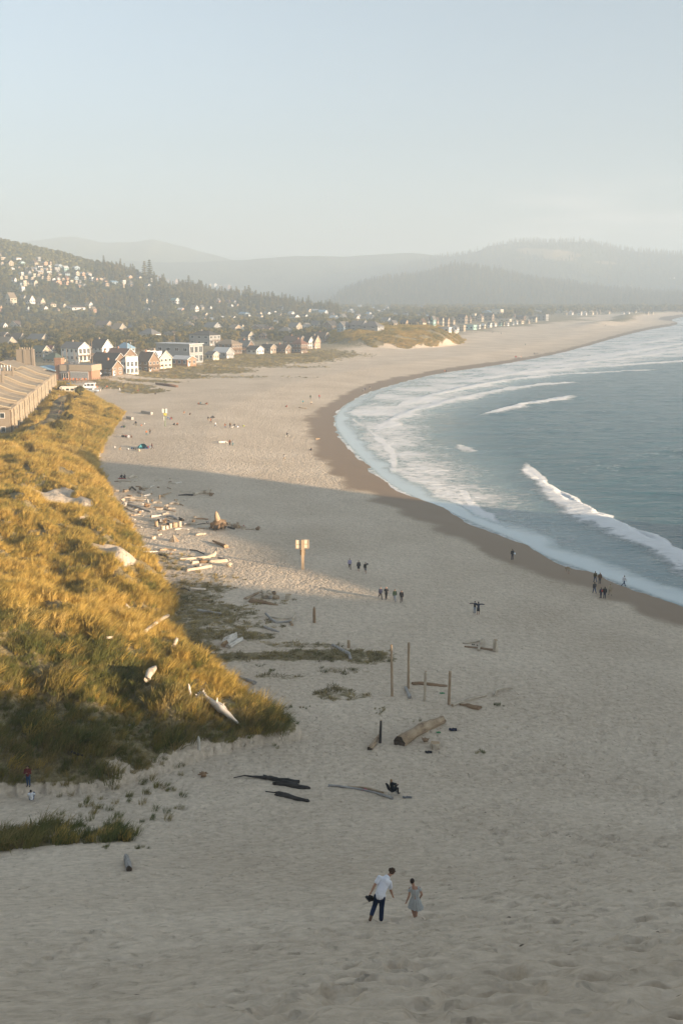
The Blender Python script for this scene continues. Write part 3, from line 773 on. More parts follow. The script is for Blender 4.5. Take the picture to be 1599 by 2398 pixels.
def plant_mat(name, stops, loc_scale=.06, trans=.3, rnd=.45, fine=0.0):
    """colour varies from plant to plant and in drifts over the ground"""
    m = bpy.data.materials.new(name); m.use_nodes = True
    N = m.node_tree.nodes; L = m.node_tree.links; B = N['Principled BSDF']
    oi = N.new('ShaderNodeObjectInfo')
    nz = N.new('ShaderNodeTexNoise'); nz.inputs['Scale'].default_value = loc_scale; nz.inputs['Detail'].default_value = 4
    L.new(oi.outputs['Location'], nz.inputs['Vector'])
    mx = N.new('ShaderNodeMath'); mx.operation = 'MULTIPLY_ADD'; mx.inputs[1].default_value = rnd; L.new(oi.outputs['Random'], mx.inputs[0])
    m2 = N.new('ShaderNodeMath'); m2.operation = 'MULTIPLY_ADD'; m2.inputs[1].default_value = 1.5; m2.inputs[2].default_value = -.25 - rnd / 2; L.new(nz.outputs[0], m2.inputs[0]); L.new(m2.outputs[0], mx.inputs[2])
    r = ramp(N, stops); L.new(mx.outputs[0], r.inputs[0])
    src = r.outputs[0]
    if fine:
        tc = N.new('ShaderNodeTexCoord'); n2 = N.new('ShaderNodeTexNoise'); n2.inputs['Scale'].default_value = fine; L.new(tc.outputs['Object'], n2.inputs['Vector'])
        r2 = ramp(N, [(.3, (.6, .6, .6)), (.7, (1.25, 1.2, 1.1))]); L.new(n2.outputs[0], r2.inputs[0])
        mm = N.new('ShaderNodeMix'); mm.data_type = 'RGBA'; mm.blend_type = 'MULTIPLY'; mm.inputs[0].default_value = 1; L.new(src, mm.inputs[6]); L.new(r2.outputs[0], mm.inputs[7]); src = mm.outputs[2]
    L.new(src, B.inputs['Base Color']); B.inputs['Roughness'].default_value = .8; B.inputs['Specular IOR Level'].default_value = .15
    if trans:
        tr = N.new('ShaderNodeBsdfTranslucent'); L.new(src, tr.inputs['Color'])
        ms = N.new('ShaderNodeMixShader'); ms.inputs[0].default_value = trans
        L.new(B.outputs[0], ms.inputs[1]); L.new(tr.outputs[0], ms.inputs[2]); L.new(ms.outputs[0], N['Material Output'].inputs['Surface'])
    return m

GRASS = plant_mat('marram_grass', [(.0, (.12, .14, .036)), (.2, (.24, .205, .055)), (.45, (.44, .31, .078)), (.75, (.58, .41, .115)), (1, (.65, .48, .18))], .055, .30, .6)
DRY = plant_mat('dry_ground_cover', [(0, (.10, .105, .04)), (.4, (.19, .155, .07)), (.75, (.35, .275, .115)), (1, (.47, .37, .17))], .08, .2, .6)

def tuft(name, nb, h, spread, lean, mt, seed, w=.016):
    rr = random.Random(seed); mb = MB()
    for _ in range(nb):
        a = rr.uniform(0, 6.283); q = spread * math.sqrt(rr.random())
        x, y = q * math.cos(a), q * math.sin(a)
        hh = h * rr.uniform(.55, 1.15); dx = lean[0] * hh + rr.gauss(0, .22) * hh + x * .5; dy = lean[1] * hh + rr.gauss(0, .22) * hh + y * .5
        ww = w * rr.uniform(.7, 1.4); b = rr.uniform(0, 3.14); cx, cy = ww * math.cos(b), ww * math.sin(b)
        p = []
        for t, wt in ((0, 1), (.5, .85), (.85, .5)):
            px_, py_, pz_ = x + dx * t * t, y + dy * t * t, hh * (t - .18 * t * t)
            p += [(px_ - cx * wt, py_ - cy * wt, pz_), (px_ + cx * wt, py_ + cy * wt, pz_)]
        p.append((x + dx * 1.1, y + dy * 1.1, hh * .86))
        mb.add(p, [(0, 1, 3, 2), (2, 3, 5, 4), (4, 5, 6)])
    return mb.build(name, mt)
GREEN = plant_mat('green_marram', [(.0, (.07, .088, .026)), (.4, (.14, .145, .042)), (.7, (.23, .185, .062)), (1, (.33, .25, .10))], .08, .25, .6)
n_lib = lib('green_tufts')
for k in range(4): to_lib(n_lib, tuft('tuft', 46, rng.uniform(.75, 1.0), .42, (.3, .12), GREEN, 30 + k))
g_lib = lib('grass_tufts'); d_lib = lib('cover_tufts')
for k in range(6): to_lib(g_lib, tuft('tuft', 62, rng.uniform(.75, 1.0), .42, (.35, .15), GRASS, k))
for k in range(4): to_lib(d_lib, tuft('sprig', 30, .26, .30, (.1, .1), DRY, 20 + k, .02))

def inv_sample(mask_fn, x0, x1, y0, y1, step):
    nx = int((x1 - x0) / step); ny = int((y1 - y0) / step)
    X, Y = np.meshgrid(x0 + (np.arange(nx) + .5) * step, y0 + (np.arange(ny) + .5) * step)
    X = X.ravel() + rng.uniform(-.5, .5, X.size) * step; Y = Y.ravel() + rng.uniform(-.5, .5, Y.size) * step
    vis = (np.abs(X) < .36 * np.maximum(Y, 0) + 5) & (Y > 3)
    X, Y = X[vis], Y[vis]
    k = rng.random(X.size) < mask_fn(X, Y)
    return X[k], Y[k]

def dune_density(X, Y):
    v = veg_mask(X, Y, None, None)
    hole = np.maximum(sstep(.30, .42, fbm(X / 3.5, Y / 3., 201, 3)), sstep(112, 96, Y) * .85)
    # beaten path by the inn stays bare
    v = v * (1 - path_mask(X, Y))
    # the ragged lower flank thins out
    for q in ((68.5, 1846), (75, 1876), (70, 1866)):
        c = gp(*q); v = v * (np.hypot(X - c.x, Y - c.y + 1.2) > 1.7)
    hole = hole * (.25 + .75 * sstep(.28, .44, fbm(X / 1.5, Y / 1.3, 209, 2)))
    return np.clip(v * hole, 0, 1)
PATH_L = [flat(x, y, 7.0) for x, y in [(60, 1022), (88, 1012), (104, 1003), (112, 990), (126, 975), (133, 960), (138, 945), (147, 940), (160, 928), (168, 922)]]
def path_mask(X, Y):
    d, _, _ = poly_dist(PATH_L, X, Y)
    return sstep(3.4, 2.2, d)

def rot_scale(n, smin, smax, tilt=.2):
    rot = np.stack([rng.normal(0, tilt, n), rng.normal(0, tilt, n), rng.normal(0, .5, n)], 1)
    s = rng.uniform(smin, smax, n)
    return rot, s
X, Y = inv_sample(dune_density, -125, 10, 50, 425, .52)
near = Y < 130
Z = ground_z(X, Y, False)
rot, s = rot_scale(len(X), .75, 1.45)
s = s * .88 * (.42 + 1.2 * fbm(X / 3.6, Y / 3.2, 203, 2)) * np.where(Y > 200, 1.2, 1.0)
gm = rng.random(len(X)) < sstep(101, 90, Y + .35 * (X + 15) + 22 * (fbm(X / 8., Y / 8., 205, 2) - .5)) * .85 + .06
S3 = np.stack([s * 1.1, s * 1.1, s], 1); P3 = np.stack([X, Y, Z - .03], 1)
scatter('dune_grass', P3[~gm], rot[~gm], S3[~gm], g_lib, 'tall golden marram grass covering the sunlit foredune', 'dune grass')
scatter('green_dune_grass', P3[gm], rot[gm], S3[gm], n_lib, 'greener marram grass on the shaded toe of the foredune', 'dune grass')
X, Y = inv_sample(lambda x, y: np.clip(patch_mask(x, y) - .2, 0, 1) * .55, -120, 40, 90, 240, .42)
Z = ground_z(X, Y, False); rot, s = rot_scale(len(X), .7, 1.6)
X2, Y2 = inv_sample(lambda x, y: np.clip(patch_mask(x, y) - .3, 0, 1) * .7, -240, 60, 330, 760, 1.5)
Z2 = ground_z(X2, Y2, False); rot2, s2 = rot_scale(len(X2), 1.6, 3.0)
X = np.r_[X, X2]; Y = np.r_[Y, Y2]; Z = np.r_[Z, Z2]; rot = np.r_[rot, rot2]; s = np.r_[s, s2]
scatter('beach_ground_cover', np.stack([X, Y, Z - .01], 1), rot, np.stack([s, s, s], 1), d_lib, 'low brown and olive plants spreading over the flat sand', 'ground cover')
# small green tufts on open sand
spots = [(575, 1640), (596, 1628), (660, 1660), (680, 1658), (715, 1657), (890, 1670), (895, 1663), (975, 1690), (1165, 1650), (1125, 1762), (640, 1752), (345, 1860), (395, 1852), (330, 1990), (245, 1985), (610, 1560), (640, 1570)]
pts = []; sc_ = []
for k in range(70):
    a = rng.uniform(120, 430); p = gp(a, rng.uniform(1790, 1935) + (a - 280) * -.12); pts.append(p[:]); sc_.append(rng.uniform(.3, .85))
for (a, b) in spots:
    for k in range(rng.integers(2, 7)):
        p = gp(a + rng.normal(0, 7), b + rng.normal(0, 2.5)); pts.append(p[:]); sc_.append(rng.uniform(.18, .42))
rot, _ = rot_scale(len(pts), 1, 1, .2); sc_ = np.array(sc_)
scatter('sand_tufts', np.array(pts), rot, np.stack([sc_, sc_, sc_], 1), n_lib, 'sparse green tufts dotted over the open sand', 'grass tufts')
# far grassy dune and dune ridge
def far_dens(x, y):
    q = ((x - 42 - .1 * (y - 880)) / 60.) ** 2 + ((y - 890) / 118.) ** 2
    return np.where(q < 1 + .35 * (fbm(x / 12., y / 25., 44, 3) - .5), .9, 0) * sstep(.3, .45, fbm(x / 9., y / 12., 207, 3))
X, Y = inv_sample(far_dens, -40, 130, 740, 1020, 1.1)
Z = ground_z(X, Y, False); rot, s = rot_scale(len(X), 1.1, 2.2)
scatter('far_dune_grass', np.stack([X, Y, Z - .1], 1), rot, np.stack([s * 1.3, s * 1.3, s * .8], 1), g_lib, 'golden grass on the large dune beside the far houses', 'dune grass')

# ---- trees
PINE = plant_mat('pine_needles', [(0, (.06, .068, .02)), (.4, (.145, .13, .034)), (.7, (.23, .185, .045)), (1, (.31, .23, .06))], .02, .32, .7, .35)
SPRUCE = plant_mat('spruce_needles', [(0, (.065, .075, .026)), (.5, (.16, .145, .042)), (1, (.28, .22, .062))], .008, .3, .6, .15)
SCRUB = plant_mat('scrub_leaves', [(0, (.11, .115, .035)), (.5, (.21, .195, .06)), (1, (.30, .26, .09))], .01, .2, .6, .2)
BARK = mat('bark', (.16, .11, .075), .9, (.08, .055, .04), 3)

def crown(name, seed, h, r, kind, nleaf, lf, mt):
    """many small leaf-clump faces spread through an uneven crown; base of the crown at z = 0"""
    rr = random.Random(seed); V = []; Fc = []
    if kind == 'pine':
        cl = [(rr.uniform(-.55, .55) * r, rr.uniform(-.55, .55) * r, h * rr.uniform(.32, .88), rr.uniform(.30, .55) * r) for _ in range(9)]
        cl.append((0, 0, h * .8, .5 * r))
    for i in range(nleaf):
        if kind == 'pine':
            c = rr.choice(cl); u = Vector((rr.gauss(0, 1), rr.gauss(0, 1), rr.gauss(0, 1))).normalized() * (c[3] * rr.uniform(.6, 1.05))
            p = Vector((c[0] + u.x, c[1] + u.y, c[2] + u.z * .75)); n = (u.normalized() + Vector((0, 0, .4))).normalized()
        elif kind == 'spruce':
            t = rr.random() ** .8; lay = math.floor(t * 11) / 11 + .02 * rr.random()
            a = rr.uniform(0, 6.283); q = r * (1 - lay) ** .85 * rr.uniform(.25, 1.08) * (.8 + .35 * math.sin(3 * a + lay * 30 + seed))
            p = Vector((q * math.cos(a), q * math.sin(a), h * (.10 + .9 * lay) - q * .28)); n = Vector((math.cos(a) * .5, math.sin(a) * .5, .8)).normalized()
        else:
            a = rr.uniform(0, 6.283); z = rr.random(); q = r * math.sqrt(max(0, 1 - z * z)) * rr.uniform(.6, 1.05) * (1 + .25 * math.sin(4 * a + seed))
            p = Vector((q * math.cos(a), q * math.sin(a), z * h * rr.uniform(.8, 1.05))); n = Vector((p.x, p.y, p.z * 1.2)).normalized()
        t1 = n.cross(Vector((rr.gauss(0, 1), rr.gauss(0, 1), rr.gauss(0, 1)))).normalized(); t2 = n.cross(t1)
        s1 = lf * rr.uniform(.6, 1.3); s2 = lf * rr.uniform(.5, 1.1); b = len(V)
        V += [p - t1 * s1, p - t2 * s2 * .8 + n * .2 * s1, p + t1 * s1, p + t2 * s2]
        Fc.append((b, b + 1, b + 2, b + 3))
    mb = MB(); mb.add(V, Fc)
    return mb, mt
def tree_mesh(name, kind, seed, h, r, nleaf, lf, mt, trunk_r, trunk_h=.55):
    """crown mesh and trunk mesh (as data) of one tree"""
    mb, m = crown(name, seed, h, r, kind, nleaf, lf, mt)
    rr = random.Random(seed)
    tk = MB(); pts = [(0, 0, -.4), (rr.uniform(-.1, .1), rr.uniform(-.1, .1), h * .3), (rr.uniform(-.2, .2), rr.uniform(-.2, .2), h * trunk_h)]
    tk.tube(pts, [trunk_r, trunk_r * .75, trunk_r * .35], 7)
    for k in range(4):
        a = rr.uniform(0, 6.28); z = h * rr.uniform(.25, .5)
        tk.tube([(0, 0, z), (r * .35 * math.cos(a), r * .35 * math.sin(a), z + h * .12), (r * .6 * math.cos(a), r * .6 * math.sin(a), z + h * .25)], [trunk_r * .4, trunk_r * .3, trunk_r * .12], 5)
    return mb, tk, m
def lib_tree(c, kind, seed, h, r, nleaf, lf, mt, tr):
    mb, tk, m = tree_mesh('tree', kind, seed, h, r, nleaf, lf, mt, tr)
    b = len(mb.v); mb.add(tk.v, tk.f, 1)
    return to_lib(c, mb.build('tree', [m, BARK]))
p_lib = lib('pines'); s_lib = lib('spruces'); b_lib = lib('scrub')
for k in range(5): lib_tree(p_lib, 'pine', 40 + k, 6.5, 3.0, 520, .42, PINE, .2)
for k in range(5): lib_tree(s_lib, 'spruce', 60 + k, 18, 4.2, 620, .95, SPRUCE, .35)
for k in range(4): lib_tree(b_lib, 'bush', 80 + k, 4.0, 3.2, 260, .6, SCRUB, .15)
# ------------------------------------------------------------ houses
WALLC = dict(white=(.78, .76, .72), cream=(.66, .58, .44), beige=(.50, .42, .31), grey=(.36, .36, .35), peach=(.62, .40, .26), wood=(.25, .17, .11), brown=(.22, .15, .10),
             blue=(.36, .45, .50), aqua=(.42, .62, .56), brick=(.40, .22, .135), green=(.35, .40, .30), tan=(.44, .34, .23), shingle=(.34, .27, .20))
ROOFC = dict(dark=(.085, .075, .068), grey=(.20, .19, .18), brown=(.15, .105, .078), red=(.34, .10, .075), green=(.10, .13, .105), white=(.66, .66, .65), blue=(.26, .42, .55),
             rust=(.22, .12, .085), tan=(.30, .235, .165), aqua=(.35, .52, .48))
def wallm(c):
    b = WALLC[c]; return mat('wall_' + c, b, .8, tuple(x * .86 for x in b), 1.2, coord='Object', stretch=(1, 1, 6))
def roofm(c):
    b = ROOFC[c]; return mat('roof_' + c, b, .85, tuple(x * .78 for x in b), 2.5, stretch=(1, 4, 1))
TRIM = mat('white_trim', (.80, .79, .76), .6, (.72, .71, .68), 4)
def glass_mat():
    m, N, L, B = newmat('window_glass'); B.inputs['Base Color'].default_value = (.035, .045, .05, 1); B.inputs['Roughness'].default_value = .08; return m
GLASS = glass_mat()
DECK = mat('deck_wood', (.30, .20, .12), .8, (.2, .13, .08), 4, stretch=(1, 8, 1))
CONC = mat('concrete', (.42, .40, .36), .85, (.32, .30, .27), 2)
HOUSES = []     # (x, y, radius, photo box, depth)
SEEN_LABEL = {}
def house_frame(x0, x1, yb, yt, yaw, ratio):
    cx = (x0 + x1) / 2; p = gp(cx, yb)
    dep = p.y * math.cos(PITCH) - (p.z - CAMZ) * math.sin(PITCH)
    w_app = (x1 - x0) * dep / FPX; h = (yb - yt) * dep / FPX
    c, s = abs(math.cos(yaw)), abs(math.sin(yaw))
    Ln = w_app / (c + ratio * s); W = Ln * ratio
    half = (Ln * s + W * c) / 2
    px = p.x * (p.y + half) / p.y
    return Vector((px, p.y + half, p.z)), Ln, W, h, dep

def gable_roof(mb, L_, W, zw, zr, axis, ov=.35, th=.22, mi=0, hip=False):
    if axis == 'y':
        L_, W = W, L_
    hx, hy = L_ / 2 + ov, W / 2 + ov
    k = (zr - zw) / (W / 2); ze = zw - k * ov
    ins = min(hx * .75, hy) if hip else 0
    top = [(-hx, -hy, ze), (hx, -hy, ze), (hx, hy, ze), (-hx, hy, ze), (-hx + ins, 0, zr), (hx - ins, 0, zr)]
    v = [(x, y, z + th) for x, y, z in top] + [(x, y, z) for x, y, z in top]
    if axis == 'y': v = [(-y, x, z) for x, y, z in v]
    f = [(0, 1, 5, 4), (2, 3, 4, 5), (6, 10, 11, 7), (8, 11, 10, 9), (0, 6, 7, 1), (2, 8, 9, 3)]
    f += [(1, 2, 5), (0, 4, 3), (7, 11, 8), (6, 9, 10), (1, 7, 8, 2), (3, 9, 6, 0)] if hip else [(1, 7, 11, 5), (5, 11, 8, 2), (3, 9, 10, 4), (4, 10, 6, 0)]
    mb.add(v, f, mi)

def house(x0, x1, yb, yt, wall, roof, label, yaw=-35, ratio=.75, axis='x', kind='gable', wallfrac=.55, floors=2, lod=1, nwin=(3, 2), big=False, chim=True, deck=False, group=None, cat='house', name=None, dormers=0, trim=True, door=True):
    yw = R(yaw); c, L_, W, h, dep = house_frame(x0, x1, yb, yt, yw, ratio)
    zw = h * wallfrac; zr = h
    Wp = L_ if axis == 'y' else W
    HOUSES.append((c.x, c.y, max(L_, W) * .62, (x0, x1, yt, yb), dep))
    names = {'house': 'beach_house'}
    nm = name or names.get(cat, cat.replace(' ', '_'))
    # walls
    wb = MB(); hx, hy = L_ / 2, W / 2
    if kind in ('gable',):
        zg = zr - .02
        if axis == 'x':
            wb.prism([(-hy, -1.5), (hy, -1.5), (hy, zw), (0, zg), (-hy, zw)], 'x', -hx, hx)
        else:
            wb.prism([(-hx, -1.5), (hx, -1.5), (hx, zw), (0, zg), (-hx, zw)], 'y', -hy, hy)
    elif kind == 'shed':
        wb.prism([(-hx, -1.5), (hx, -1.5), (hx, zr - .25), (-hx, zw)], 'y', -hy, hy)
    else:
        wb.box(-hx, hx, -hy, hy, -1.5, zw if kind == 'hip' else zr - .3)
    rb = MB()
    if kind in ('gable', 'hip'):
        gable_roof(rb, L_, W, zw, zr, axis, ov=.5 if lod else .35, th=.2, hip=(kind == 'hip'))
    elif kind == 'shed':
        rb.add([(-hx - .5, -hy - .5, zw + .02), (hx + .5, -hy - .5, zr - .2), (hx + .5, hy + .5, zr - .2), (-hx - .5, hy + .5, zw + .02),
                (-hx - .5, -hy - .5, zw + .25), (hx + .5, -hy - .5, zr), (hx + .5, hy + .5, zr), (-hx - .5, hy + .5, zw + .25)],
               [(0, 3, 2, 1), (4, 5, 6, 7), (0, 1, 5, 4), (1, 2, 6, 5), (2, 3, 7, 6), (3, 0, 4, 7)])
    else:
        rb.box(-hx - .5, hx + .5, -hy - .5, hy + .5, zr - .32, zr)
    # windows: front (-y) and sea side (+x)
    wins = []
    def win(face, u, z, w, hh):
        f, g = MB(), MB(); e = .12
        if face == 'f':
            f.box(u - w / 2 - e, u + w / 2 + e, -hy - .10, -hy + .05, z - e, z + hh + e); g.box(u - w / 2, u + w / 2, -hy - .13, -hy - .02, z, z + hh)
            if w > 1.3: f.box(u - .05, u + .05, -hy - .16, -hy - .02, z, z + hh)
        else:
            f.box(hx - .05, hx + .10, u - w / 2 - e, u + w / 2 + e, z - e, z + hh + e); g.box(hx + .02, hx + .13, u - w / 2, u + w / 2, z, z + hh)
            if w > 1.3: f.box(hx + .02, hx + .16, u - .05, u + .05, z, z + hh)
        wins.append((f, g))
    fh = zw / floors
    for fl in range(floors):
        z = fl * fh + fh * .38; hh = min(fh * .42, 1.6)
        for face, n, span in (('f', nwin[0], L_), ('s', nwin[1], W)):
            for i in range(n):
                u = -span / 2 + span * (i + .5) / n
                w = min(span / n * (.62 if (big and face == 's') else .42), 2.4)
                if big and face == 's': win(face, u, fl * fh + fh * .2, w, fh * .68)
                else: win(face, u, z, w, hh)
    if lod == 0:
        for f, g in wins:
            b = MB()
            wb.add(g.v, g.f, 2)
        n0 = len(wb.v); wb.add(rb.v, rb.f, 1)
        o = wb.build(nm, [wallm(wall), roofm(roof), GLASS], loc=c, rz=yw)
        tag(o, label, cat, group); return o
    root = empty(nm, c, yw, label, cat, group)
    wb.build('wall', wallm(wall), root)
    ro = rb.build('roof', roofm(roof), root)
    if chim:
        cb = MB(); cx = -hx * .3; cb.box(cx - .45, cx + .45, -.45, .45, zw, zr + .9); cb.box(cx - .3, cx + .3, -.3, .3, zr + .9, zr + 1.2)
        cb.build('chimney', wallm('brick') if wall in ('brick', 'wood', 'brown') else wallm('shingle'), ro)
    for k in range(dormers):
        db = MB(); u = -hx + L_ * (k + .5) / dormers; w = L_ / dormers * .7; zz = zw - .1
        db.prism([(u - w / 2, zz - .6), (u + w / 2, zz - .6), (u + w / 2, zz + (zr - zw) * .45), (u, zz + (zr - zw) * .95), (u - w / 2, zz + (zr - zw) * .45)], 'y', -hy - .25, 0)
        dr = MB()
        for sgn in (-1, 1):
            a = (u + sgn * (w / 2 + .3), zz + (zr - zw) * .45 - .25); b = (u, zz + (zr - zw) * .95 + .05)
            dr.prism([a, b, (b[0], b[1] + .25), (a[0], a[1] + .25)], 'y', -hy - .6, 0)
        d_ = db.build('dormer', wallm('white' if wall in ('cream', 'white') else wall), root)
        g = MB(); g.box(u - w * .22, u + w * .22, -hy - .31, -hy - .2, zz - .3, zz + (zr - zw) * .5); g.build('window', GLASS, d_)
        dr.build('dormer_roof', TRIM if wall in ('cream', 'white') else roofm(roof), d_)
    if trim and kind == 'gable':
        t = MB()
        pr = (hy, 'x', hx) if axis == 'x' else (hx, 'y', -hy)
        for sgn in (-1, 1):
            k_ = (zr - zw) / pr[0]; a = (sgn * (pr[0] + .5), zw - k_ * .5); b = (0, zr)
            q = [a, b, (b[0], b[1] + .27), (a[0], a[1] + .27)]
            if axis == 'x': t.prism(q, 'x', hx + .5, hx + .56)
            else: t.prism(q, 'y', -hy - .56, -hy - .5)
        t.build('roof_trim', TRIM, root)
    for f, g in wins:
        w_ = f.build('window', TRIM, root); g.build('pane', GLASS, w_)
    if door:
        d_ = MB(); d_.box(hx - .03, hx + .08, -hy + .15 * W - .5, -hy + .15 * W + .5, 0, 2.1); dd = d_.build('door', wallm('wood') if wall == 'white' else TRIM, root)
    if deck:
        d_ = MB(); d_.box(hx, hx + 3.0, -hy, hy, fh * .9, fh * .9 + .2)
        for y in (-hy + .1, 0, hy - .1): d_.box(hx + 2.7, hx + 2.9, y - .1, y + .1, -1, fh * .9 + 1.1)
        d_.box(hx + 2.75, hx + 2.85, -hy, hy, fh * .9 + 1.0, fh * .9 + 1.1)
        for i in range(12): y = -hy + W * (i + .5) / 12; d_.box(hx + 2.77, hx + 2.83, y - .03, y + .03, fh * .9 + .2, fh * .9 + 1.0)
        d_.build('deck', DECK, root)
    return root

G_ROW = 'houses in the front row facing the beach'
H = house
H(231, 289, 880, 846, 'wood', 'dark', 'brown cottage with small balcony right beside the brick brewpub', ratio=.7, nwin=(3, 2), group=G_ROW, deck=False)
H(212, 300, 868, 829, 'brown', 'dark', 'long dark shingled roof house behind the brown balcony cottage', ratio=.5, nwin=(4, 2), group=G_ROW)
H(285, 325, 877, 834, 'white', 'grey', 'tall narrow white house with big windows between two brown houses', ratio=1.3, yaw=-50, kind='shed', wallfrac=.72, nwin=(2, 3), big=True, chim=False, group=G_ROW)
H(250, 320, 850, 818, 'wood', 'rust', 'brown gabled house with rusty roof behind the tall white house', ratio=.6, group=G_ROW)
H(322, 374, 871, 826, 'wood', 'brown', 'large brown shingled gable house with red chimney by the sand', ratio=.9, nwin=(2, 3), deck=True, group=G_ROW)
H(334, 404, 864, 823, 'cream', 'dark', 'cream house with a row of white pointed dormers beside the brown gable house', ratio=.7, dormers=3, wallfrac=.6, nwin=(4, 3), group=G_ROW)
H(364, 479, 851, 806, 'grey', 'white', 'largest house of the front row, grey side and white glazed front under flat white roof', ratio=.42, kind='flat', wallfrac=.9, nwin=(4, 3), big=True, group=G_ROW, chim=False)
H(402, 461, 858, 835, 'brick', 'white', 'low orange brick cottage with pale flat roof in front of the big grey house', ratio=.6, kind='gable', wallfrac=.7, floors=1, nwin=(3, 2), group=G_ROW, chim=False)
H(483, 513, 844, 824, 'cream', 'grey', 'small cream cottage with orange shutters right of the big grey house', ratio=.9, floors=1, wallfrac=.7, nwin=(2, 3), group=G_ROW, chim=False)
H(499, 548, 840, 815, 'grey', 'white', 'low cottage with bright metal roof and white sunroom windows', ratio=.6, floors=1, wallfrac=.6, nwin=(3, 5), group=G_ROW, chim=False)
H(504, 568, 831, 797, 'brown', 'tan', 'brown two storey house with hip roof and railed deck above the sand', ratio=.7, kind='hip', wallfrac=.72, nwin=(3, 4), deck=True, group=G_ROW, chim=False)
H(556, 595, 825, 798, 'brown', 'grey', 'plain grey roofed house tucked behind the brown hip roof house', ratio=.7, group=G_ROW)
H(578, 618, 830, 811, 'white', 'dark', 'small white gabled beach cottage with three front windows', ratio=.9, floors=1, wallfrac=.6, nwin=(2, 3), group=G_ROW, chim=False)
H(610, 647, 828, 807, 'shingle', 'dark', 'grey brown cottage right of the small white gabled cottage', ratio=.7, floors=1, wallfrac=.65, nwin=(2, 2), group=G_ROW)
H(638, 681, 828, 808, 'brown', 'brown', 'long low brown cottage with a small gable end toward the sea', ratio=.5, floors=1, wallfrac=.62, nwin=(4, 2), group=G_ROW)
H(682, 721, 828, 796, 'brown', 'rust', 'two storey house with reddish hip roof above a deck with yellow slide', ratio=.9, kind='hip', wallfrac=.7, nwin=(3, 3), deck=True, group=G_ROW)
H(662, 716, 812, 788, 'brown', 'brown', 'dark house with long brown roof behind the reddish hip roof house', ratio=.5, group=G_ROW)
H(709, 735, 817, 789, 'white', 'dark', 'bright white gable house with many panes near the slide', ratio=1.2, yaw=-40, nwin=(2, 3), big=True, group=G_ROW, chim=False)
H(726, 750, 816, 787, 'peach', 'brown', 'peach gabled house touching the bright white gable house', ratio=1.2, yaw=-40, nwin=(2, 2), group=G_ROW)
H(733, 773, 803, 779, 'wood', 'brown', 'dark brown gabled house at the far end of the front row', ratio=.7, nwin=(3, 2), group=G_ROW)
H(443, 518, 810, 777, 'grey', 'dark', 'two storey grey house with white balcony rising behind the front row', ratio=.6, kind='hip', wallfrac=.75, nwin=(3, 3), deck=True, group='houses among the pines')
G_T = 'houses among the pines'
H(144, 215, 848, 803, 'white', 'grey', 'tall white house with verandas behind the brick brewpub', ratio=.6, nwin=(4, 3), big=True, wallfrac=.72, group=G_T, deck=True)
H(212, 266, 836, 796, 'white', 'dark', 'white trimmed gable house right of the tall white veranda house', ratio=.8, nwin=(3, 2), group=G_T)
H(101, 156, 850, 828, 'tan', 'green', 'dark green hip roof house left of the brewpub chimney', ratio=.8, kind='hip', floors=1, wallfrac=.4, group=G_T, chim=False)
H(76, 120, 838, 811, 'beige', 'green', 'beige gabled house with grey green roof behind the long inn', ratio=.8, yaw=-30, nwin=(3, 1), group=G_T, chim=False)
H(108, 133, 826, 810, 'tan', 'red', 'small house with bright red roof behind the long inn', ratio=.6, floors=1, group=G_T, chim=False)
H(63, 119, 803, 783, 'beige', 'grey', 'long grey roof house with little white porch gable among the pines', ratio=.5, floors=1, wallfrac=.4, group=G_T, chim=False)
H(24, 64, 800, 781, 'tan', 'brown', 'brown roof house with row of roof vents among the pines', ratio=.6, floors=1, wallfrac=.4, group=G_T, chim=False)
H(-8, 41, 812, 790, 'beige', 'tan', 'light brown roofed house at the left edge above the inn', ratio=.6, floors=1, wallfrac=.45, group=G_T)
H(-20, 30, 796, 779, 'brown', 'brown', 'dark brown roof house at the far left edge among the pines', ratio=.6, floors=1, wallfrac=.4, group=G_T, chim=False)
H(272, 318, 826, 804, 'blue', 'blue', 'low house with pale blue roof half hidden by pines and poles', ratio=.7, kind='hip', floors=1, wallfrac=.5, group=G_T, chim=False)
H(325, 378, 795, 771, 'white', 'grey', 'white house with grey hip roof standing among the pines', ratio=.7, kind='hip', wallfrac=.55, floors=1, group=G_T, chim=False)
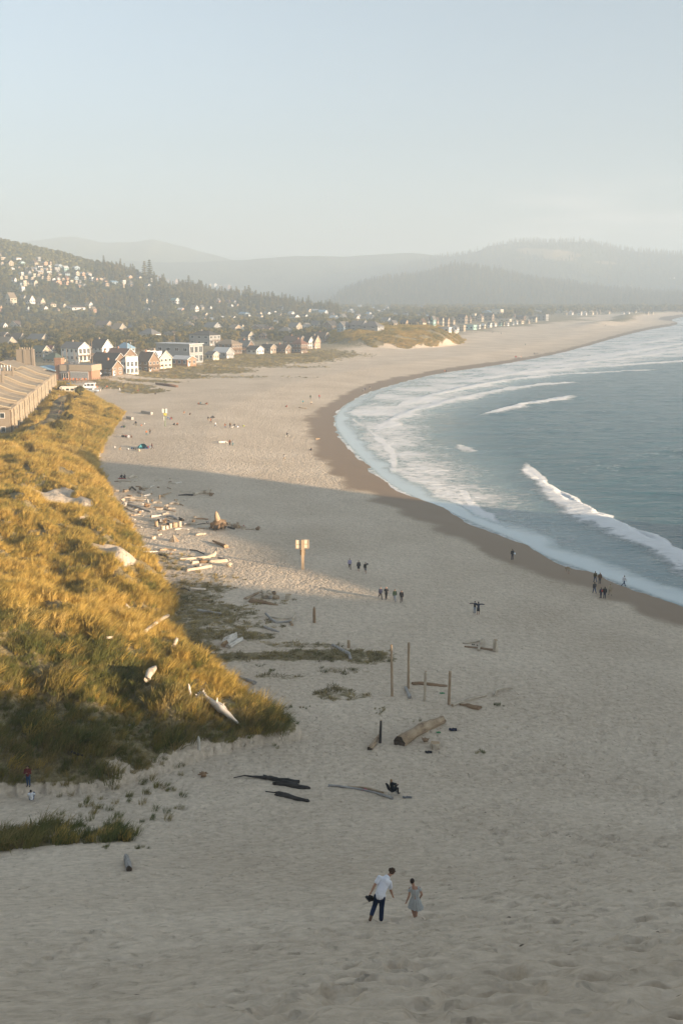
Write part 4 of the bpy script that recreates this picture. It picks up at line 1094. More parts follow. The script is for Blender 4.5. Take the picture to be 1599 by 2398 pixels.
# houses listed as: x0 x1 y0 y1 (photo px), wall, roof, phrase
MID = [
 (0, 20, 756, 772, 'white', 'grey', 'gable house with white barge boards at the left edge below the wooded hill'), (27, 56, 752, 772, 'cream', 'brown', 'white gable house with brown roof below the wooded hill'),
 (225, 266, 752, 772, 'tan', 'brown', 'long brown roofed lodge among the mid-town pines'), (263, 296, 758, 783, 'beige', 'tan', 'steep beige gable house among the mid-town pines'), (301, 314, 761, 773, 'cream', 'grey', 'small cream gable beside the steep beige gable house'),
 (382, 408, 777, 791, 'beige', 'tan', 'pale brown roof poking above the pines right of the white hip roof house'), (427, 456, 754, 767, 'tan', 'tan', 'hip roof house above the pines left of the grey gable house'),
 (477, 518, 756, 777, 'grey', 'grey', 'wide grey gabled house in the pines'), (510, 524, 762, 774, 'grey', 'dark', 'small dark roof touching the wide grey gabled house'), (536, 566, 761, 776, 'tan', 'tan', 'brown cross gabled house with low porch roof'),
 (556, 574, 759, 775, 'cream', 'dark', 'cream gable end beside the brown cross gabled house'), (587, 632, 761, 776, 'brown', 'dark', 'long dark roof house with cream gable tip'), (615, 643, 765, 776, 'peach', 'rust', 'low reddish roof right of the long dark roof house'),
 (565, 595, 777, 797, 'beige', 'dark', 'beige gable house close behind the front row cottages'), (606, 627, 780, 793, 'peach', 'dark', 'small orange gable house close behind the front row cottages'), (652, 688, 767, 783, 'grey', 'grey', 'grey pyramid roof house behind the front row'),
 (674, 708, 756, 775, 'beige', 'grey', 'pale grey gable house with chimney and white windows'), (707, 729, 757, 774, 'white', 'grey', 'house with three small white gables in a row'), (727, 751, 752, 771, 'cream', 'grey', 'tall cream house with two gables and chimneys'),
 (756, 792, 752, 775, 'brown', 'dark', 'dark roofed house with narrow white gable edge'), (789, 821, 754, 776, 'blue', 'grey', 'blue grey house with cream gable front near the grassy dune'), (820, 861, 752, 773, 'grey', 'grey', 'wide grey flat fronted house near the grassy dune'),
 (843, 899, 754, 777, 'grey', 'grey', 'grey hip roof house with white end touching the grassy dune'), (891, 916, 744, 758, 'white', 'grey', 'white house above the left shoulder of the grassy dune'), (910, 931, 751, 765, 'beige', 'grey', 'boxy beige house rising behind the grassy dune'),
 (936, 956, 749, 762, 'tan', 'grey', 'tan house peeking over the middle of the grassy dune'), (956, 978, 750, 763, 'beige', 'tan', 'low beige gable behind the crest of the grassy dune'), (980, 997, 747, 763, 'cream', 'brown', 'cream gable house behind the right part of the grassy dune'),
 (674, 702, 737, 749, 'white', 'dark', 'white gable with dark roof in the far town left of the tall tree'), (705, 722, 736, 746, 'white', 'dark', 'small white gable with dark roof near the tall tree'), (716, 730, 723, 731, 'cream', 'grey', 'cream house in the far town below the bay'),
 (729, 748, 724, 732, 'green', 'white', 'pale green roofed building below the bay'), (744, 768, 726, 738, 'white', 'blue', 'long pale building with blue roof below the bay'), (674, 690, 729, 740, 'white', 'white', 'white steep gable in the far town at the foot of the bay'),
 (769, 794, 739, 751, 'white', 'white', 'broad white building in the far town'), (793, 813, 736, 752, 'cream', 'grey', 'cream two storey house beside the broad white building'), (814, 831, 724, 737, 'white', 'white', 'white church like house with pointed roof in the far town'),
 (826, 842, 739, 752, 'white', 'tan', 'white gable house, first of a cluster left of the dune'), (842, 858, 741, 751, 'white', 'tan', 'white gable house, second of the cluster left of the dune'), (855, 877, 738, 751, 'white', 'grey', 'pair of white gables at the end of the cluster left of the dune'),
 (829, 846, 735, 742, 'white', 'grey', 'small bright white roof above the cluster left of the dune'), (855, 870, 731, 740, 'white', 'blue', 'white building with pale blue roof in the far town'), (940, 957, 733, 742, 'cream', 'grey', 'cream house far behind the dune by the flat woods'),
 (600, 617, 737, 749, 'cream', 'dark', 'cream gable with dark roof at the foot of the spruce hill'), (572, 588, 736, 746, 'white', 'grey', 'flat white house at the foot of the spruce hill'), (558, 586, 731, 741, 'blue', 'blue', 'long blue grey roof at the foot of the spruce hill'),
 (601, 614, 730, 739, 'cream', 'dark', 'small steep cream gable at the foot of the spruce hill'), (617, 634, 730, 739, 'white', 'grey', 'white house right of the steep cream gable'), (650, 662, 734, 744, 'cream', 'rust', 'cream house with rust roof in the far town'),
 (632, 648, 728, 735, 'white', 'grey', 'thin white row house in the far town'), (640, 653, 750, 758, 'white', 'white', 'small white roof in the pines behind the dark roof house'),
 (447, 466, 715, 730, 'white', 'grey', 'white two storey house in the trees at the hill foot'), (465, 479, 715, 727, 'cream', 'grey', 'cream gable right of the white two storey hill foot house'), (487, 497, 716, 728, 'white', 'grey', 'narrow white gable alone in the trees at the hill foot'),
 (416, 433, 721, 730, 'peach', 'white', 'low peach house in the trees at the hill foot'), (338, 352, 721, 731, 'white', 'grey', 'white house hidden in the pines at the hill foot'), (397, 423, 698, 711, 'white', 'aqua', 'white house with aqua green roof on the lower slope'),
 (338, 347, 698, 711, 'cream', 'grey', 'slim cream house in the woods of the lower slope'), (351, 360, 702, 711, 'cream', 'grey', 'tiny cream house in the woods of the lower slope'), (506, 517, 699, 712, 'peach', 'grey', 'peach house on the slope left of the thin pole'),
 (529, 541, 702, 711, 'peach', 'rust', 'peach house with rust roof on the eastern slope'), (541, 554, 703, 711, 'white', 'grey', 'white low house on the eastern slope'), (533, 547, 712, 722, 'white', 'tan', 'white house above the flat blue roof'),
 (548, 561, 711, 721, 'tan', 'tan', 'tan house above the flat blue roof'), (482, 496, 663, 675, 'cream', 'grey', 'first house on the open ridge clearing'), (494, 509, 662, 672, 'white', 'grey', 'white house in the row on the open ridge clearing'),
 (523, 541, 666, 677, 'brick', 'tan', 'orange brick house on the open ridge clearing'), (509, 523, 667, 673, 'peach', 'tan', 'low reddish house on the open ridge clearing'), (563, 573, 675, 687, 'beige', 'grey', 'last house on the ridge clearing beside the tall tree'),
 (327, 339, 629, 638, 'cream', 'grey', 'cream house among the ridge top spruces'), (344, 358, 644, 659, 'white', 'grey', 'white A shaped gable below the ridge top spruces'), (321, 332, 646, 655, 'white', 'grey', 'white flat roofed house left of the white A shaped gable'),
 (367, 377, 645, 656, 'peach', 'rust', 'peach house right of the white A shaped gable'), (404, 417, 652, 665, 'peach', 'tan', 'peach boxy house near the dark spruce clump'), (390, 399, 653, 660, 'peach', 'rust', 'low rust roof left of the peach boxy house'), (340, 355, 664, 674, 'white', 'grey', 'white flat house in the woods below the A shaped gable'),
 (14, 41, 686, 716, 'cream', 'tan', 'large cream house with tower at the left foot of the hill'), (61, 84, 692, 718, 'white', 'tan', 'white and peach two storey house right of the large cream tower house'), (48, 64, 691, 705, 'cream', 'grey', 'cream house half hidden behind the white and peach house'),
 (86, 107, 698, 720, 'cream', 'tan', 'cream stepped gable house at the hill foot'), (96, 114, 717, 729, 'white', 'tan', 'low white gable below the stepped gable house'), (111, 133, 708, 719, 'cream', 'tan', 'cream hip roof house right of the stepped gable house'),
 (131, 142, 722, 732, 'cream', 'tan', 'small cream gable in the trees below the hip roof house'), (144, 156, 711, 720, 'cream', 'grey', 'tiny cream house left of the long dark lodge'), (148, 202, 716, 727, 'white', 'brown', 'long low lodge with dark roof at the hill foot'),
 (201, 218, 707, 722, 'white', 'tan', 'white turreted house at the end of the long low lodge'), (212, 227, 719, 733, 'peach', 'tan', 'orange gable below the white turreted house'), (-3, 7, 715, 731, 'peach', 'tan', 'peach house cut off by the left edge at the hill foot'),
 (61, 71, 717, 729, 'white', 'grey', 'small white house below the white and peach house'),
]
for i, (x0, x1, y0, y1, w, rf, lab) in enumerate(MID):
    nearr = y1 > 750
    rr = random.Random(i)
    H(x0, x1, y1, y0, w, rf, lab, yaw=rr.choice((-30, -38, -45)), ratio=rr.choice((.7, .85, 1.0)), axis='x' if rr.random() < .7 else 'y', kind='hip' if ('hip' in lab or 'pyramid' in lab) else 'gable',
      wallfrac=.55 if nearr else .6, lod=1 if nearr and x1 - x0 > 24 else 0, nwin=(2, 2), floors=1 if (y1 - y0) < 16 else 2, group='houses of the town below the hills', chim=(i % 3 == 0))
# the terraces on the hillside, read from an enlarged view (4.612x, origin 0,560)
HS = [(0, 15, 140, 175), (0, 60, 195, 215), (80, 150, 230, 280), (150, 235, 200, 235), (200, 275, 240, 270), (0, 45, 245, 275), (95, 160, 305, 325), (195, 225, 295, 310), (345, 410, 225, 280), (395, 440, 195, 225),
      (440, 515, 240, 275), (525, 560, 240, 270), (395, 465, 275, 310), (505, 555, 280, 300), (330, 365, 305, 350), (370, 400, 300, 340), (425, 472, 310, 345), (474, 520, 312, 345), (522, 560, 310, 345), (570, 650, 305, 345),
      (600, 670, 270, 305), (680, 745, 290, 345), (780, 865, 290, 325), (210, 255, 355, 385), (265, 340, 340, 380), (390, 470, 340, 370), (395, 435, 370, 405), (480, 560, 345, 365), (500, 560, 367, 390), (610, 665, 360, 400),
      (670, 755, 350, 395), (800, 860, 345, 385), (860, 920, 355, 390), (935, 990, 355, 395), (130, 180, 415, 460), (210, 250, 395, 425), (310, 380, 405, 430), (350, 390, 372, 400), (485, 545, 385, 440), (610, 650, 400, 435),
      (700, 745, 400, 445), (790, 850, 395, 435), (810, 840, 440, 470), (880, 930, 400, 430), (970, 1015, 410, 445), (1015, 1060, 415, 470), (1070, 1110, 420, 450), (1100, 1140, 405, 445), (1120, 1160, 440, 465), (240, 290, 445, 495),
      (320, 410, 440, 500), (570, 670, 440, 485), (690, 745, 445, 485), (880, 930, 480, 500), (1100, 1180, 470, 500), (1180, 1275, 450, 475), (1305, 1360, 440, 470), (1310, 1345, 480, 515), (1380, 1440, 475, 510), (1375, 1430, 390, 430),
      (1480, 1530, 400, 430), (1520, 1560, 325, 350), (220, 275, 510, 580), (200, 240, 470, 495), (440, 480, 395, 425), (555, 605, 420, 445), (260, 300, 395, 420), (655, 700, 415, 445), (745, 790, 440, 465), (845, 880, 440, 465)]
hw = ['white', 'cream', 'beige', 'tan', 'grey', 'cream', 'peach', 'white', 'blue', 'beige']
hr = ['grey', 'white', 'tan', 'dark', 'grey', 'brown']
cnt = {}
def zone(px):
    return 'left end' if px < 45 else 'left part' if px < 85 else 'middle' if px < 125 else 'right part' if px < 190 else 'right end'
for i, (a, b, c, d) in enumerate(HS):
    rr = random.Random(100 + i)
    x0, x1, y0, y1 = a / 4.612, b / 4.612, 560 + c / 4.612, 560 + d / 4.612
    w = rr.choice(hw); rf = rr.choice(hr)
    if i == 21: w = 'aqua'
    if i == 4: w = 'aqua'
    if i == 55: w, rf = 'blue', 'blue'
    if i == 40: w, rf = 'peach', 'rust'
    size = 'wide' if (b - a) / (d - c) > 2 else 'tall' if (d - c) > 42 else 'small'
    rowt = 'topmost terrace' if y0 < 615 else 'upper terrace' if y0 < 630 else 'middle terrace' if y0 < 646 else 'lowest terrace'
    lab = f'{size} {w} house with {rf} roof, {zone((x0 + x1) / 2)} of the {rowt} on the hillside'
    H(x0 - 1.3, x1 + 1.3, y1 + 2, y0, w, rf, lab, yaw=rr.choice((-30, -40, -50)), ratio=rr.choice((.6, .8)), axis=rr.choice('xxy'), lod=0, nwin=(2, 2), floors=1 if y1 - y0 < 9 else 2, wallfrac=.66, kind='flat' if rr.random() < .25 else 'gable', group='houses terraced on the hillside')
for i in range(46):
    rr = random.Random(900 + i); a, b, c, d = rr.choice(HS[8:58]); w_ = rr.uniform(28, 60); h_ = rr.uniform(22, 34)
    x_ = a + rr.uniform(-70, 90); y_ = c + rr.uniform(-16, 22) + (x_ - a) * .22
    w = rr.choice(hw); rf = rr.choice(hr); zx = (x_ + w_ / 2) / 4.612
    if x_ < 0 or any(x_ < q[1] - 4 and x_ + w_ > q[0] + 4 and y_ < q[3] - 5 and y_ + h_ > q[2] + 5 for q in HS): continue
    HS.append((x_, x_ + w_, y_, y_ + h_))
    H(zx - w_ / 9.2, zx + w_ / 9.2, 562 + (y_ + h_) / 4.612, 560 + y_ / 4.612, w, rf, f'very small {w} house with {rf} roof in the {zone(zx)} of the hillside', yaw=rr.choice((-30, -40, -50)), ratio=.8, axis=rr.choice('xy'), lod=0, nwin=(2, 2), floors=1, wallfrac=.6, group='houses terraced on the hillside')
for i in range(64):
    rr = random.Random(1200 + i); x_ = rr.uniform(430, 1000); y_ = rr.uniform(722, 756) if x_ > 560 else rr.uniform(740, 760); w_ = rr.uniform(9, 17) * (.7 + (y_ - 720) / 70); h_ = w_ * rr.uniform(.55, .8)
    if any(x_ < q[3][1] + 2 and x_ + w_ > q[3][0] - 2 and y_ - h_ < q[3][3] and y_ > q[3][2] for q in HOUSES) or (655 < x_ < 785 and y_ < 728): continue
    w = rr.choice(['white', 'cream', 'beige', 'grey', 'white', 'tan', 'peach']); rf = rr.choice(['grey', 'dark', 'tan', 'brown', 'white'])
    H(x_, x_ + w_, y_, y_ - h_, w, rf, f'small {w} house with {rf} roof in the far town ' + ('left of the bay' if x_ < 660 else 'below the bay' if x_ < 790 else 'above the grassy dune'), yaw=rr.choice((-30, -45)), ratio=.8, axis=rr.choice('xxy'), lod=0, nwin=(2, 2), floors=1, wallfrac=.58, group='houses of the town below the hills')
# beachfront row on the spit (5.227x, origin 1000,690) and the farthest ones (2.618x, origin 1000,500)
SP = [(0, 35, 270, 382, 'white', 'dark'), (35, 105, 265, 392, 'aqua', 'grey'), (100, 140, 280, 380, 'peach', 'brown'), (145, 205, 275, 385, 'cream', 'brown'), (205, 275, 280, 390, 'tan', 'brown'), (275, 340, 275, 390, 'beige', 'dark'), (370, 490, 245, 355, 'shingle', 'dark'),
      (500, 540, 270, 345, 'tan', 'brown'), (540, 600, 230, 310, 'cream', 'grey'), (610, 690, 240, 330, 'beige', 'brown'), (690, 815, 230, 320, 'shingle', 'dark'), (785, 925, 180, 278, 'cream', 'blue'), (665, 790, 195, 245, 'blue', 'blue'), (285, 385, 375, 462, 'white', 'grey'),
      (140, 295, 400, 457, 'white', 'white'), (290, 365, 420, 477, 'white', 'grey'), (390, 470, 372, 450, 'beige', 'grey'), (460, 600, 370, 430, 'aqua', 'aqua'), (610, 650, 365, 420, 'white', 'tan'), (660, 715, 360, 415, 'cream', 'white'), (735, 790, 340, 402, 'white', 'grey'),
      (790, 850, 335, 390, 'white', 'tan'), (870, 920, 335, 385, 'aqua', 'grey'), (920, 945, 325, 385, 'cream', 'tan'), (945, 1000, 330, 385, 'white', 'grey'), (880, 1030, 300, 330, 'cream', 'white'), (1030, 1060, 320, 375, 'white', 'grey'), (1060, 1110, 310, 365, 'white', 'tan'),
      (1110, 1180, 310, 360, 'cream', 'tan'), (1210, 1255, 305, 355, 'beige', 'grey'), (1240, 1340, 270, 340, 'cream', 'grey'), (1345, 1475, 240, 320, 'grey', 'grey'), (1300, 1340, 185, 215, 'white', 'white'), (1340, 1400, 190, 220, 'white', 'grey'), (1050, 1080, 235, 275, 'peach', 'tan'),
      (1080, 1200, 255, 310, 'brown', 'dark')]
spl = ['white gable house at the dune end of the spit row', 'narrow aqua house at the dune end of the spit row', 'peach house right of the aqua house on the spit', 'cream tall house in the spit row behind the dune', 'tan house in the spit row with stepped decks', 'beige house with decks left of the big dark gable on the spit',
       'big dark shingled house with white gable end on the spit', 'thin tan house right of the big dark gable on the spit', 'pale boxy house behind the spit row', 'beige brown house left of the second dark gable on the spit', 'second dark shingled house with pale gable on the spit',
       'tallest spit house, pale with long blue roof', 'low house with blue roof left of the tallest spit house', 'white house nearest the sand at the dune end', 'long low white house partly behind the dune', 'white gable house at the foot of the grassy dune', 'beige cottage left of the long aqua building', 'long low aqua building beside the sand',
       'small white steep gable right of the long aqua building', 'cream cottage with white roof in the sand row', 'white gable cottage, left of a matching pair in the sand row', 'white gable cottage, right of a matching pair in the sand row', 'small aqua cottage in the sand row', 'narrow cream cottage right of the small aqua cottage',
       'white cottage in the middle of the sand row', 'long pale building behind the sand row', 'slim white cottage in the sand row', 'white and tan gable cottage in the sand row', 'wide cream cottage toward the far end of the sand row', 'beige house near the far end of the sand row', 'cream terrace of rooms near the far end of the sand row',
       'grey boxy house at the far end of the sand row', 'white tent shaped roof on the far green rise', 'white gable on the far green rise', 'peach house on the green rise behind the row', 'dark brown house behind the far end of the sand row']
for i, (a, b, c, d, w, rf) in enumerate(SP):
    rr = random.Random(300 + i)
    H(1000 + a / 5.227, 1000 + b / 5.227, 690 + d / 5.227, 690 + c / 5.227, w, rf, spl[i], yaw=rr.choice((-40, -50)), ratio=.8 if b - a < 100 else .4, axis=rr.choice('xy'), lod=0, nwin=(2, 2), floors=2 if d - c > 60 else 1, wallfrac=.7, kind='flat' if 'long' in spl[i] or 'boxy' in spl[i] else 'gable', group='houses on the sand spit')
FR = [(655, 690, 590, 607), (785, 815, 592, 607), (828, 862, 596, 622), (864, 895, 595, 622), (920, 948, 598, 625), (952, 978, 598, 625), (985, 1020, 595, 622), (1025, 1042, 596, 620), (1046, 1062, 590, 615), (1085, 1120, 595, 617), (1185, 1208, 602, 618), (1212, 1240, 600, 618), (1262, 1280, 592, 612), (1333, 1357, 600, 620), (1370, 1385, 602, 618)]
for i, (a, b, c, d) in enumerate(FR):
    rr = random.Random(400 + i); w = rr.choice(['white', 'cream', 'beige'])
    H(1000 + a / 2.618, 1000 + b / 2.618, 500 + d / 2.618, 500 + c / 2.618, w, rr.choice(['grey', 'tan', 'brown']), 'tiny pale house in the farthest line along the hazy spit', yaw=-40, axis=rr.choice('xy'), lod=0, floors=2, wallfrac=.65, group='farthest houses along the spit')
H(1566, 1580, 654, 650, 'white', 'white', 'lone pale building on the clearing of the hazy mountain', lod=0, floors=1, cat='house', group=None)

# ------------------------------------------------------------ the long inn beside the dune
def inn():
    a, b = flat(24, 1020, 5.0), flat(135, 923, 4.0)
    a = np.array((-90.5, 279.)); b = np.array((-113., 407.))
    d = (b - a); Ln = float(np.hypot(*d)); rz = math.atan2(d[1], d[0])
    # local x runs along the front from the near end, local -y faces the sea
    z0 = 4.6
    root = empty('inn_building', (a[0], a[1], z0), rz, 'long weathered shingle inn with stepped wavy roofs beside the dune', 'inn')
    SH = mat('weathered_shingle', (.26, .215, .16), .9, (.19, .155, .115), 3.5, .1, stretch=(1, 1, 5)); RS = mat('inn_roof_shingle', (.31, .26, .195), .9, (.235, .195, .145), 2, stretch=(1, 6, 1))
    FD = mat('shade_tone_fin', (.17, .125, .085), .9)
    FN = mat('lit_tone_fin', (.43, .37, .28), .9, (.35, .30, .22), 3)
    RT = mat('roof_parapet', (.42, .345, .235), .85)
    n = 11; w = Ln / n; D = 14.0; he = 8.0
    wl = MB(); wl.box(0, Ln, 0, D, -3, he); wl.build('wall', SH, root)
    for k in range(n):
        # gently concave roof of one unit: low at the sea, high at the back, higher at its near party wall
        rb = MB(); x0, x1 = k * w, (k + 1) * w - .02
        prof = [(-.6, he - .3), (1.5, he + .1), (4, he + .8), (6.8, he + 2.1), (9.2, he + 3.2), (9.7, he + 3.1), (D, he + 1.0)]
        lift = .55 * (k % 2) + .1 * (k % 3)
        V = []
        for xx, dz in ((x0, 0), (x1, 0)):
            V += [(xx, y, z + lift + dz) for y, z in prof] + [(xx, y, he - .6) for y, z in prof[::-1]]
        m = len(prof) * 2
        Fq = [tuple(range(m)), tuple(range(m, 2 * m))[::-1]] + [(i, m + i, m + (i + 1) % m, (i + 1) % m) for i in range(m)]
        rb.add(V, Fq)
        r_ = rb.build('roof', RS, root)
        # parapet along the party wall
        pb = MB(); pts = [(x0 + .02, y, z + lift + .3) for y, z in prof]
        pb.tube(pts, .24, 6); pb.build('parapet', RT, r_)
        if k in (0, 2, 4, 6):
            cb = MB(); yy = 8.2; zt = he + 6.3 + .5 * (k % 3)
            cb.box(x0 - 1.0, x0 + 1.0, yy - .2, yy + 4.6, he + 2, zt - 1.2); cb.box(x0 - 1.15, x0 + 1.15, yy - .6, yy - .2, he + 1.5, zt)
            cb.box(x0 - 1.15, x0 + 1.15, yy + 1.9, yy + 2.5, zt - 1.2, zt)
            c_ = cb.build('chimney', SH, root)
            fl = MB()
            for q in range(4): fl.tube([(x0 - .6 + .4 * q, yy + .3 + q, zt - 1.3), (x0 - .6 + .4 * q, yy + .3 + q, zt + .7)], .14, 6)
            fl.build('flue', TRIM, c_)
    # vertical fins between the balconies, and windows set back between them
    for k in range(4 * n):
        fb = MB(); x = (k + .5) * w / 4
        proj = .62 if k % 4 == 3 else (.45 if k % 2 else .30)
        fb.box(x - .28, x + .28, -proj, -.003, -3, he - .35 - .02 * (k % 3)); fb.build('fin', FN if k % 2 else FD, root)  # alternating fin colours paint in sunlit ends and shaded sides
    for k in range(2 * n):
        for z in (.8, 4.6):
            x = (k + .5) * w / 2 + .0
            gbx = MB(); gbx.box(x - .1, x + 1.3, -.10, -.004, z, z + 2.1); f = gbx.build('window', mat('window_frame_tan', (.50, .38, .22)), root)
            p = MB(); p.box(x + .02, x + 1.18, -.13, -.102, z + .12, z + 1.95); p.build('pane', GLASS, f)
    for z in (1.4, 5.2):
        for y in (1.2, 3.6, 6.5, 9):
            gbx = MB(); gbx.box(-.1, -.004, y, y + 1.3, z, z + 1.5); f = gbx.build('window', TRIM, root)
            p = MB(); p.box(-.13, -.102, y + .1, y + 1.2, z + .1, z + 1.4); p.build('pane', GLASS, f)
    HOUSES.append((-104, 345, 20, (0, 135, 850, 1020), 300)); HOUSES.append((-118, 380, 22, (0, 135, 850, 1020), 340))
inn()
def inn_wing():
    p = gp(40, 868)
    p = Vector((-126.5, 418, 4.6)); root = empty('inn_wing', p, R(91), 'second shingle inn wing with tall brown chimney block behind the long inn', 'inn')
    SH = MATS['weathered_shingle']; RS = MATS['inn_roof_shingle']
    Ln, D, he = 24, 15, 6.5
    wl = MB(); wl.prism([(0, -3), (D, -3), (D, he + 3.5), (D * .75, he + 4.0), (0, he)], 'x', -45, Ln); wl.build('wall', SH, root)
    for k in range(5):
        rb = MB(); x0 = -45 + k * 13.8; z = .5 * (k % 2) + .02 * k
        rb.prism([(-.8, he + .05 + z), (D * .75, he + 4.25 + z), (D + .5, he + 3.2 + z), (D + .5, he + 3.5 + z), (D * .75, he + 4.6 + z), (-.8, he + .4 + z)], 'x', x0, x0 + 13.5)
        r_ = rb.build('roof', RS, root)
        tb = MB(); tb.tube([(x0 + .1, -.8, he + .5 + z), (x0 + .1, D * .75, he + 4.7 + z)], .25, 6); tb.build('parapet', MATS['roof_parapet'], r_)
    cb = MB(); cb.box(18, 21, 3, 10, he, he + 9); cb.box(17.7, 18, 2.6, 3.6, he, he + 9.4); cb.box(17.7, 18, 6, 7, he, he + 9.4); c_ = cb.build('chimney', SH, root)
    fl = MB()
    for q in range(6): fl.tube([(19.5, 3.7 + q, he + 8.9), (19.5, 3.7 + q, he + 9.8)], .2, 6)
    fl.build('flue', MATS['wall_tan'] if 'wall_tan' in MATS else TRIM, c_)
    for k in range(6):
        gb = MB(); x = -20 + k * 7; gb.box(x, x + 1.6, -.12, -.004, 3, 5.4); f = gb.build('window', TRIM, root)
        pn = MB(); pn.box(x + .15, x + 1.45, -.15, -.122, 3.2, 5.2); pn.build('pane', GLASS, f)
inn_wing()

# ------------------------------------------------------------ the brick pub
def pub():
    yw = R(-14); c, L_, W, h, dep = house_frame(147, 234, 890, 855, yw, .55)
    root = empty('brewpub', c, yw, 'low brick brewpub with wide grey brown fascia and white glazed doors', 'pub')
    HOUSES.append((c.x, c.y, L_ * .6, (118, 234, 842, 892), dep))
    hx, hy = L_ / 2, W / 2
    BR = wallm('brick'); FA = mat('fascia_board', (.40, .33, .24), .85, (.34, .27, .19), 2, stretch=(1, 1, 8))
    wb = MB(); wb.box(-hx, hx, -hy, hy, -1.5, h * .62); wb.build('wall', BR, root)
    fb = MB(); fb.box(-hx + L_ * .30, hx + .6, -hy - .8, hy + .5, h * .60, h); fb.box(-hx - .3, -hx + L_ * .30 - .01, -hy - .35, hy + .5, h * .58, h * .97); fb.build('fascia', FA, root)
    rb = MB(); rb.box(-hx + .2, hx, -hy, hy, h * .97 + .02, h + .08); rb.build('roof', roofm('grey'), root)
    cb = MB(); cb.box(-hx - 3.2, -hx - .02, -hy + .5, -hy + 3.5, -1.5, h * 1.35); cb.box(-hx - 3.4, -hx + .15, -hy + .3, -hy + 3.7, h * 1.35, h * 1.42); cb.build('chimney', BR, root)
    ab = MB(); ab.prism([(-hy - 1.8, h * .45), (-hy, h * .58), (-hy, h * .54), (-hy - 1.8, h * .41)], 'x', -hx + .2, -hx + L_ * .26); ab.build('awning', roofm('grey'), root)
    for i in range(9):
        x = -hx + L_ * (.34 + .065 * i); f = MB(); f.box(x - .55, x + .55, -hy - .10, -hy - .004, .1, h * .55); w_ = f.build('glass_door', TRIM, root)
        g = MB(); g.box(x - .36, x - .14, -hy - .13, -hy - .102, .3, h * .5); g.box(x + .14, x + .36, -hy - .13, -hy - .102, .3, h * .5); g.build('pane', GLASS, w_)
    for i in range(3):
        x = -hx + L_ * (.05 + .08 * i); f = MB(); f.box(x - .5, x + .5, -hy - .10, -hy - .004, .1, h * .5); w_ = f.build('window', TRIM, root)
        g = MB(); g.box(x - .38, x + .38, -hy - .13, -hy - .102, .3, h * .45); g.build('pane', GLASS, w_)
    wg = MB(); wg.box(-hx - 9, -hx - 3.5, -hy + 1, hy, -1.5, h * .55); w2 = wg.build('side_wing', BR, root)
    wr = MB(); wr.prism([(-hx - 10.5, h * .78), (-hx - 2.9, h * .52), (-hx - 2.9, h * .60), (-hx - 10.5, h * .86)], 'y', -hy, hy + .5); wr.build('side_wing_roof', roofm('blue'), w2)
    vb = MB()
    for x in (-hx + 3, -hx + 5.5): vb.box(x, x + 1.6, -1, .6, h * 1.02, h * 1.02 + 1.1)
    vb.build('roof_vent', mat('steel', (.5, .5, .5), .4, metal=.7), root)
    return root, c, yw, L_, W, h
pub_root, pub_c, pub_yaw, pub_L, pub_W, pub_h = pub()
# ------------------------------------------------------------ trees between and behind the houses
def to_px(x, y, z):
    cy = y * math.cos(PITCH) - (z - CAMZ) * math.sin(PITCH); vy = y * math.sin(PITCH) + (z - CAMZ) * math.cos(PITCH)
    return 799.5 + FPX * x / cy, 1199 - FPX * vy / cy, cy
HXY = np.array([(h[0], h[1], h[2]) for h in HOUSES]); HBOX = np.array([h[3] for h in HOUSES]); HDEP = np.array([h[4] for h in HOUSES])
TOWN = [flat(x * K, y * K, 5.0) for x, y in [(-160, 838), (60, 826), (130, 832), (200, 826), (230, 815), (330, 808), (380, 796), (480, 790), (550, 784), (640, 786), (690, 778), (745, 770),
        (790, 764), (850, 757), (960, 748), (1060, 741), (1180, 731), (1300, 722), (1450, 717), (1750, 715), (1750, 709), (-160, 709)]]
def keep_tree(X, Y, Z, Ht, Rad):
    ok = np.ones(len(X), bool)
    for i in range(len(HXY)):
        ok &= (X - HXY[i, 0]) ** 2 + (Y - HXY[i, 1]) ** 2 > (HXY[i, 2] * .85 + Rad * .5) ** 2
    cx, cyb, dep = to_px(X, Y, Z); _, cyt, _ = to_px(X, Y, Z + Ht); rp = FPX * Rad / dep * .6
    for (x0, x1, yt, yb), d in zip(HBOX, HDEP):
        hide = (cx + rp > x0) & (cx - rp < x1) & (cyt < yb - .5 * (yb - yt)) & (cyb > yt) & (dep < d + 4)
        ok &= ~hide
    return ok
def grid_pts(x0, x1, y0, y1, step):
    nx, ny = int((x1 - x0) / step), int((y1 - y0) / step)
    X, Y = np.meshgrid(x0 + (np.arange(nx) + .5) * step, y0 + (np.arange(ny) + .5) * step)
    X = X.ravel() + rng.uniform(-.45, .45, X.size) * step; Y = Y.ravel() + rng.uniform(-.45, .45, Y.size) * step
    v = (np.abs(X) < .36 * Y + 8)
    return X[v], Y[v]
TP = []
for (y0, y1, st) in ((430, 1000, 4.6), (1000, 1700, 6.6), (1700, 3050, 11)):
    X, Y = grid_pts(-.37 * y1, .37 * y1, y0, y1, st)
    ins = inside(TOWN, X, Y)
    den = fbm(X / 45., Y / 60., 301, 3)
    ins &= rng.random(len(X)) < sstep(.20, .34, den) * .97 + .03
    ins &= ~((bearing(X, Y) > 655) & (bearing(X, Y) < 785) & (Y > 2000))
    X, Y = X[ins], Y[ins]; Z = ground_z(X, Y, False)
    s = rng.uniform(.7, 1.35, len(X)) * (1.0 if y1 < 1100 else 1.25 if y1 < 1800 else 1.6) * np.where(Y < 650, .95, 1.0)
    ok = keep_tree(X, Y, Z, s * 6.5, s * 3.0) & (Z > 1.5)
    TP.append(np.stack([X[ok], Y[ok], Z[ok], s[ok]], 1))
TP = np.concatenate(TP)
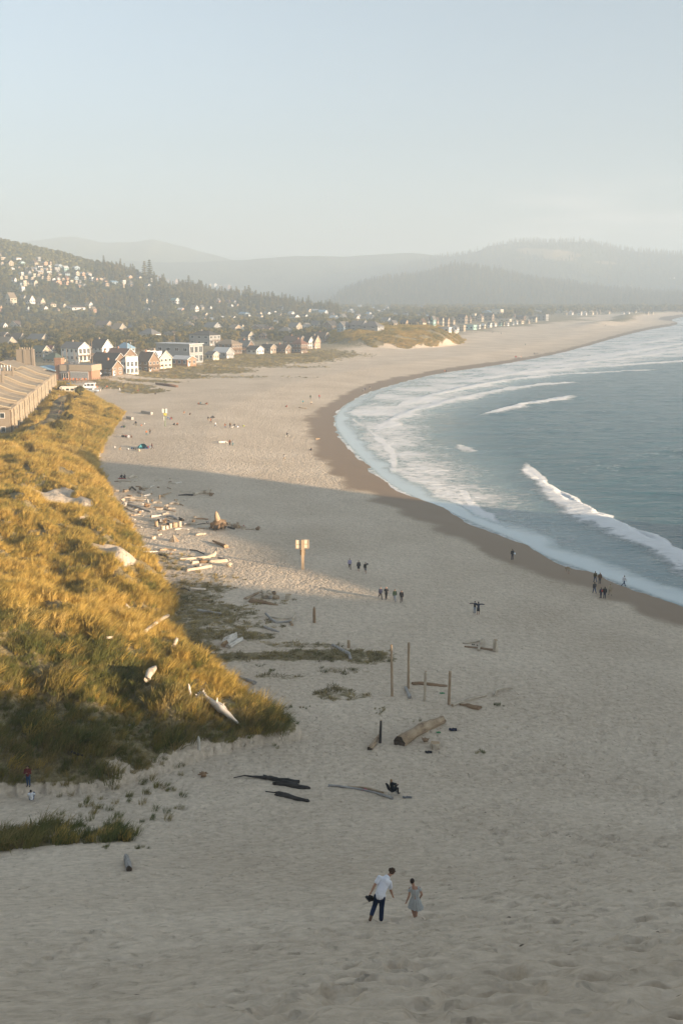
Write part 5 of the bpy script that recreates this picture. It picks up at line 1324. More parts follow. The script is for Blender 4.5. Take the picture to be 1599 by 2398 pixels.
# a wooded belt of taller pines below the hill
order = np.argsort(TP[:, 1] / (TP[:, 3] + .2)); TP = TP[order]
IND, REST = TP[:290], TP[290:]
protos = []
for k in range(6):
    mb, tk, m = tree_mesh('p', 'pine', 140 + k, 6.5, 3.0, 700, .38, PINE, .2)
    protos.append((mb, tk))
pm = []
for i, (mb, tk) in enumerate(protos):
    pm.append(None)
for i, (x, y, z, s) in enumerate(IND):
    k = i % 6
    px, py, dep = to_px(x, y, z)
    if px < 150: lab = 'dark shore pine in the stand behind the inn at the left'
    elif px < 290: lab = 'dark shore pine in the stand behind the brick brewpub'
    elif px < 430: lab = 'olive shore pine in the stand behind the big grey beach house'
    elif px < 600: lab = 'olive shore pine among the houses behind the low cottages'
    else: lab = 'olive shore pine among the houses near the grassy dune'
    if pm[k] is None:
        o = protos[k][0].build('shore_pine', PINE); t = protos[k][1].build('trunk', BARK, o); pm[k] = (o, t)
    else:
        o = pm[k][0].copy(); col.objects.link(o); t = pm[k][1].copy(); t.parent = o; col.objects.link(t)
    o.location = (x, y, z - .1); o.rotation_euler = (0, 0, float(rng.uniform(0, 6.28))); o.scale = (s, s, s * float(rng.uniform(.85, 1.15)))
    tag(o, lab, 'pine tree', 'shore pines between the houses')
def forest(name, P, libc, label, zs=(.8, 1.2), cat='forest'):
    n = len(P); rot = np.zeros((n, 3)); rot[:, 2] = rng.uniform(0, 6.28, n); rot[:, :2] = rng.normal(0, .04, (n, 2))
    s = P[:, 3]; scatter(name, P[:, :3] - np.array((0, 0, .2)), rot, np.stack([s, s, s * rng.uniform(*zs, n)], 1), libc, label, cat)
forest('pine_woods', REST, p_lib, 'olive pine woods filling the town behind the houses')
def hill_pts(nm, step, seedd, tmin=.0, tmax=1.25):
    h = HILLS[nm]; S = np.array(h['sil'], float)
    lo = max(S[0, 0], -60); hi = min(S[-1, 0], 1680)
    P = []
    r0 = np.min(np.array(h['foot'])[:, 1]); r1 = np.max(np.array(h['ridge'])[:, 1]) * 1.12
    xlo, xhi = (lo - 799.5) / FPX * r1, (hi - 799.5) / FPX * r1
    nx, ny = int((xhi - xlo) / step), int((r1 - r0 * .9) / step)
    X, Y = np.meshgrid(xlo + np.arange(nx) * step, r0 * .9 + np.arange(ny) * step)
    X = X.ravel() + rng.uniform(-.5, .5, X.size) * step; Y = Y.ravel() + rng.uniform(-.5, .5, Y.size) * step
    px = bearing(X, Y); r = np.hypot(X, Y)
    Rr = np.interp(px, *np.array(h['ridge'], float).T); Rf = np.interp(px, *np.array(h['foot'], float).T)
    t = (r - Rf) / (Rr - Rf)
    m = (px > lo) & (px < hi) & (t > tmin) & (t < tmax)
    X, Y, px, r, t = X[m], Y[m], px[m], r[m], t[m]
    Z = hill_z(h, px, r); m = Z > .5
    return X[m], Y[m], Z[m], px[m], t[m]
X, Y, Z, px, t = hill_pts('wooded_hill', 8.5, 1)
_, py, _ = to_px(X, Y, Z)
den = fbm(X / 70., Y / 70., 311, 3)
bushy = sstep(300, 230, px + 30 * (den - .5)) * sstep(668, 640, py + 25 * (den - .5))
k1 = (rng.random(len(X)) < (1 - bushy) * sstep(.26, .4, den + .1))
s = rng.uniform(.5, 1.05, len(X)) * np.where(px > 280, 1.05, .8) * (.8 + .5 * den)
ok = k1 & keep_tree(X, Y, Z, s * 17, s * 3.8)
rnd = ok & (rng.random(len(X)) < .5 + .4 * sstep(330, 200, px))
forest('spruce_woods', np.stack([X, Y, Z, s], 1)[ok & ~rnd], s_lib, 'dark spruce woods covering the near hill')
forest('hill_pines', np.stack([X, Y, Z, s * 1.75], 1)[rnd], p_lib, 'rounded olive trees mixed through the near hill woods')
# houses among trees keep smaller trees close to them
s2 = rng.uniform(.6, 1.5, len(X))
k2 = ((rng.random(len(X)) < bushy * .9) | (~ok & (rng.random(len(X)) < .75))) & keep_tree(X, Y, Z, s2 * 3.6, s2 * 2.6)
forest('hillside_scrub', np.stack([X, Y, Z, s2], 1)[k2], b_lib, 'yellow green scrub on the upper slope of the near hill', cat='scrub')
X, Y, Z, px, t = hill_pts('forested_spur', 15, 2)
h = HILLS['forested_spur']; s = rng.uniform(.8, 1.35, len(X)) * (.8 + .5 * fbm(X / 90., Y / 90., 313, 2))
cyx, cyy, _ = to_px(X, Y, Z); clr = np.zeros(len(X))
for (x, y, a, b_) in CLEAR:
    if y > 640: clr = np.maximum(clr, (((cyx - x) / a) ** 2 + ((cyy - y - (cyx - x) * .08) / b_) ** 2 < 1.15))
kk = clr < .5
forest('spur_forest', np.stack([X, Y, Z, s], 1)[kk], s_lib, 'hazy conifer forest on the spur across the bay')
X, Y, Z, px, t = hill_pts('clearcut_mountain', 24, 3)
s = rng.uniform(.9, 1.6, len(X)); cyx, cyy, _ = to_px(X, Y, Z); clr = np.zeros(len(X))
for (x, y, a, b_) in CLEAR:
    if y < 640: clr = np.maximum(clr, (((cyx - x) / a) ** 2 + ((cyy - y - (cyx - x) * .08) / b_) ** 2 < 1.15))
kk = (clr < .5) & (rng.random(len(X)) < sstep(.3, .5, fbm(X / 220., Y / 220., 315, 3)) + .15)
forest('mountain_forest', np.stack([X, Y, Z, s], 1)[kk], s_lib, 'faint conifer forest on the hazy mountain')

# trees standing out on the ridge, and shrubs on the dune: things of their own
def lone_tree(px, pyb, h, kind, label, group=None, name='spruce_tree', seed=0, w=.23):
    p = gp(px, pyb); mt = SPRUCE if kind == 'spruce' else PINE
    r = h * w if kind == 'spruce' else h * .5
    mb, tk, m = tree_mesh('t', kind, 500 + seed, h, r, 900, h * .05 + .1, mt, h * .02)
    root = empty(name, p, 0, label, 'tree' if kind != 'bush' else 'shrub', group)
    mb.build('crown', mt, root); tk.build('trunk', BARK, root)
RIDGE = [(340, 660, 33), (352, 662, 37), (372, 664, 31), (388, 668, 30), (398, 668, 28), (415, 678, 30), (430, 682, 31), (443, 686, 28), (470, 694, 25), (484, 694, 20), (545, 684, 18), (583, 708, 27), (600, 712, 22), (612, 716, 20)]
for i, (a, b, h) in enumerate(RIDGE):
    lone_tree(a, b - 2, h, 'spruce', ['tall dark spruce in the clump on the right shoulder of the near hill', 'bushy spruce beside the houses on the open ridge', 'tall rounded spruce at the low end of the ridge'][0 if i < 10 else 1 if i == 10 else 2], 'tall spruces on the near ridge', seed=i, w=.25)
SHRUB = [(190, 932, 3.7, 'round dark pine shrub on the dune crest beside the white camper'), (165, 945, 2.6, 'brown shrub beside the dune path below the round crest shrub'), (163, 966, 1.9, 'green shrub low on the dune right of the path, upper of three'),
         (158, 982, 1.9, 'green shrub right of the path, middle one of three'), (168, 988, 1.9, 'spreading dark shrub right of the path, lower of three'), (138, 1013, 2.9, 'brown spiky shrub at the corner of the dune path'),
         (246, 983, 1.4, 'small dark shrub halfway down the sunlit dune face'), (83, 980, 1.3, 'clipped little shrub between the inn and the path'), (143, 918, 2.2, 'green shrub at the far end of the inn'),
         (8, 862, 4.2, 'dark pine at the left edge between the two inn buildings'), (245, 815, 4.0, 'dark pine beside the white trimmed gable house')]
for i, (a, b, h, lab) in enumerate(SHRUB):
    lone_tree(a, b, h * 1.25, 'bush' if h < 3 else 'pine', lab, 'shrubs on the dune' if b > 900 else None, name='shrub', seed=50 + i)

# ------------------------------------------------------------ poles, fence, vehicles, beach signs and barriers
POLEM = mat('pole_wood', (.34, .25, .16), .9, (.24, .17, .11), 6, stretch=(1, 1, .2)); STEEL = mat('galvanised', (.55, .54, .52), .5, (.45, .45, .44), 5, metal=.3)
def depth_at(p): return p.y * math.cos(PITCH) - (p.z - CAMZ) * math.sin(PITCH)
def utility_pole(px, yb, yt, label, arm=False, r=.16, lamp=False):
    p = gp(px, yb); h = (yb - yt) * depth_at(p) / FPX
    root = empty('utility_pole', p, 0, label, 'pole', 'poles in the town')
    mb = MB(); mb.tube([(0, 0, -1), (0, 0, h)], [r, r * .7], 8); mb.build('post', POLEM, root)
    if arm:
        a = MB(); a.box(-1.6, 1.6, -.08, .08, h - 1.1, h - .9); ao = a.build('crossarm', POLEM, root)
        for x in (-1.4, -.7, .7, 1.4):
            q = MB(); q.tube([(x, 0, h - .9), (x, 0, h - .6)], .07, 6); q.build('insulator', STEEL, ao)
    if lamp:
        a = MB(); a.tube([(0, 0, h), (.2, -.3, h + .5), (.5, -.9, h + .7)], .06, 6); a.ball((.6, -1.1, h + .62), (.4, .25, .15), nu=8, nv=5); a.build('lamp_head', STEEL, root)
    t = MB(); t.tube([(.3, 0, h * .82), (.3, 0, h * .74)], .22, 8); t.build('transformer', STEEL, root) if arm else None
for a in [(159, 862, 817, 'bare wooden pole behind the brewpub roof, left of a pair of poles'), (176, 862, 821, 'bare wooden pole standing before the tall white veranda house'), (180, 866, 830, 'pale pole rising just behind the brewpub fascia'),
          (149, 858, 826, 'lamp pole beside the brewpub chimney', False, .14, True), (218, 866, 794, 'tall reddish pole right of the white veranda house'), (213, 866, 797, 'thin reddish pole touching the taller reddish pole'),
          (272, 832, 801, 'short wooden pole left of the pale blue roof'), (299, 832, 801, 'wooden pole before the pale blue roof'), (307, 838, 794, 'wooden pole with crossarm right of the pale blue roof', True), (318, 826, 796, 'thin pole among the pines right of the crossarm pole'),
          (344, 862, 826, 'thin flagpole before the brown shingled gable house', False, .08), (409, 812, 775, 'tall pale pole with transformer above the big grey house', True, .2), (240, 802, 776, 'pole with pale box among the pines', True), (547, 800, 780, 'pole behind the brown hip roof house'), (462, 812, 796, 'thin pole right of the big grey house'),
          (600, 828, 803, 'short pole behind the grey brown cottage'), (811, 752, 723, 'pole in the far town beside the church like house'), (523, 712, 694, 'thin pole on the slope beside the peach house'), (714, 812, 790, 'white pole between the hip roof house and the white gable', False, .12)]:
    utility_pole(*a)
def fence(px_pts, label, name, h=1.0, gap=2.2, railm=DECK, group=None, rails=2):
    P = [gp(a, b) for a, b in px_pts]; root = empty(name, P[0], 0, label, 'fence', group); o0 = P[0]
    for a, b in zip(P[:-1], P[1:]):
        n = max(1, int((b - a).length / gap))
        for i in range(n + (1 if b is P[-1] else 0)):
            q = a.lerp(b, i / n) - o0; z = gz(q.x + o0.x, q.y + o0.y) - o0.z
            m = MB(); m.box(q.x - .09, q.x + .09, q.y - .09, q.y + .09, z - .3, z + h + .1); m.build('post', railm, root)
        for r_ in range(rails):
            m = MB(); z0 = gz(*a[:2]) - o0.z; z1 = gz(*b[:2]) - o0.z; zz = h * (.95 - .45 * r_)
            m.tube([(a.x - o0.x, a.y - o0.y, z0 + zz), (b.x - o0.x, b.y - o0.y, z1 + zz)], .05, 5); m.build('rail', railm, root)
fence([(136, 894), (150, 896), (180, 898), (205, 895), (230, 890), (262, 886)], 'low post fence along the front of the brewpub patio', 'patio_fence', 1.1, 1.6)
fence([(78, 1024), (92, 1018), (106, 1008)], 'low dark rail fence beside the inn path near the corner', 'path_fence', .6, 1.5)
fence([(132, 992), (137, 978), (149, 948), (154, 942)], 'row of pale wooden posts edging the dune path', 'path_fence', .9, 5, rails=0)
# dune path
pm_ = MB(); pl = smooth_poly(PATH_L, 2)
for i in range(len(pl) - 1):
    a, b = pl[i], pl[i + 1]; t = (b - a) / (np.hypot(*(b - a)) + 1e-9); nrm = np.array((-t[1], t[0])) * 2.0
    q = [(a + nrm), (a - nrm), (b - nrm), (b + nrm)]
    pm_.add([(v[0], v[1], gz(v[0], v[1]) + .05) for v in q], [(0, 1, 2, 3)])
tag(pm_.build('dune_path', mat('path_dirt', (.13, .105, .075), .95, (.09, .07, .05), 2)), kind='structure')
# wheels and cars -------------------------------------------------
TYRE = mat('tyre', (.02, .02, .02), .8); RIM = mat('wheel_rim', (.5, .5, .5), .35, metal=.8); CARG = GLASS
def paint(nm, c): return mat('paint_' + nm, c, .3, tuple(x * .95 for x in c), 1, spec=.5)
def wheel(root, x, y, r=.36):
    t = MB(); t.tube([(x, y - .12, r), (x, y + .12, r)], r, 14); w = t.build('wheel', TYRE, root)
    q = MB(); q.tube([(x, y - .135, r), (x, y + .135, r)], r * .58, 12); q.build('rim', RIM, w)
def vehicle(px, py, rz, kind, c, label, name, cat):
    p = gp(px, py); root = empty(name, p, rz, label, cat); B_ = MB(); P_ = paint(*c)
    if kind == 'camper':
        B_.prism([(-3.2, .5), (2.2, .5), (3.1, .55), (3.15, 1.1), (2.5, 1.35), (2.0, 1.95), (2.9, 2.1), (3.0, 2.6), (2.6, 3.0), (-3.2, 3.0)], 'y', -1.1, 1.1)
        w = [(-2.4, -1.2, 1.5, 2.2), (-.6, .5, 1.5, 2.2), (1.2, 1.9, 1.3, 1.95), (2.0, 2.6, 2.25, 2.6)]; wx = (-1.9, 2.2)
    elif kind == 'van':
        B_.prism([(-2.9, .45), (2.9, .45), (2.95, 1.1), (2.2, 1.35), (1.5, 2.3), (1.2, 2.6), (-2.9, 2.6)], 'y', -1.0, 1.0)
        w = [(-2.3, -1.0, 1.4, 2.2), (-.7, .5, 1.4, 2.2), (.8, 1.6, 1.35, 2.0)]; wx = (-1.8, 1.9)
    elif kind == 'pickup':
        B_.prism([(-2.7, .5), (2.7, .5), (2.75, 1.0), (1.3, 1.15), (.8, 1.75), (-.6, 1.75), (-.75, 1.15), (-2.7, 1.15)], 'y', -.95, .95)
        w = [(-.5, .05, 1.2, 1.65), (.15, .75, 1.2, 1.6)]; wx = (-1.7, 1.8)
    else:
        B_.prism([(-2.4, .45), (2.4, .45), (2.45, .95), (1.4, 1.1), (.8, 1.65), (-1.9, 1.7), (-2.4, 1.1)], 'y', -.95, .95)
        w = [(-1.8, -.9, 1.12, 1.58), (-.8, .0, 1.12, 1.58), (.1, .8, 1.12, 1.52)]; wx = (-1.5, 1.6)
    b = B_.build('body', P_, root)
    yy = {'camper': 1.1, 'van': 1.0}.get(kind, .95)
    for (a, bb, z0, z1) in w:
        g = MB(); g.box(a, bb, -yy - .02, yy + .02, z0, z1); g.build('window', CARG, root)
    ws = {'camper': [(2.50, 1.36), (2.03, 1.93)], 'van': [(2.15, 1.40), (1.55, 2.25)], 'pickup': [(1.27, 1.2), (.85, 1.7)]}.get(kind, [(1.37, 1.14), (.85, 1.62)])
    g = MB(); (ax, az), (bx, bz) = ws; g.add([(ax + .03, -yy * .85, az), (ax + .03, yy * .85, az), (bx + .03, yy * .8, bz), (bx + .03, -yy * .8, bz)], [(0, 1, 2, 3)]); g.build('windscreen', CARG, root)
    for x in wx:
        for y in (-yy + .1, yy - .1): wheel(root, x, y)
    hl = {'camper': 3.12, 'van': 2.93, 'pickup': 2.73}.get(kind, 2.43)
    for y in (-yy * .7, yy * .7):
        g = MB(); g.box(hl, hl + .04, y - .15, y + .15, .75, .95); g.build('headlight', TRIM, root)
    if kind == 'camper':
        s = MB(); s.box(-3.2, 1.6, -1.13, -1.105, 1.15, 1.3); s.build('stripe', paint('tan', (.45, .36, .24)), root)
    if kind == 'van':
        s = MB(); s.box(-2.96, -2.905, -.95, -.1, 1.3, 2.2); s.build('rear_window', CARG, root); q = MB(); q.box(-2.97, -2.905, .3, .95, .8, 2.4); q.build('tail_light', paint('amber', (.6, .25, .06)), root)
vehicle(161, 923, math.pi, 'camper', ('cream', (.72, .68, .58)), 'white camper motorhome parked between the inn and the round shrub', 'camper_van', 'camper van')
vehicle(209, 911, math.pi, 'van', ('white', (.74, .76, .78)), 'silver white high roof van parked behind the crest shrub', 'camper_van', 'van')
vehicle(216, 919, R(170), 'pickup', ('silver', (.42, .47, .52)), 'silver pickup truck parked in front of the high roof van', 'pickup_truck', 'pickup')
vehicle(247, 882, R(175), 'suv', ('black', (.02, .02, .022)), 'black car parked by the brown balcony cottage', 'parked_car', 'car')
vehicle(226, 880, R(165), 'suv', ('pearl', (.7, .7, .7)), 'white car half hidden at the corner of the brewpub', 'parked_car', 'car')
BIN = mat('blue_plastic', (.05, .16, .33), .5, (.04, .13, .28))
for a, b, lab in ((161, 905, 'blue waste bin left of its twin behind the campers'), (167, 905, 'blue waste bin right of its twin behind the campers')):
    p = gp(a, b); r_ = empty('waste_bin', p, 0, lab, 'bin', 'blue waste bins')
    m = MB(); m.prism([(-.45, 0), (.45, 0), (.55, 1.25), (-.55, 1.25)], 'y', -.45, .45); m.build('bin_body', BIN, r_)
    m = MB(); m.prism([(-.6, 1.26), (.6, 1.26), (.5, 1.4), (-.5, 1.4)], 'y', -.55, .55); m.build('lid', BIN, r_)
# slide, patio chairs
CHO = mat('orange_plastic', (.55, .19, .05), .5); YEL = mat('yellow_plastic', (.75, .52, .06), .5)
p = gp(719, 826); r_ = empty('garden_slide', p, R(-30), 'yellow slide beside the deck of the reddish hip roof house', 'slide')
m = MB(); m.tube([(-2.2, 0, 3.0), (-.8, 0, 2.2), (1.0, 0, .6), (2.0, 0, .3)], [.45] * 4, 8, flat_=.35); m.build('chute', YEL, r_)
m = MB(); m.tube([(-2.3, .4, -.2), (-2.3, .4, 3.4)], .07, 6); m.tube([(-2.3, -.4, -.2), (-2.3, -.4, 3.4)], .07, 6); m.build('ladder', DECK, r_)
def patio_chair(p, rz, label, group, m_=CHO):
    r_ = empty('patio_chair', p, rz, label, 'chair', group)
    a = MB(); a.box(-.28, .28, -.28, .28, .40, .46); a.build('seat', m_, r_); a = MB(); a.box(-.28, .28, .24, .30, .47, 1.0); a.build('backrest', m_, r_)
    for x in (-.24, .24):
        for y in (-.24, .24): a = MB(); a.box(x - .03, x + .03, y - .03, y + .03, -.05, .398); a.build('leg', m_, r_)
for i in range(16):
    u = -pub_L * .32 + i * pub_L * .05; v = -pub_W / 2 - 2.0 - 1.5 * (i % 2) - .4 * (i % 3)
    c_, s_ = math.cos(pub_yaw), math.sin(pub_yaw); x = pub_c.x + u * c_ - v * s_; y = pub_c.y + u * s_ + v * c_
    patio_chair((x, y, gz(x, y)), i * 1.1, 'orange chair on the brewpub patio', 'orange patio chairs at the brewpub')
for i, (a, b) in enumerate([(38, 1007), (44, 1006), (50, 1008), (80, 990), (84, 988), (88, 962), (94, 965), (97, 962), (122, 930), (128, 931), (135, 930), (140, 931)]):
    q = gp(a, b); patio_chair(q, i * .9, 'tan wooden chair on a patio along the inn front', 'wooden chairs along the inn', DECK)
# beach signs
SIGNW = mat('sign_timber', (.40, .31, .21), .8, (.32, .24, .16), 5, stretch=(1, 1, .3)); PANEL = mat('sign_panel_back', (.60, .54, .43), .7, (.53, .47, .37), 3); PWHITE = mat('sign_panel_white', (.78, .78, .74), .6, (.72, .72, .69)); PYEL = mat('sign_panel_yellow', (.72, .60, .10), .6)
def near_sign():
    p = gp(709.5, 1333.5); root = empty('beach_sign', p, 0, 'wooden post with two pale panels seen from behind, near the three walkers', 'sign')
    s = depth_at(p) / FPX / math.cos(R(12))
    def Z(py): return (1333.5 - py) * s
    def Xp(px): return (px - 709.5) * s
    m = MB(); m.box(Xp(706), Xp(712.4), -.16, .16, -.6, Z(1263.5)); m.build('post', SIGNW, root)
    for (a, b, t, bt) in ((692.8, 705, 1264.8, 1284.8), (713, 723.4, 1263.8, 1284.4)):
        m = MB(); m.box(Xp(a), Xp(b), .06, .10, Z(bt), Z(t)); f = m.build('panel', PANEL, root)
        m = MB(); mid = (t + bt) / 2
        m.box(Xp(a), Xp(b), .005, .058, Z(mid + .7), Z(mid - .7)); m.box(Xp(a), Xp(b), .005, .058, Z(bt - .2), Z(bt - 1.6)); m.build('batten', SIGNW, f)
        m = MB(); m.box(Xp(a + .4 if a < 700 else b - 2.2), Xp(a + 2.2 if a < 700 else b - .4), .004, .057, Z(bt - 1.7), Z(t + .4)); m.build('batten', SIGNW, f)
    m = MB(); m.box(Xp(703), Xp(714.2), .165, .20, Z(1301), Z(1287.3)); m.build('small_panel', mat('panel_dark', (.20, .15, .09), .8), root)
near_sign()
def far_sign():
    p = gp(387.2, 999); root = empty('beach_sign', p, R(-8), 'far beach sign with two white panels and a yellow one', 'sign')
    s = depth_at(p) / FPX
    def Z(py): return (999 - py) * s
    def Xp(px): return (px - 387.2) * s
    m = MB(); m.box(Xp(386.2), Xp(388.6), -.12, .12, -.6, Z(956.6)); m.build('post', mat('sign_post_green', (.22, .26, .17), .8), root)
    for a, b, t, bt, mt in ((381.2, 385.9, 956.8, 967, PWHITE), (389, 394, 956.6, 967.2, PWHITE), (385, 392.2, 967.4, 972.8, PYEL), (384.8, 386.4, 976, 985, PWHITE)):
        m = MB(); m.box(Xp(a), Xp(b), -.18, -.13, Z(bt), Z(t)); m.build('panel', mt, root)
far_sign()
def block_barrier(pts, label):
    P = [gp(*q) for q in pts]; d = P[1] - P[0]; L_ = d.length
    root = empty('concrete_barrier', P[0], math.atan2(d.y, d.x), label, 'barrier', 'concrete barriers by the ramp')
    for i in range(2):
        m = MB(); m.prism([(-.45, -.2), (.45, -.2), (.4, .85), (-.4, .85)], 'x', i * L_ / 2 + .04 * i, (i + 1) * L_ / 2); m.build('block', CONC, root)
block_barrier([(333, 967), (356, 971)], 'two concrete blocks in line left of the far beach sign')
block_barrier([(299, 980), (311, 983)], 'concrete block at the foot of the sunny dune')
fence([(270, 963), (280, 962), (288, 966), (289, 970)], 'short wooden barrier at the bottom of the beach ramp', 'ramp_barrier', 1.1, 1.2)
p0_, p1_ = gp(366, 900), gp(415, 907)
m = MB(); m.tube([(0, 0, .3), tuple((p1_ - p0_) * .5 + Vector((0, 0, .45))), tuple(p1_ - p0_ + Vector((0, 0, .35)))], [.45, .6, .65], 10, jag=.05); o = m.build('rusty_pipe', mat('rust', (.22, .13, .085), .85, (.14, .08, .05), 4, .2), None, True, loc=p0_)
tag(o, 'long rusty brown pipe lying on the sand before the front row', 'pipe')
# beach tent
def tent():
    p = gp(333, 1049.5); root = empty('beach_tent', p, R(35), 'teal pop up beach tent with open side', 'tent')
    T = mat('teal_nylon', (.05, .30, .37), .6, (.04, .25, .31), 3); TD = mat('tent_inside', (.03, .12, .16), .8)
    m = MB(); V = []; n = 9; mm = 6
    for j in range(mm + 1):
        t = j / mm
        for i in range(n + 1):
            a = math.pi * i / n
            V.append((math.cos(a) * (1.15 - .15 * t) , -.75 + 1.5 * t, max(0, math.sin(a)) * (1.35 * math.cos(t * .95))))
    F = [(j * (n + 1) + i, j * (n + 1) + i + 1, (j + 1) * (n + 1) + i + 1, (j + 1) * (n + 1) + i) for j in range(mm) for i in range(n)]
    m.add(V, F); m.add(V[-(n + 1):], [tuple(range(n + 1))]); m.build('canopy', T, root)
    m = MB(); m.prism([(-1.1, .02), (1.1, .02), (1.1, .06), (-1.1, .06)], 'y', -1.3, .7); m.build('floor_sheet', TD, root)
tent()
# ------------------------------------------------------------ driftwood
def wood_mat(name, c, c2, c3):
    m, N, L, B = newmat(name)
    al = N.new('ShaderNodeAttribute'); al.attribute_name = 'along'; ar = N.new('ShaderNodeAttribute'); ar.attribute_name = 'around'
    cb = N.new('ShaderNodeCombineXYZ'); L.new(al.outputs['Fac'], cb.inputs[0]); L.new(ar.outputs['Fac'], cb.inputs[1])
    oi = N.new('ShaderNodeObjectInfo'); L.new(oi.outputs['Random'], cb.inputs[2])
    mp = N.new('ShaderNodeMapping'); mp.inputs['Scale'].default_value = (.45, 4.5, 40); L.new(cb.outputs[0], mp.inputs[0])
    n = N.new('ShaderNodeTexNoise'); n.inputs['Scale'].default_value = 1.6; n.inputs['Detail'].default_value = 7; n.inputs['Roughness'].default_value = .7; L.new(mp.outputs[0], n.inputs['Vector'])
    r = ramp(N, [(.30, c3), (.47, c2), (.66, c)]); L.new(n.outputs[0], r.inputs[0]); L.new(r.outputs[0], B.inputs['Base Color'])
    B.inputs['Roughness'].default_value = .9; B.inputs['Specular IOR Level'].default_value = .15
    b = N.new('ShaderNodeBump'); b.inputs['Strength'].default_value = .7; b.inputs['Distance'].default_value = .06; L.new(n.outputs[0], b.inputs['Height']); L.new(b.outputs[0], B.inputs['Normal'])
    return m
WOOD = dict(pale=wood_mat('driftwood_pale', (.60, .53, .43), (.46, .39, .30), (.20, .15, .11)), grey=wood_mat('driftwood_grey', (.42, .41, .39), (.31, .295, .275), (.12, .11, .10)),
            brown=wood_mat('driftwood_brown', (.34, .24, .15), (.24, .155, .09), (.09, .055, .035)), burnt=wood_mat('charred_wood', (.085, .075, .065), (.045, .04, .036), (.015, .014, .013)),
            white=wood_mat('driftwood_white', (.70, .66, .59), (.56, .51, .44), (.26, .21, .16)), tan=wood_mat('driftwood_tan', (.46, .36, .25), (.34, .25, .16), (.14, .09, .06)))
CUT = mat('cut_wood', (.46, .34, .21), .9, (.32, .22, .13), 6)
CUTD = mat('dark_cut_wood', (.12, .085, .055), .95, (.05, .04, .03), 6)
def wood_tube(V, F, AL, AR, MI, pts, rad, n=10, seed=0, rough=.16, ends=.5, off=(0, 0)):
    """weathered branch: noisy radius, ragged ends"""
    rr = random.Random(seed); pts = [Vector(p) for p in pts]
    seg = []
    for a, b, ra, rb in zip(pts[:-1], pts[1:], rad[:-1], rad[1:]):
        k = max(2, min(7, int((b - a).length / max(.25, (ra + rb) * .6))))
        for i in range(k): t = i / k; seg.append((a.lerp(b, t), ra + (rb - ra) * t))
    seg.append((pts[-1], rad[-1]))
    up = None; base = len(V); s = 0.0; ph = rr.uniform(0, 50)
    for i, (p, r_) in enumerate(seg):
        t = (seg[min(i + 1, len(seg) - 1)][0] - seg[max(i - 1, 0)][0]).normalized()
        if up is None: up = Vector((0, 0, 1)) if abs(t.z) < .85 else Vector((1, 0, 0))
        a = t.cross(up).normalized(); b = a.cross(t).normalized(); up = b
        if i: s += (p - seg[i - 1][0]).length
        for k in range(n):
            th = 2 * math.pi * k / n
            q = r_ * (1 + rough * (math.sin(3 * th + ph) * .35 + math.sin(2 * th - s * 1.3 + ph) * .5 + rr.uniform(-1, 1) * .6))
            v = p + a * math.cos(th) * q + b * math.sin(th) * q
            if i in (0, len(seg) - 1): v += t * rr.uniform(-1, 1) * ends * r_
            V.append(v); AL.append(s + ph); AR.append(math.cos(th) * .5 + th * .3)
    for i in range(len(seg) - 1):
        for k in range(n):
            k2 = (k + 1) % n; F.append((base + i * n + k, base + i * n + k2, base + (i + 1) * n + k2, base + (i + 1) * n + k)); MI.append(0)
    for ring, rev in ((0, True), (len(seg) - 1, False)):
        c = len(V); t = (seg[1][0] - seg[0][0]).normalized() * (-1 if rev else 1)
        V.append(seg[ring][0] - t * seg[ring][1] * ends * .4); AL.append(0); AR.append(0)
        for k in range(n):
            a, b = base + ring * n + k, base + ring * n + (k + 1) % n
            F.append((c, b, a) if rev else (c, a, b)); MI.append(1)
def wood_obj(name, parts, style, cut, loc, parent=None, seed=0, rough=.16, ends=.5, n=10):
    V, F, AL, AR, MI = [], [], [], [], []
    for i, (pts, rad) in enumerate(parts): wood_tube(V, F, AL, AR, MI, pts, rad, n, seed * 31 + i, rough, ends)
    me = bpy.data.meshes.new(name); me.from_pydata([tuple(v) for v in V], [], F)
    me.polygons.foreach_set('material_index', np.array(MI, np.int32)); me.polygons.foreach_set('use_smooth', np.array([m == 0 for m in MI]))
    for k_, a in (('along', AL), ('around', AR)):
        at = me.attributes.new(k_, 'FLOAT', 'POINT'); at.data.foreach_set('value', np.array(a, np.float32))
    me.materials.append(WOOD[style]); me.materials.append(cut if cut else WOOD[style]); me.update()
    o = bpy.data.objects.new(name, me); o.location = loc; return link(o, parent)
VIEWS = {'A': (240, 1100, 7.127), 'B': (420, 1130, 7.127), 'C': (300, 1260, 6.03), 'D': (560, 1370, 5.227), 'E': (400, 1560, 4.9), 'F': (800, 1280, 3.92), 'G': (0, 1400, 2.178), 'H': (500, 1700, 2.613), 'I': (0, 1000, 3.136), 'P': (0, 0, 1)}
def cv(v, x, y): o = VIEWS[v]; return o[0] + x / o[2], o[1] + y / o[2]
G_D = 'driftwood logs on the beach'
NL = [0]
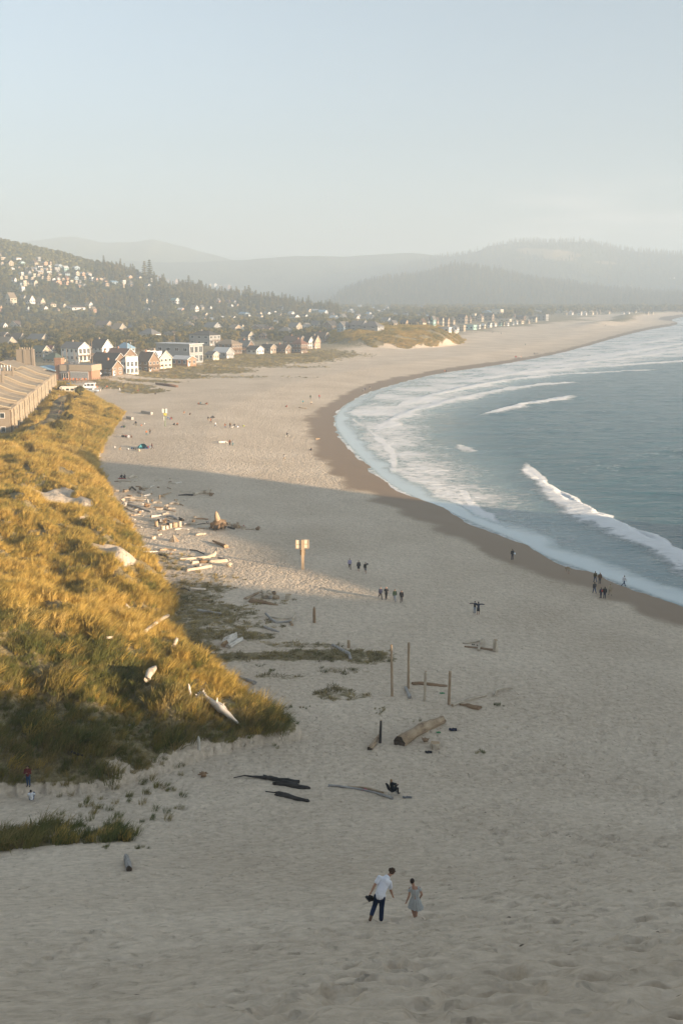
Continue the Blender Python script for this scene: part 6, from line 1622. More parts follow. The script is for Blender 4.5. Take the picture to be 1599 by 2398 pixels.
def log(v, pts, rad, style, label, name='driftwood_log', lifts=None, cut=None, branches=(), group=G_D, rough=.16, sink=.25, cat=None, ends=.5):
    """pts in the enlarged view v; rad in that view's pixels; lifts = extra height in metres at each point"""
    NL[0] += 1; sc = VIEWS[v][2]
    W = [gp(*cv(v, *p)) for p in pts]; lifts = lifts or [0] * len(W); rad = list(rad) if isinstance(rad, (list, tuple)) else [rad] * len(W)
    if len(rad) == 2 and len(W) > 2: rad = [rad[0] + (rad[1] - rad[0]) * i / (len(W) - 1) for i in range(len(W))]
    rm = [r * (1.3 if v in 'ABC' else 1.12) / sc * depth_at(w) / FPX for r, w in zip(rad, W)]
    o0 = W[0].copy()
    P = [w - o0 + Vector((0, 0, r * (1 - 2 * sink) + l)) for w, r, l in zip(W, rm, lifts)]
    parts = [(P, rm)]
    for (t, dx, dy, dz, r0) in branches:     # short broken limbs, metres
        k = min(int(t * (len(P) - 1)), len(P) - 2); f = t * (len(P) - 1) - k; b = P[k].lerp(P[k + 1], f)
        parts.append(([b, b + Vector((dx, dy, dz)) * .6, b + Vector((dx, dy, dz))], [r0, r0 * .75, r0 * .35]))
    o = wood_obj(name, parts, style, cut, o0, seed=NL[0], rough=rough, ends=ends)
    return tag(o, label, cat or ('stump' if 'stump' in name else 'post' if 'post' in name else 'log'), group)
def upright(v, x, yb, yt, w, style, label, name='driftwood_post', cut=CUT, tip=None, lean=0.0, group=G_D, rough=.06, wide=None, ends=.15, cat=None):
    NL[0] += 1; sc = VIEWS[v][2]; p = gp(*cv(v, x, yb)); d = depth_at(p) / FPX
    dep = math.atan2(CAMZ - p.z, p.y); h = (yb - yt) / sc * d / math.cos(dep); r = w / 2 / sc * d
    if name == 'stump': h = max(h - 2 * r * math.sin(dep) * .8, h * .45)
    rt = r * (tip if tip is not None else .95)
    pts = [Vector((0, 0, -.3)), Vector((lean * h * .5, 0, h * .5)), Vector((lean * h, 0, h))]
    rad = [r * 1.05, r, rt]
    if tip is not None and tip < .5: pts.insert(2, Vector((lean * h * .8, 0, h * .82))); rad.insert(2, r * .85)
    o = wood_obj(name, [(pts, rad)], style, cut, p, seed=NL[0], rough=rough, ends=ends, n=12)
    return tag(o, label, cat or ('stump' if name == 'stump' else 'post'), group)
def rootball(v, x, y, r, style, label, n=9, name='driftwood_root', group=G_D, lift=.3, cat='driftwood', flatz=.7, cut=None):
    """tangle of stubby roots round a knot"""
    NL[0] += 1; sc = VIEWS[v][2]; p = gp(*cv(v, x, y)); rm = r * (1.15 if v in 'ABC' else 1) / sc * depth_at(p) / FPX; rr = random.Random(NL[0])
    parts = [([Vector((-rm * .5, 0, rm * .35)), Vector((0, 0, rm * .55)), Vector((rm * .5, rm * .1, rm * .4))], [rm * .38, rm * .5, rm * .36])]
    for i in range(n):
        a = rr.uniform(0, 6.28); e = rr.uniform(-.1, 1.1); u = Vector((math.cos(a) * math.cos(e), math.sin(a) * math.cos(e), math.sin(e) * flatz)); c = Vector((0, 0, rm * .5))
        q = rr.uniform(.8, 1.15)
        parts.append(([c + u * rm * .3, c + u * rm * .7 * q + Vector((0, 0, .05 * rm)), c + u * rm * q + Vector((rr.uniform(-.2, .2), rr.uniform(-.2, .2), rr.uniform(-.15, .2))) * rm], [rm * .22, rm * .15, rm * .06]))
    o = wood_obj(name, parts, style, cut, p, seed=NL[0], rough=.25)
    return tag(o, label, cat, group)
# --- driftwood jumble, upper left
log('A', [(355, 470), (560, 466), (740, 471)], [10, 8], 'pale', 'topmost of the pale parallel logs in the big driftwood jumble')
log('A', [(440, 495), (730, 502)], [9, 7], 'pale', 'second of the pale parallel logs in the big driftwood jumble')
log('A', [(440, 520), (700, 526)], [8, 6], 'tan', 'tan log, third of the parallel logs in the jumble')
log('A', [(440, 546), (540, 565), (690, 581)], [13, 9], 'white', 'white log below the parallel logs in the jumble')
log('A', [(425, 592), (600, 645), (820, 715)], [18, 14, 8], 'grey', 'long slanting grey log below the parallel logs in the jumble', sink=.1)
rootball('A', 375, 610, 60, 'grey', 'grey rootball at the left end of the long slanting log')
rootball('A', 345, 525, 45, 'pale', 'pale root clump at the left end of the parallel logs')
upright('A', 770, 552, 490, 20, 'white', 'thin white upright stub in the driftwood jumble', lean=-.15)
rootball('A', 750, 630, 62, 'brown', 'big red brown chunk in the middle of the jumble')
log('A', [(835, 560), (910, 552), (992, 560)], [12, 18, 12], 'pale', 'short fat pale log right of the red brown chunk')
rootball('A', 832, 530, 26, 'brown', 'small brown chunk behind the short fat pale log', n=5)
log('A', [(1105, 580), (1190, 572), (1280, 585)], [14, 24, 16], 'pale', 'lone fat pale log right of the jumble')
log('A', [(888, 672), (1010, 665)], [17, 14], 'pale', 'short pale log in front of the red brown chunk')
rootball('A', 1065, 625, 40, 'pale', 'pale knotty chunk right of the red brown chunk')
log('A', [(1030, 662), (1110, 685), (1225, 700)], [9, 7], 'brown', 'thin brown branch below the pale knotty chunk', branches=((.6, .2, .2, .5, .08),))
log('A', [(860, 630), (1015, 640)], [9, 8], 'brown', 'thin brown log left of the pale knotty chunk')
log('A', [(808, 795), (890, 782), (985, 768)], [16, 12], 'white', 'bright white short log above the ring of stumps', cut=CUT)
log('A', [(1000, 755), (1110, 732)], [14, 10], 'pale', 'pale forked log above the ring of stumps', branches=((.5, .4, .3, .5, .1),))
log('A', [(1080, 780), (1180, 812), (1275, 842)], [12, 26, 16], 'grey', 'grey tapering log just behind the ring of stumps')
log('A', [(1290, 830), (1350, 855)], [20, 18], 'burnt', 'black charred block behind the ring of stumps', cut=CUTD)
upright('A', 905, 945, 848, 62, 'tan', 'tan cut stump at the left of the stump ring', 'stump')
log('A', [(940, 890), (1000, 880), (1045, 890)], [34, 36, 34], 'grey', 'grey round lying inside the stump ring', cut=CUTD, sink=.15)
upright('A', 1038, 880, 795, 78, 'brown', 'orange brown stump at the back of the stump ring', 'stump')
upright('A', 965, 850, 815, 34, 'brown', 'small brown stump at the back of the stump ring', 'stump')
upright('A', 1010, 1000, 915, 80, 'pale', 'pale squared stump at the front of the stump ring', 'stump')
upright('A', 1080, 985, 920, 54, 'pale', 'smaller pale stump beside the squared one at the front of the ring', 'stump')
upright('A', 1140, 970, 885, 50, 'pale', 'narrow pale stump with dark side in the stump ring', 'stump')
upright('A', 1212, 955, 862, 92, 'tan', 'widest tan stump on the right of the stump ring', 'stump')
upright('A', 1297, 950, 850, 56, 'pale', 'tall pale stump at the right end of the stump ring', 'stump')
upright('A', 1098, 930, 880, 58, 'burnt', 'dark burnt stump inside the stump ring', 'stump', cut=CUTD)
rootball('A', 1380, 930, 44, 'grey', 'grey root lump between the stumps and a pale log', n=6)
log('B', [(150, 712), (300, 705)], [20, 16], 'pale', 'pale log with rough end left of the burnt root')
log('A', [(1205, 1002), (1320, 990), (1440, 1004)], [9, 11, 9], 'white', 'white bowed log lying in front of the stump ring')
upright('A', 852, 1152, 1090, 82, 'pale', 'lone pale stump down the sand from the stump ring', 'stump')
def teepee():
    p = gp(*cv('A', 1195, 1195)); rr = random.Random(5); parts = []
    for i in range(13):
        a = i / 13 * 6.28 + rr.uniform(-.2, .2); r = rr.uniform(.5, .9); h = rr.uniform(.8, 1.15)
        parts.append(([Vector((r * math.cos(a), r * .8 * math.sin(a), 0)), Vector((-.1 * math.cos(a), -.1 * math.sin(a), h))], [.11, .07]))
    root = empty('stick_teepee', p, 0, 'small teepee of driftwood sticks on the sand', 'driftwood')
    for i, q in enumerate(parts): wood_obj('stick', [q], 'pale' if i % 3 else 'tan', None, (0, 0, 0), root, seed=900 + i)
teepee()
log('A', [(430, 150), (510, 125), (600, 125)], [16, 26, 18], 'pale', 'pale wood pile beside the dark seated pair', branches=((.3, .4, .2, .6, .1), (.7, -.3, .1, .6, .1)))
log('A', [(540, 200), (605, 162)], [9, 6], 'pale', 'thin pale stick leaning below the pale wood pile')
log('A', [(205, 200), (350, 192), (500, 203)], [7, 6], 'tan', 'thin tan log below the dark seated pair')
log('A', [(215, 362), (292, 365)], [18, 13], 'pale', 'short pale log, leftmost above the parallel logs')
log('A', [(360, 378), (440, 358)], [20, 15], 'tan', 'yellowish chunk left of the dark arched branch', branches=((.5, .3, 0, .5, .12),))
log('A', [(440, 352), (500, 335), (560, 365), (600, 385)], [11, 12, 10], 'burnt', 'dark arched branch above the parallel logs', lifts=[0, .5, .2, 0])
log('A', [(590, 388), (640, 395), (672, 405)], [16, 24, 14], 'grey', 'grey lump at the right end of the dark arched branch')
rootball('A', 640, 335, 38, 'brown', 'dark hollow ring of wood beside a pale chunk', n=6)
rootball('A', 695, 335, 38, 'pale', 'pale chunk right of the dark hollow ring', n=6)
upright('A', 955, 490, 420, 32, 'tan', 'short upright stub right of the parallel logs', lean=.05)
log('A', [(980, 450), (1035, 455)], [20, 12], 'tan', 'tan lump beside the short upright stub')
log('A', [(430, 440), (490, 448)], [12, 9], 'brown', 'small brown chunk above the parallel logs')
log('A', [(600, 725), (645, 715)], [18, 14], 'brown', 'small orange brown chunk below the long slanting grey log')
# --- logs of the burnt root cluster and the single big pale log
log('B', [(10, 160), (200, 162)], [7, 6], 'pale', 'thin pale pole behind the big pale root log')
log('B', [(-10, 218), (120, 215), (235, 222)], [8, 15, 16], 'burnt', 'low charred log left of the big pale root log')
log('B', [(245, 215), (300, 190), (400, 182), (520, 195)], [24, 22, 32, 38], 'pale', 'big pale root log lying apart in the upper shade', branches=((.95, .5, -.4, .9, .2), (.95, .9, .3, -.1, .2), (.2, -.7, -.2, .3, .18), (.9, .2, .3, 1.0, .15)))
rootball('B', 530, 225, 48, 'brown', 'dark torn root end of the big pale root log')
upright('B', 262, 598, 555, 66, 'pale', 'pale stump above the burnt root cluster, left', 'stump')
upright('B', 240, 658, 610, 58, 'brown', 'brown stump below the pale stump left of the burnt root', 'stump')
log('B', [(290, 612), (390, 612), (482, 622)], [11, 12, 10], 'brown', 'reddish brown log behind the burnt root')
log('B', [(310, 702), (440, 688)], [6, 6], 'burnt', 'thin dark stick left of the burnt root')
rootball('B', 490, 690, 44, 'grey', 'grey root lump left of the burnt root', n=6)
rootball('B', 450, 772, 38, 'white', 'white chunk in front left of the burnt root', n=4)
rootball('B', 515, 772, 26, 'tan', 'small tan chunk between two pale ones before the burnt root', n=4)
rootball('B', 580, 775, 34, 'pale', 'pale chunk in front of the burnt root', n=4)
log('B', [(310, 768), (425, 770)], [8, 6], 'tan', 'thin tan stick in front of the burnt root cluster')
def burnt_root():
    p = gp(*cv('B', 640, 780)); s = depth_at(p) / FPX / 7.127
    root = empty('burnt_stump', p, 0, 'largest burnt root with pale spire rising from its top', 'stump')
    rr = random.Random(3)
    body = [([Vector((-100 * s, 0, 40 * s)), Vector((-20 * s, .2, 85 * s)), Vector((70 * s, .1, 95 * s)), Vector((130 * s, 0, 60 * s))], [55 * s, 85 * s, 80 * s, 60 * s])]
    for i in range(8):
        a = i * .8; u = Vector((math.cos(a), math.sin(a), rr.uniform(-.1, .5))); c = Vector((20 * s, 0, 70 * s))
        body.append(([c + u * 60 * s, c + u * 110 * s, c + u * 140 * s + Vector((0, 0, -20 * s))], [34 * s, 22 * s, 8 * s]))
    wood_obj('burnt_body', body, 'brown', CUTD, (0, 0, 0), root, seed=77, rough=.25)
    wood_obj('charred_hollow', [([Vector((-70 * s, -60 * s, 20 * s)), Vector((-20 * s, -92 * s, 55 * s)), Vector((25 * s, -80 * s, 25 * s))], [30 * s, 38 * s, 22 * s])], 'burnt', CUTD, (0, 0, 0), root, seed=79)
    wood_obj('spire', [([Vector((10 * s, 0, 120 * s)), Vector((-5 * s, 0, 230 * s)), Vector((-20 * s, 0, 310 * s))], [55 * s, 40 * s, 10 * s]), ([Vector((40 * s, 0, 165 * s)), Vector((150 * s, 10 * s, 150 * s))], [14 * s, 6 * s])], 'tan', None, (0, 0, 0), root, seed=78, rough=.3)
burnt_root()
log('B', [(690, 775), (780, 772)], [10, 7], 'tan', 'tan stick at the foot of the burnt root, right')
log('B', [(770, 720), (840, 700)], [26, 20], 'tan', 'tan block right behind the burnt root')
rootball('B', 885, 735, 40, 'pale', 'pale chunk right of the burnt root', n=5)
rootball('B', 975, 700, 30, 'tan', 'orange tan chunk behind the brown block right of the burnt root', n=5)
log('B', [(925, 750), (1000, 765)], [38, 30], 'tan', 'brown sawn block right of the burnt root', cut=CUT)
log('B', [(815, 752), (920, 783)], [14, 12], 'burnt', 'dark slanting log right of the burnt root')
log('B', [(1035, 780), (1105, 770)], [28, 24], 'pale', 'pale block with small red object on top')
log('B', [(1105, 785), (1210, 788)], [4, 4], 'tan', 'thin stick between the pale block and the far root')
log('B', [(1215, 788), (1260, 770), (1285, 755)], [10, 12], 'pale', 'pale forked branch at the right end of the driftwood')
rootball('B', 1308, 795, 46, 'brown', 'rightmost upturned root of the driftwood cluster', n=8)
log('B', [(270, 885), (350, 872), (440, 870)], [16, 17, 15], 'pale', 'lone pale log below the burnt root cluster', cut=CUT)
log('B', [(565, 1000), (680, 1045), (790, 1092)], [12, 18, 30], 'brown', 'dark brown log with sawn tan end pointing right', cut=CUT, lifts=[.2, .1, 0])
# --- logs below
log('C', [(172, 207), (420, 202)], [10, 8], 'white', 'long white pole sticking out of the dune foot', sink=0)
log('C', [(445, 178), (560, 166), (672, 178)], [11, 12], 'tan', 'tan log right of the long white pole', branches=((.3, .2, .1, .4, .08),))
log('C', [(430, 232), (570, 282)], [10, 11], 'burnt', 'dark half buried log below the long white pole')
rootball('C', 600, 235, 24, 'brown', 'brown lump beside the dark half buried log', n=5)
rootball('C', 850, 178, 26, 'white', 'white knot at the start of a thin dark branch', n=5)
log('C', [(870, 170), (980, 185), (1080, 232)], [8, 5], 'burnt', 'thin curved dark branch above the long pale log')
log('C', [(725, 310), (900, 298), (1120, 278), (1215, 258), (1260, 222)], [15, 15, 15, 20, 8], 'pale', 'long pale log with upturned right end', lifts=[0, 0, 0, .1, .9])
log('C', [(890, 365), (1000, 348)], [24, 14], 'pale', 'short pale log with rooty left end', branches=((.1, -.3, 0, .5, .12),))
log('C', [(1010, 345), (1170, 350)], [22, 16], 'brown', 'splintered orange brown log piece', rough=.3)
log('C', [(1140, 350), (1270, 345), (1390, 330)], [24, 22], 'pale', 'thick pale log right of the splintered piece')
log('C', [(1278, 285), (1360, 302), (1440, 325)], [13, 11], 'grey', 'grey log lying behind the thick pale log')
rootball('C', 1425, 405, 50, 'pale', 'pale knotty chunk at the right end of the log pile', n=6)
log('C', [(825, 470), (1000, 438), (1182, 408)], [19, 18], 'pale', 'thick pale log in front of the pile, rotten at its left end', cut=CUT)
upright('C', 1018, 420, 350, 46, 'grey', 'grey stub standing between the pale logs', 'stump')
rootball('C', 1052, 305, 26, 'tan', 'tan lump on the middle of the log pile', n=4)
log('C', [(880, 727), (1095, 738)], [17, 15], 'white', 'white log at the edge of the brown ground plants')
log('C', [(720, 725), (800, 720), (875, 750)], [9, 12, 6], 'burnt', 'dark branch left of the white log in the plants')
log('C', [(1060, 882), (1185, 882)], [10, 9], 'tan', 'tan log half sunk in the sand by the plants')
log('C', [(985, 1032), (1150, 1052), (1320, 1085)], [17, 13], 'grey', 'grey log among the dark ground plants')
# --- middle beach
log('D', [(75, 178), (240, 112)], [16, 13], 'tan', 'smooth tan log leaning at the left of the wood heap', lifts=[0, .15])
log('D', [(145, 205), (300, 225), (400, 242), (475, 250)], [34, 24, 14, 6], 'brown', 'splintered red brown log below the wood heap', rough=.28, sink=.35)
rootball('D', 320, 165, 85, 'pale', 'heap of pale weathered roots', n=16, flatz=.9)
rootball('D', 375, 170, 45, 'grey', 'grey knot at the right side of the root heap', n=8)
upright('D', 425, 112, 68, 52, 'brown', 'small hollow stump on top of the root heap', 'stump', cut=CUTD)
upright('D', 452, 165, 115, 86, 'tan', 'tan sawn stump right of the root heap', 'stump')
upright('D', 604, 168, 102, 76, 'pale', 'lone pale sawn stump right of the root heap', 'stump')
upright('D', 920, 460, 262, 38, 'brown', 'thick brown post with pointed charred top', tip=.12, cut=CUTD)
log('D', [(325, 388), (390, 435), (460, 468), (530, 462), (640, 452)], [13, 14, 14, 13, 10], 'grey', 'curved grey log forming the front of a boat shaped frame', lifts=[.35, .1, 0, 0, .1])
log('D', [(365, 392), (480, 415), (615, 415)], [11, 12, 10], 'pale', 'pale log forming the back of the boat shaped frame')
log('D', [(635, 450), (690, 375)], [12, 7], 'pale', 'pale limb rising at the right of the boat shaped frame', lifts=[0, .4])
log('D', [(630, 455), (650, 500)], [12, 16], 'tan', 'short tan stub below the boat shaped frame')
log('D', [(312, 527), (390, 552), (490, 580)], [17, 15, 8], 'grey', 'small twisted grey log below the boat shaped frame', rough=.3)
upright('D', 1340, 766, 676, 36, 'tan', 'short orange brown plank standing in the sand', wide=1)
log('D', [(1155, 752), (1240, 800), (1335, 845), (1370, 922)], [20, 18, 18, 15], 'grey', 'gnarled grey log curving beside the orange plank', rough=.32, branches=((.02, -.35, -.2, .1, .12),))
# --- in the dune grass
log('E', [(785, 132), (880, 170), (970, 212)], [13, 18, 20], 'grey', 'grey split log on the sand above the grass tip', rough=.25)
log('E', [(385, 430), (480, 500), (590, 580), (690, 650), (775, 702)], [20, 26, 46, 24, 10], 'white', 'big bleached trunk lying down the grassy dune', lifts=[.7, .65, .6, .5, .35], branches=((.35, .1, .2, .6, .12), (.5, .2, .1, .5, .1)), rough=.28)
rootball('E', 350, 395, 78, 'white', 'bleached root plate at the top of the big trunk', n=12, lift=.6, flatz=1.1)
rootball('E', 368, 295, 45, 'tan', 'orange lit root knob above the bleached root plate', n=6, flatz=1.2)
upright('E', 235, 385, 205, 32, 'white', 'leaning bleached spike left of the root plate', tip=.2, lean=-.12, cut=None)
rootball('E', 508, 430, 34, 'white', 'pale knob in the grass right of the root plate', n=3, flatz=1)
upright('E', 325, 955, 805, 36, 'white', 'jagged black and white stump in the shaded grass', tip=.25, cut=CUTD, rough=.4)
log('G', [(742, 197), (800, 152), (858, 112)], [8, 9, 9], 'pale', 'long pale log slanting at the edge of the golden grass', lifts=[.5, .5, .4])
log('G', [(1148, 252), (1172, 222), (1200, 205)], [20, 22, 18], 'white', 'chunky white split log, left half of a pair', rough=.3, cut=CUT)
log('G', [(1165, 258), (1200, 235), (1238, 215)], [14, 12, 9], 'white', 'slimmer white split log, right half of a pair', rough=.3)
rootball('G', 930, 192, 26, 'white', 'white lump among the dark ground plants', n=5)
log('G', [(885, 262), (905, 236)], [10, 8], 'pale', 'short pale branch at the edge of the grass', lifts=[.2, .5])
upright('G', 477, 32, 0, 12, 'grey', 'grey stub standing in the sunlit grass', tip=.7)
log('G', [(752, 455), (770, 425), (792, 395)], [15, 17, 10], 'pale', 'pale broken trunk half hidden in golden grass', lifts=[.6, .7, .7], rough=.3)
rootball('G', 655, 662, 14, 'grey', 'small grey root in the shaded grass', n=5, flatz=1.2)
log('G', [(545, 236), (575, 232)], [6, 5], 'pale', 'small pale stick in the golden grass', lifts=[.6, .6])
log('G', [(640, 60), (665, 72)], [8, 6], 'white', 'small white stick in the dark hollow of the dune', lifts=[.5, .4])
log('G', [(370, 805), (400, 818), (425, 824)], [6, 5], 'burnt', 'small dark log near the sandy hollow', lifts=[.3, .3, .3])
log('P', [(296, 2014), (300, 2028), (303, 2041)], [5.5, 6.5, 6.5], 'grey', 'lone grey log end sticking out of the slope, lower left', lifts=[.15, .1, .05], cut=CUTD)
rootball('P', 477, 1819, 12, 'brown', 'small rusty brown root on the sand below the grass', n=8, flatz=.5)
# --- foreground charred logs
log('H', [(125, 318), (190, 316), (240, 320), (318, 328)], [2.5, 4, 6, 9], 'burnt', 'thin charred branch tapering to the left', lifts=[0, .15, .1, .1])
log('H', [(310, 320), (400, 338), (470, 352), (525, 350)], [14, 13, 15, 10], 'burnt', 'upper charred slab of the burnt log group', rough=.4)
log('H', [(365, 358), (450, 364), (530, 382), (590, 385)], [9, 17, 17, 9], 'burnt', 'lower charred slab with pointed right end', rough=.35)
log('H', [(318, 402), (378, 411)], [3, 4], 'burnt', 'thin charred stick left of the lowest burnt log')
log('H', [(380, 422), (440, 432), (520, 455), (582, 465)], [12, 15, 12, 9], 'burnt', 'lowest burnt log below the charred slabs', rough=.35)
log('H', [(702, 370), (760, 372), (900, 392), (1000, 415), (1095, 450)], [9, 7, 6, 6, 9], 'grey', 'long thin grey log beside the camp chair')
log('H', [(820, 378), (930, 388), (1040, 412)], [6, 7, 4], 'tan', 'shorter thin log resting against the long thin grey log', lifts=[.05, .05, .05])
# --- post circle
upright('F', 462, 1372, 914, 22, 'tan', 'tall thin post, leftmost of the two tallest', lean=-.024)
upright('F', 611, 1300, 892, 23, 'tan', 'tall thin post, right one of the two tallest', lean=-.006)
upright('F', 758, 1418, 1152, 25, 'pale', 'shorter pale post between the two tall posts and the dark one', lean=.02, rough=.1)
upright('F', 982, 1450, 1151, 26, 'tan', 'shorter dark streaked post at the right of the group', lean=.01)
upright('F', 352, 1802, 1601, 24, 'burnt', 'dark short post with a log leaning at its foot', lean=.03, tip=.8)
log('F', [(255, 1868), (300, 1808), (342, 1748)], [19, 18, 15], 'tan', 'short tan log lying against the dark short post', cut=CUTD)
log('F', [(528, 1822), (640, 1748), (790, 1668), (920, 1612)], [50, 48, 42, 36], 'tan', 'huge log with dark hollow end, largest on the beach', cut=CUTD, rough=.2, sink=.24, ends=.3)
upright('F', 853, 1850, 1772, 96, 'pale', 'sawn stump in front of the huge log', 'stump')
rootball('F', 765, 1795, 42, 'brown', 'dark rough chunk between the huge log and the sawn stump', n=7, flatz=.5)
log('F', [(648, 1268), (700, 1262), (830, 1275), (965, 1285)], [17, 15, 13, 9], 'brown', 'brown log on the sand behind the shorter posts', rough=.25)
log('F', [(588, 1300), (605, 1345), (625, 1395)], [13, 12, 15], 'grey', 'short grey log at the foot of the tall posts', rough=.3)
log('F', [(1012, 1465), (1160, 1410), (1325, 1372)], [13, 15, 12], 'pale', 'smooth pale log slanting right of the posts', cut=CUT)
log('F', [(1080, 1452), (1170, 1470), (1215, 1485), (1265, 1492)], [9, 20, 28, 24], 'brown', 'dark brown lump of driftwood below the smooth pale log', rough=.35, sink=.4, branches=((.1, -.3, 0, .1, .1),))
log('F', [(1395, 1378), (1412, 1340), (1470, 1322), (1560, 1312)], [14, 11, 9, 6], 'pale', 'pale hooked branch right of the posts', lifts=[0, .2, .2, .1])
log('F', [(1112, 893), (1200, 884), (1288, 868)], [8, 9, 8], 'pale', 'pale upper rail of the driftwood seat near the pair with open arms')
log('F', [(1125, 922), (1260, 936), (1412, 958)], [7, 9, 9], 'brown', 'brown lower rail of the driftwood seat')
log('F', [(1288, 868), (1262, 920), (1252, 960)], [9, 10, 12], 'pale', 'pale cross piece of the driftwood seat', lifts=[.25, .15, 0])
upright('F', 1408, 962, 858, 44, 'pale', 'thick pale stump standing at the right end of the driftwood seat', rough=.2)
log('P', [(511, 1037), (530, 1036), (532, 1037)], [2.4, 2.2, 1.4], 'white', 'white log beside the couple on the far sand')
log('P', [(738, 1029), (748, 1028)], [1.3, 1], 'tan', 'small tan log on the wet sand')
log('P', [(700, 955), (718, 957)], [1.1, .8], 'tan', 'thin tan log near the two far walkers')

for i in range(64):
    rr = random.Random(700 + i); x, y = rr.uniform(150, 1400), rr.uniform(150, 1130)
    if x < 150 + y * .35: continue
    L_ = rr.uniform(20, 75) if i < 34 else rr.uniform(60, 130); a_ = rr.uniform(-.35, .45)
    log('A', [(x, y), (x + L_ * .5, y + L_ * .5 * a_ - rr.uniform(0, 4)), (x + L_, y + L_ * a_)], [rr.uniform(6, 14), rr.uniform(5, 11)], rr.choice(('pale', 'pale', 'tan', 'white', 'brown')), 'small loose driftwood piece scattered around the big jumble', group='small driftwood pieces around the jumble')
# ------------------------------------------------------------ people
SHOP = bpy.data.scenes.new('workshop')
def organic(name, mb, voxel, m, parent=None, it=4, keep=None):
    """join closed tubes and balls into one continuous skin"""
    me = bpy.data.meshes.new('tmp'); me.from_pydata(mb.v, [], mb.f); me.update()
    t = bpy.data.objects.new('tmp', me); SHOP.collection.objects.link(t)
    r = t.modifiers.new('r', 'REMESH'); r.mode = 'VOXEL'; r.voxel_size = voxel; r.use_smooth_shade = True
    if it: s = t.modifiers.new('s', 'SMOOTH'); s.iterations = it; s.factor = .5
    SHOP.view_layers[0].update(); dg = SHOP.view_layers[0].depsgraph; nm = bpy.data.meshes.new_from_object(t.evaluated_get(dg)); nm.name = name
    bpy.data.objects.remove(t); bpy.data.meshes.remove(me)
    nm.materials.clear(); nm.materials.append(m)
    nm.polygons.foreach_set('use_smooth', np.ones(len(nm.polygons), bool))
    o = bpy.data.objects.new(name, nm); return link(o, parent)
def cloth(nm, c, rough=.9): return mat('cloth_' + nm, c, rough, tuple(x * .8 for x in c), 9, .15)
SKIN = mat('skin', (.42, .25, .17), .6, (.36, .20, .13), 8)
CL = dict(white=(.72, .74, .78), lavender=(.30, .28, .42), black=(.016, .016, .018), charcoal=(.045, .045, .05), navy=(.022, .028, .06), denim=(.05, .085, .16), jeans=(.018, .032, .075), lightjeans=(.22, .27, .34),
          grey=(.20, .20, .20), olive=(.11, .10, .05), tan=(.36, .28, .18), beige=(.45, .38, .28), green=(.03, .06, .035), red=(.34, .03, .025), maroon=(.14, .03, .025), orange=(.45, .15, .05), brown=(.13, .08, .05),
          blue=(.06, .16, .34), dress=(.36, .39, .385), pale=(.60, .58, .54), teal=(.05, .22, .26))
HAIR = dict(brown=(.07, .042, .024), dark=(.018, .013, .011), grey=(.34, .33, .32), fair=(.34, .23, .12), cap=(.02, .02, .025))
def chain(mb, pts, rad, n=8):
    mb.tube(pts, rad, n)
    for p, r in zip(pts, rad): mb.ball(p, r, nu=8, nv=6)
def hand_geo(mb, wrist, elbow, side, s=1.0, fingers=True):
    w = Vector(wrist); d = (w - Vector(elbow)).normalized(); u = d.cross(Vector((0, 1, 0)));  u = u.normalized() if u.length > .1 else Vector((1, 0, 0)); f = d.cross(u).normalized()
    mb.tube([w, w + d * .09 * s], [.027 * s, .04 * s], 8, flat_=.6); mb.ball(w + d * .07 * s, (.035 * s, .035 * s, .035 * s), nu=8, nv=6)
    if not fingers: return
    for k, L_ in enumerate((.065, .078, .072, .055)):
        b = w + d * .085 * s + f * (k - 1.5) * .019 * s; c = b + d * L_ * .55 * s + u * .008 * side; e = b + d * L_ * s + u * .03 * side
        mb.tube([b, c, e], [.0095 * s, .009 * s, .007 * s], 6)
    b = w + d * .03 * s + f * -.035 * s; mb.tube([b, b + d * .035 * s - f * .022 * s, b + d * .07 * s - f * .02 * s], [.012 * s, .011 * s, .008 * s], 6)
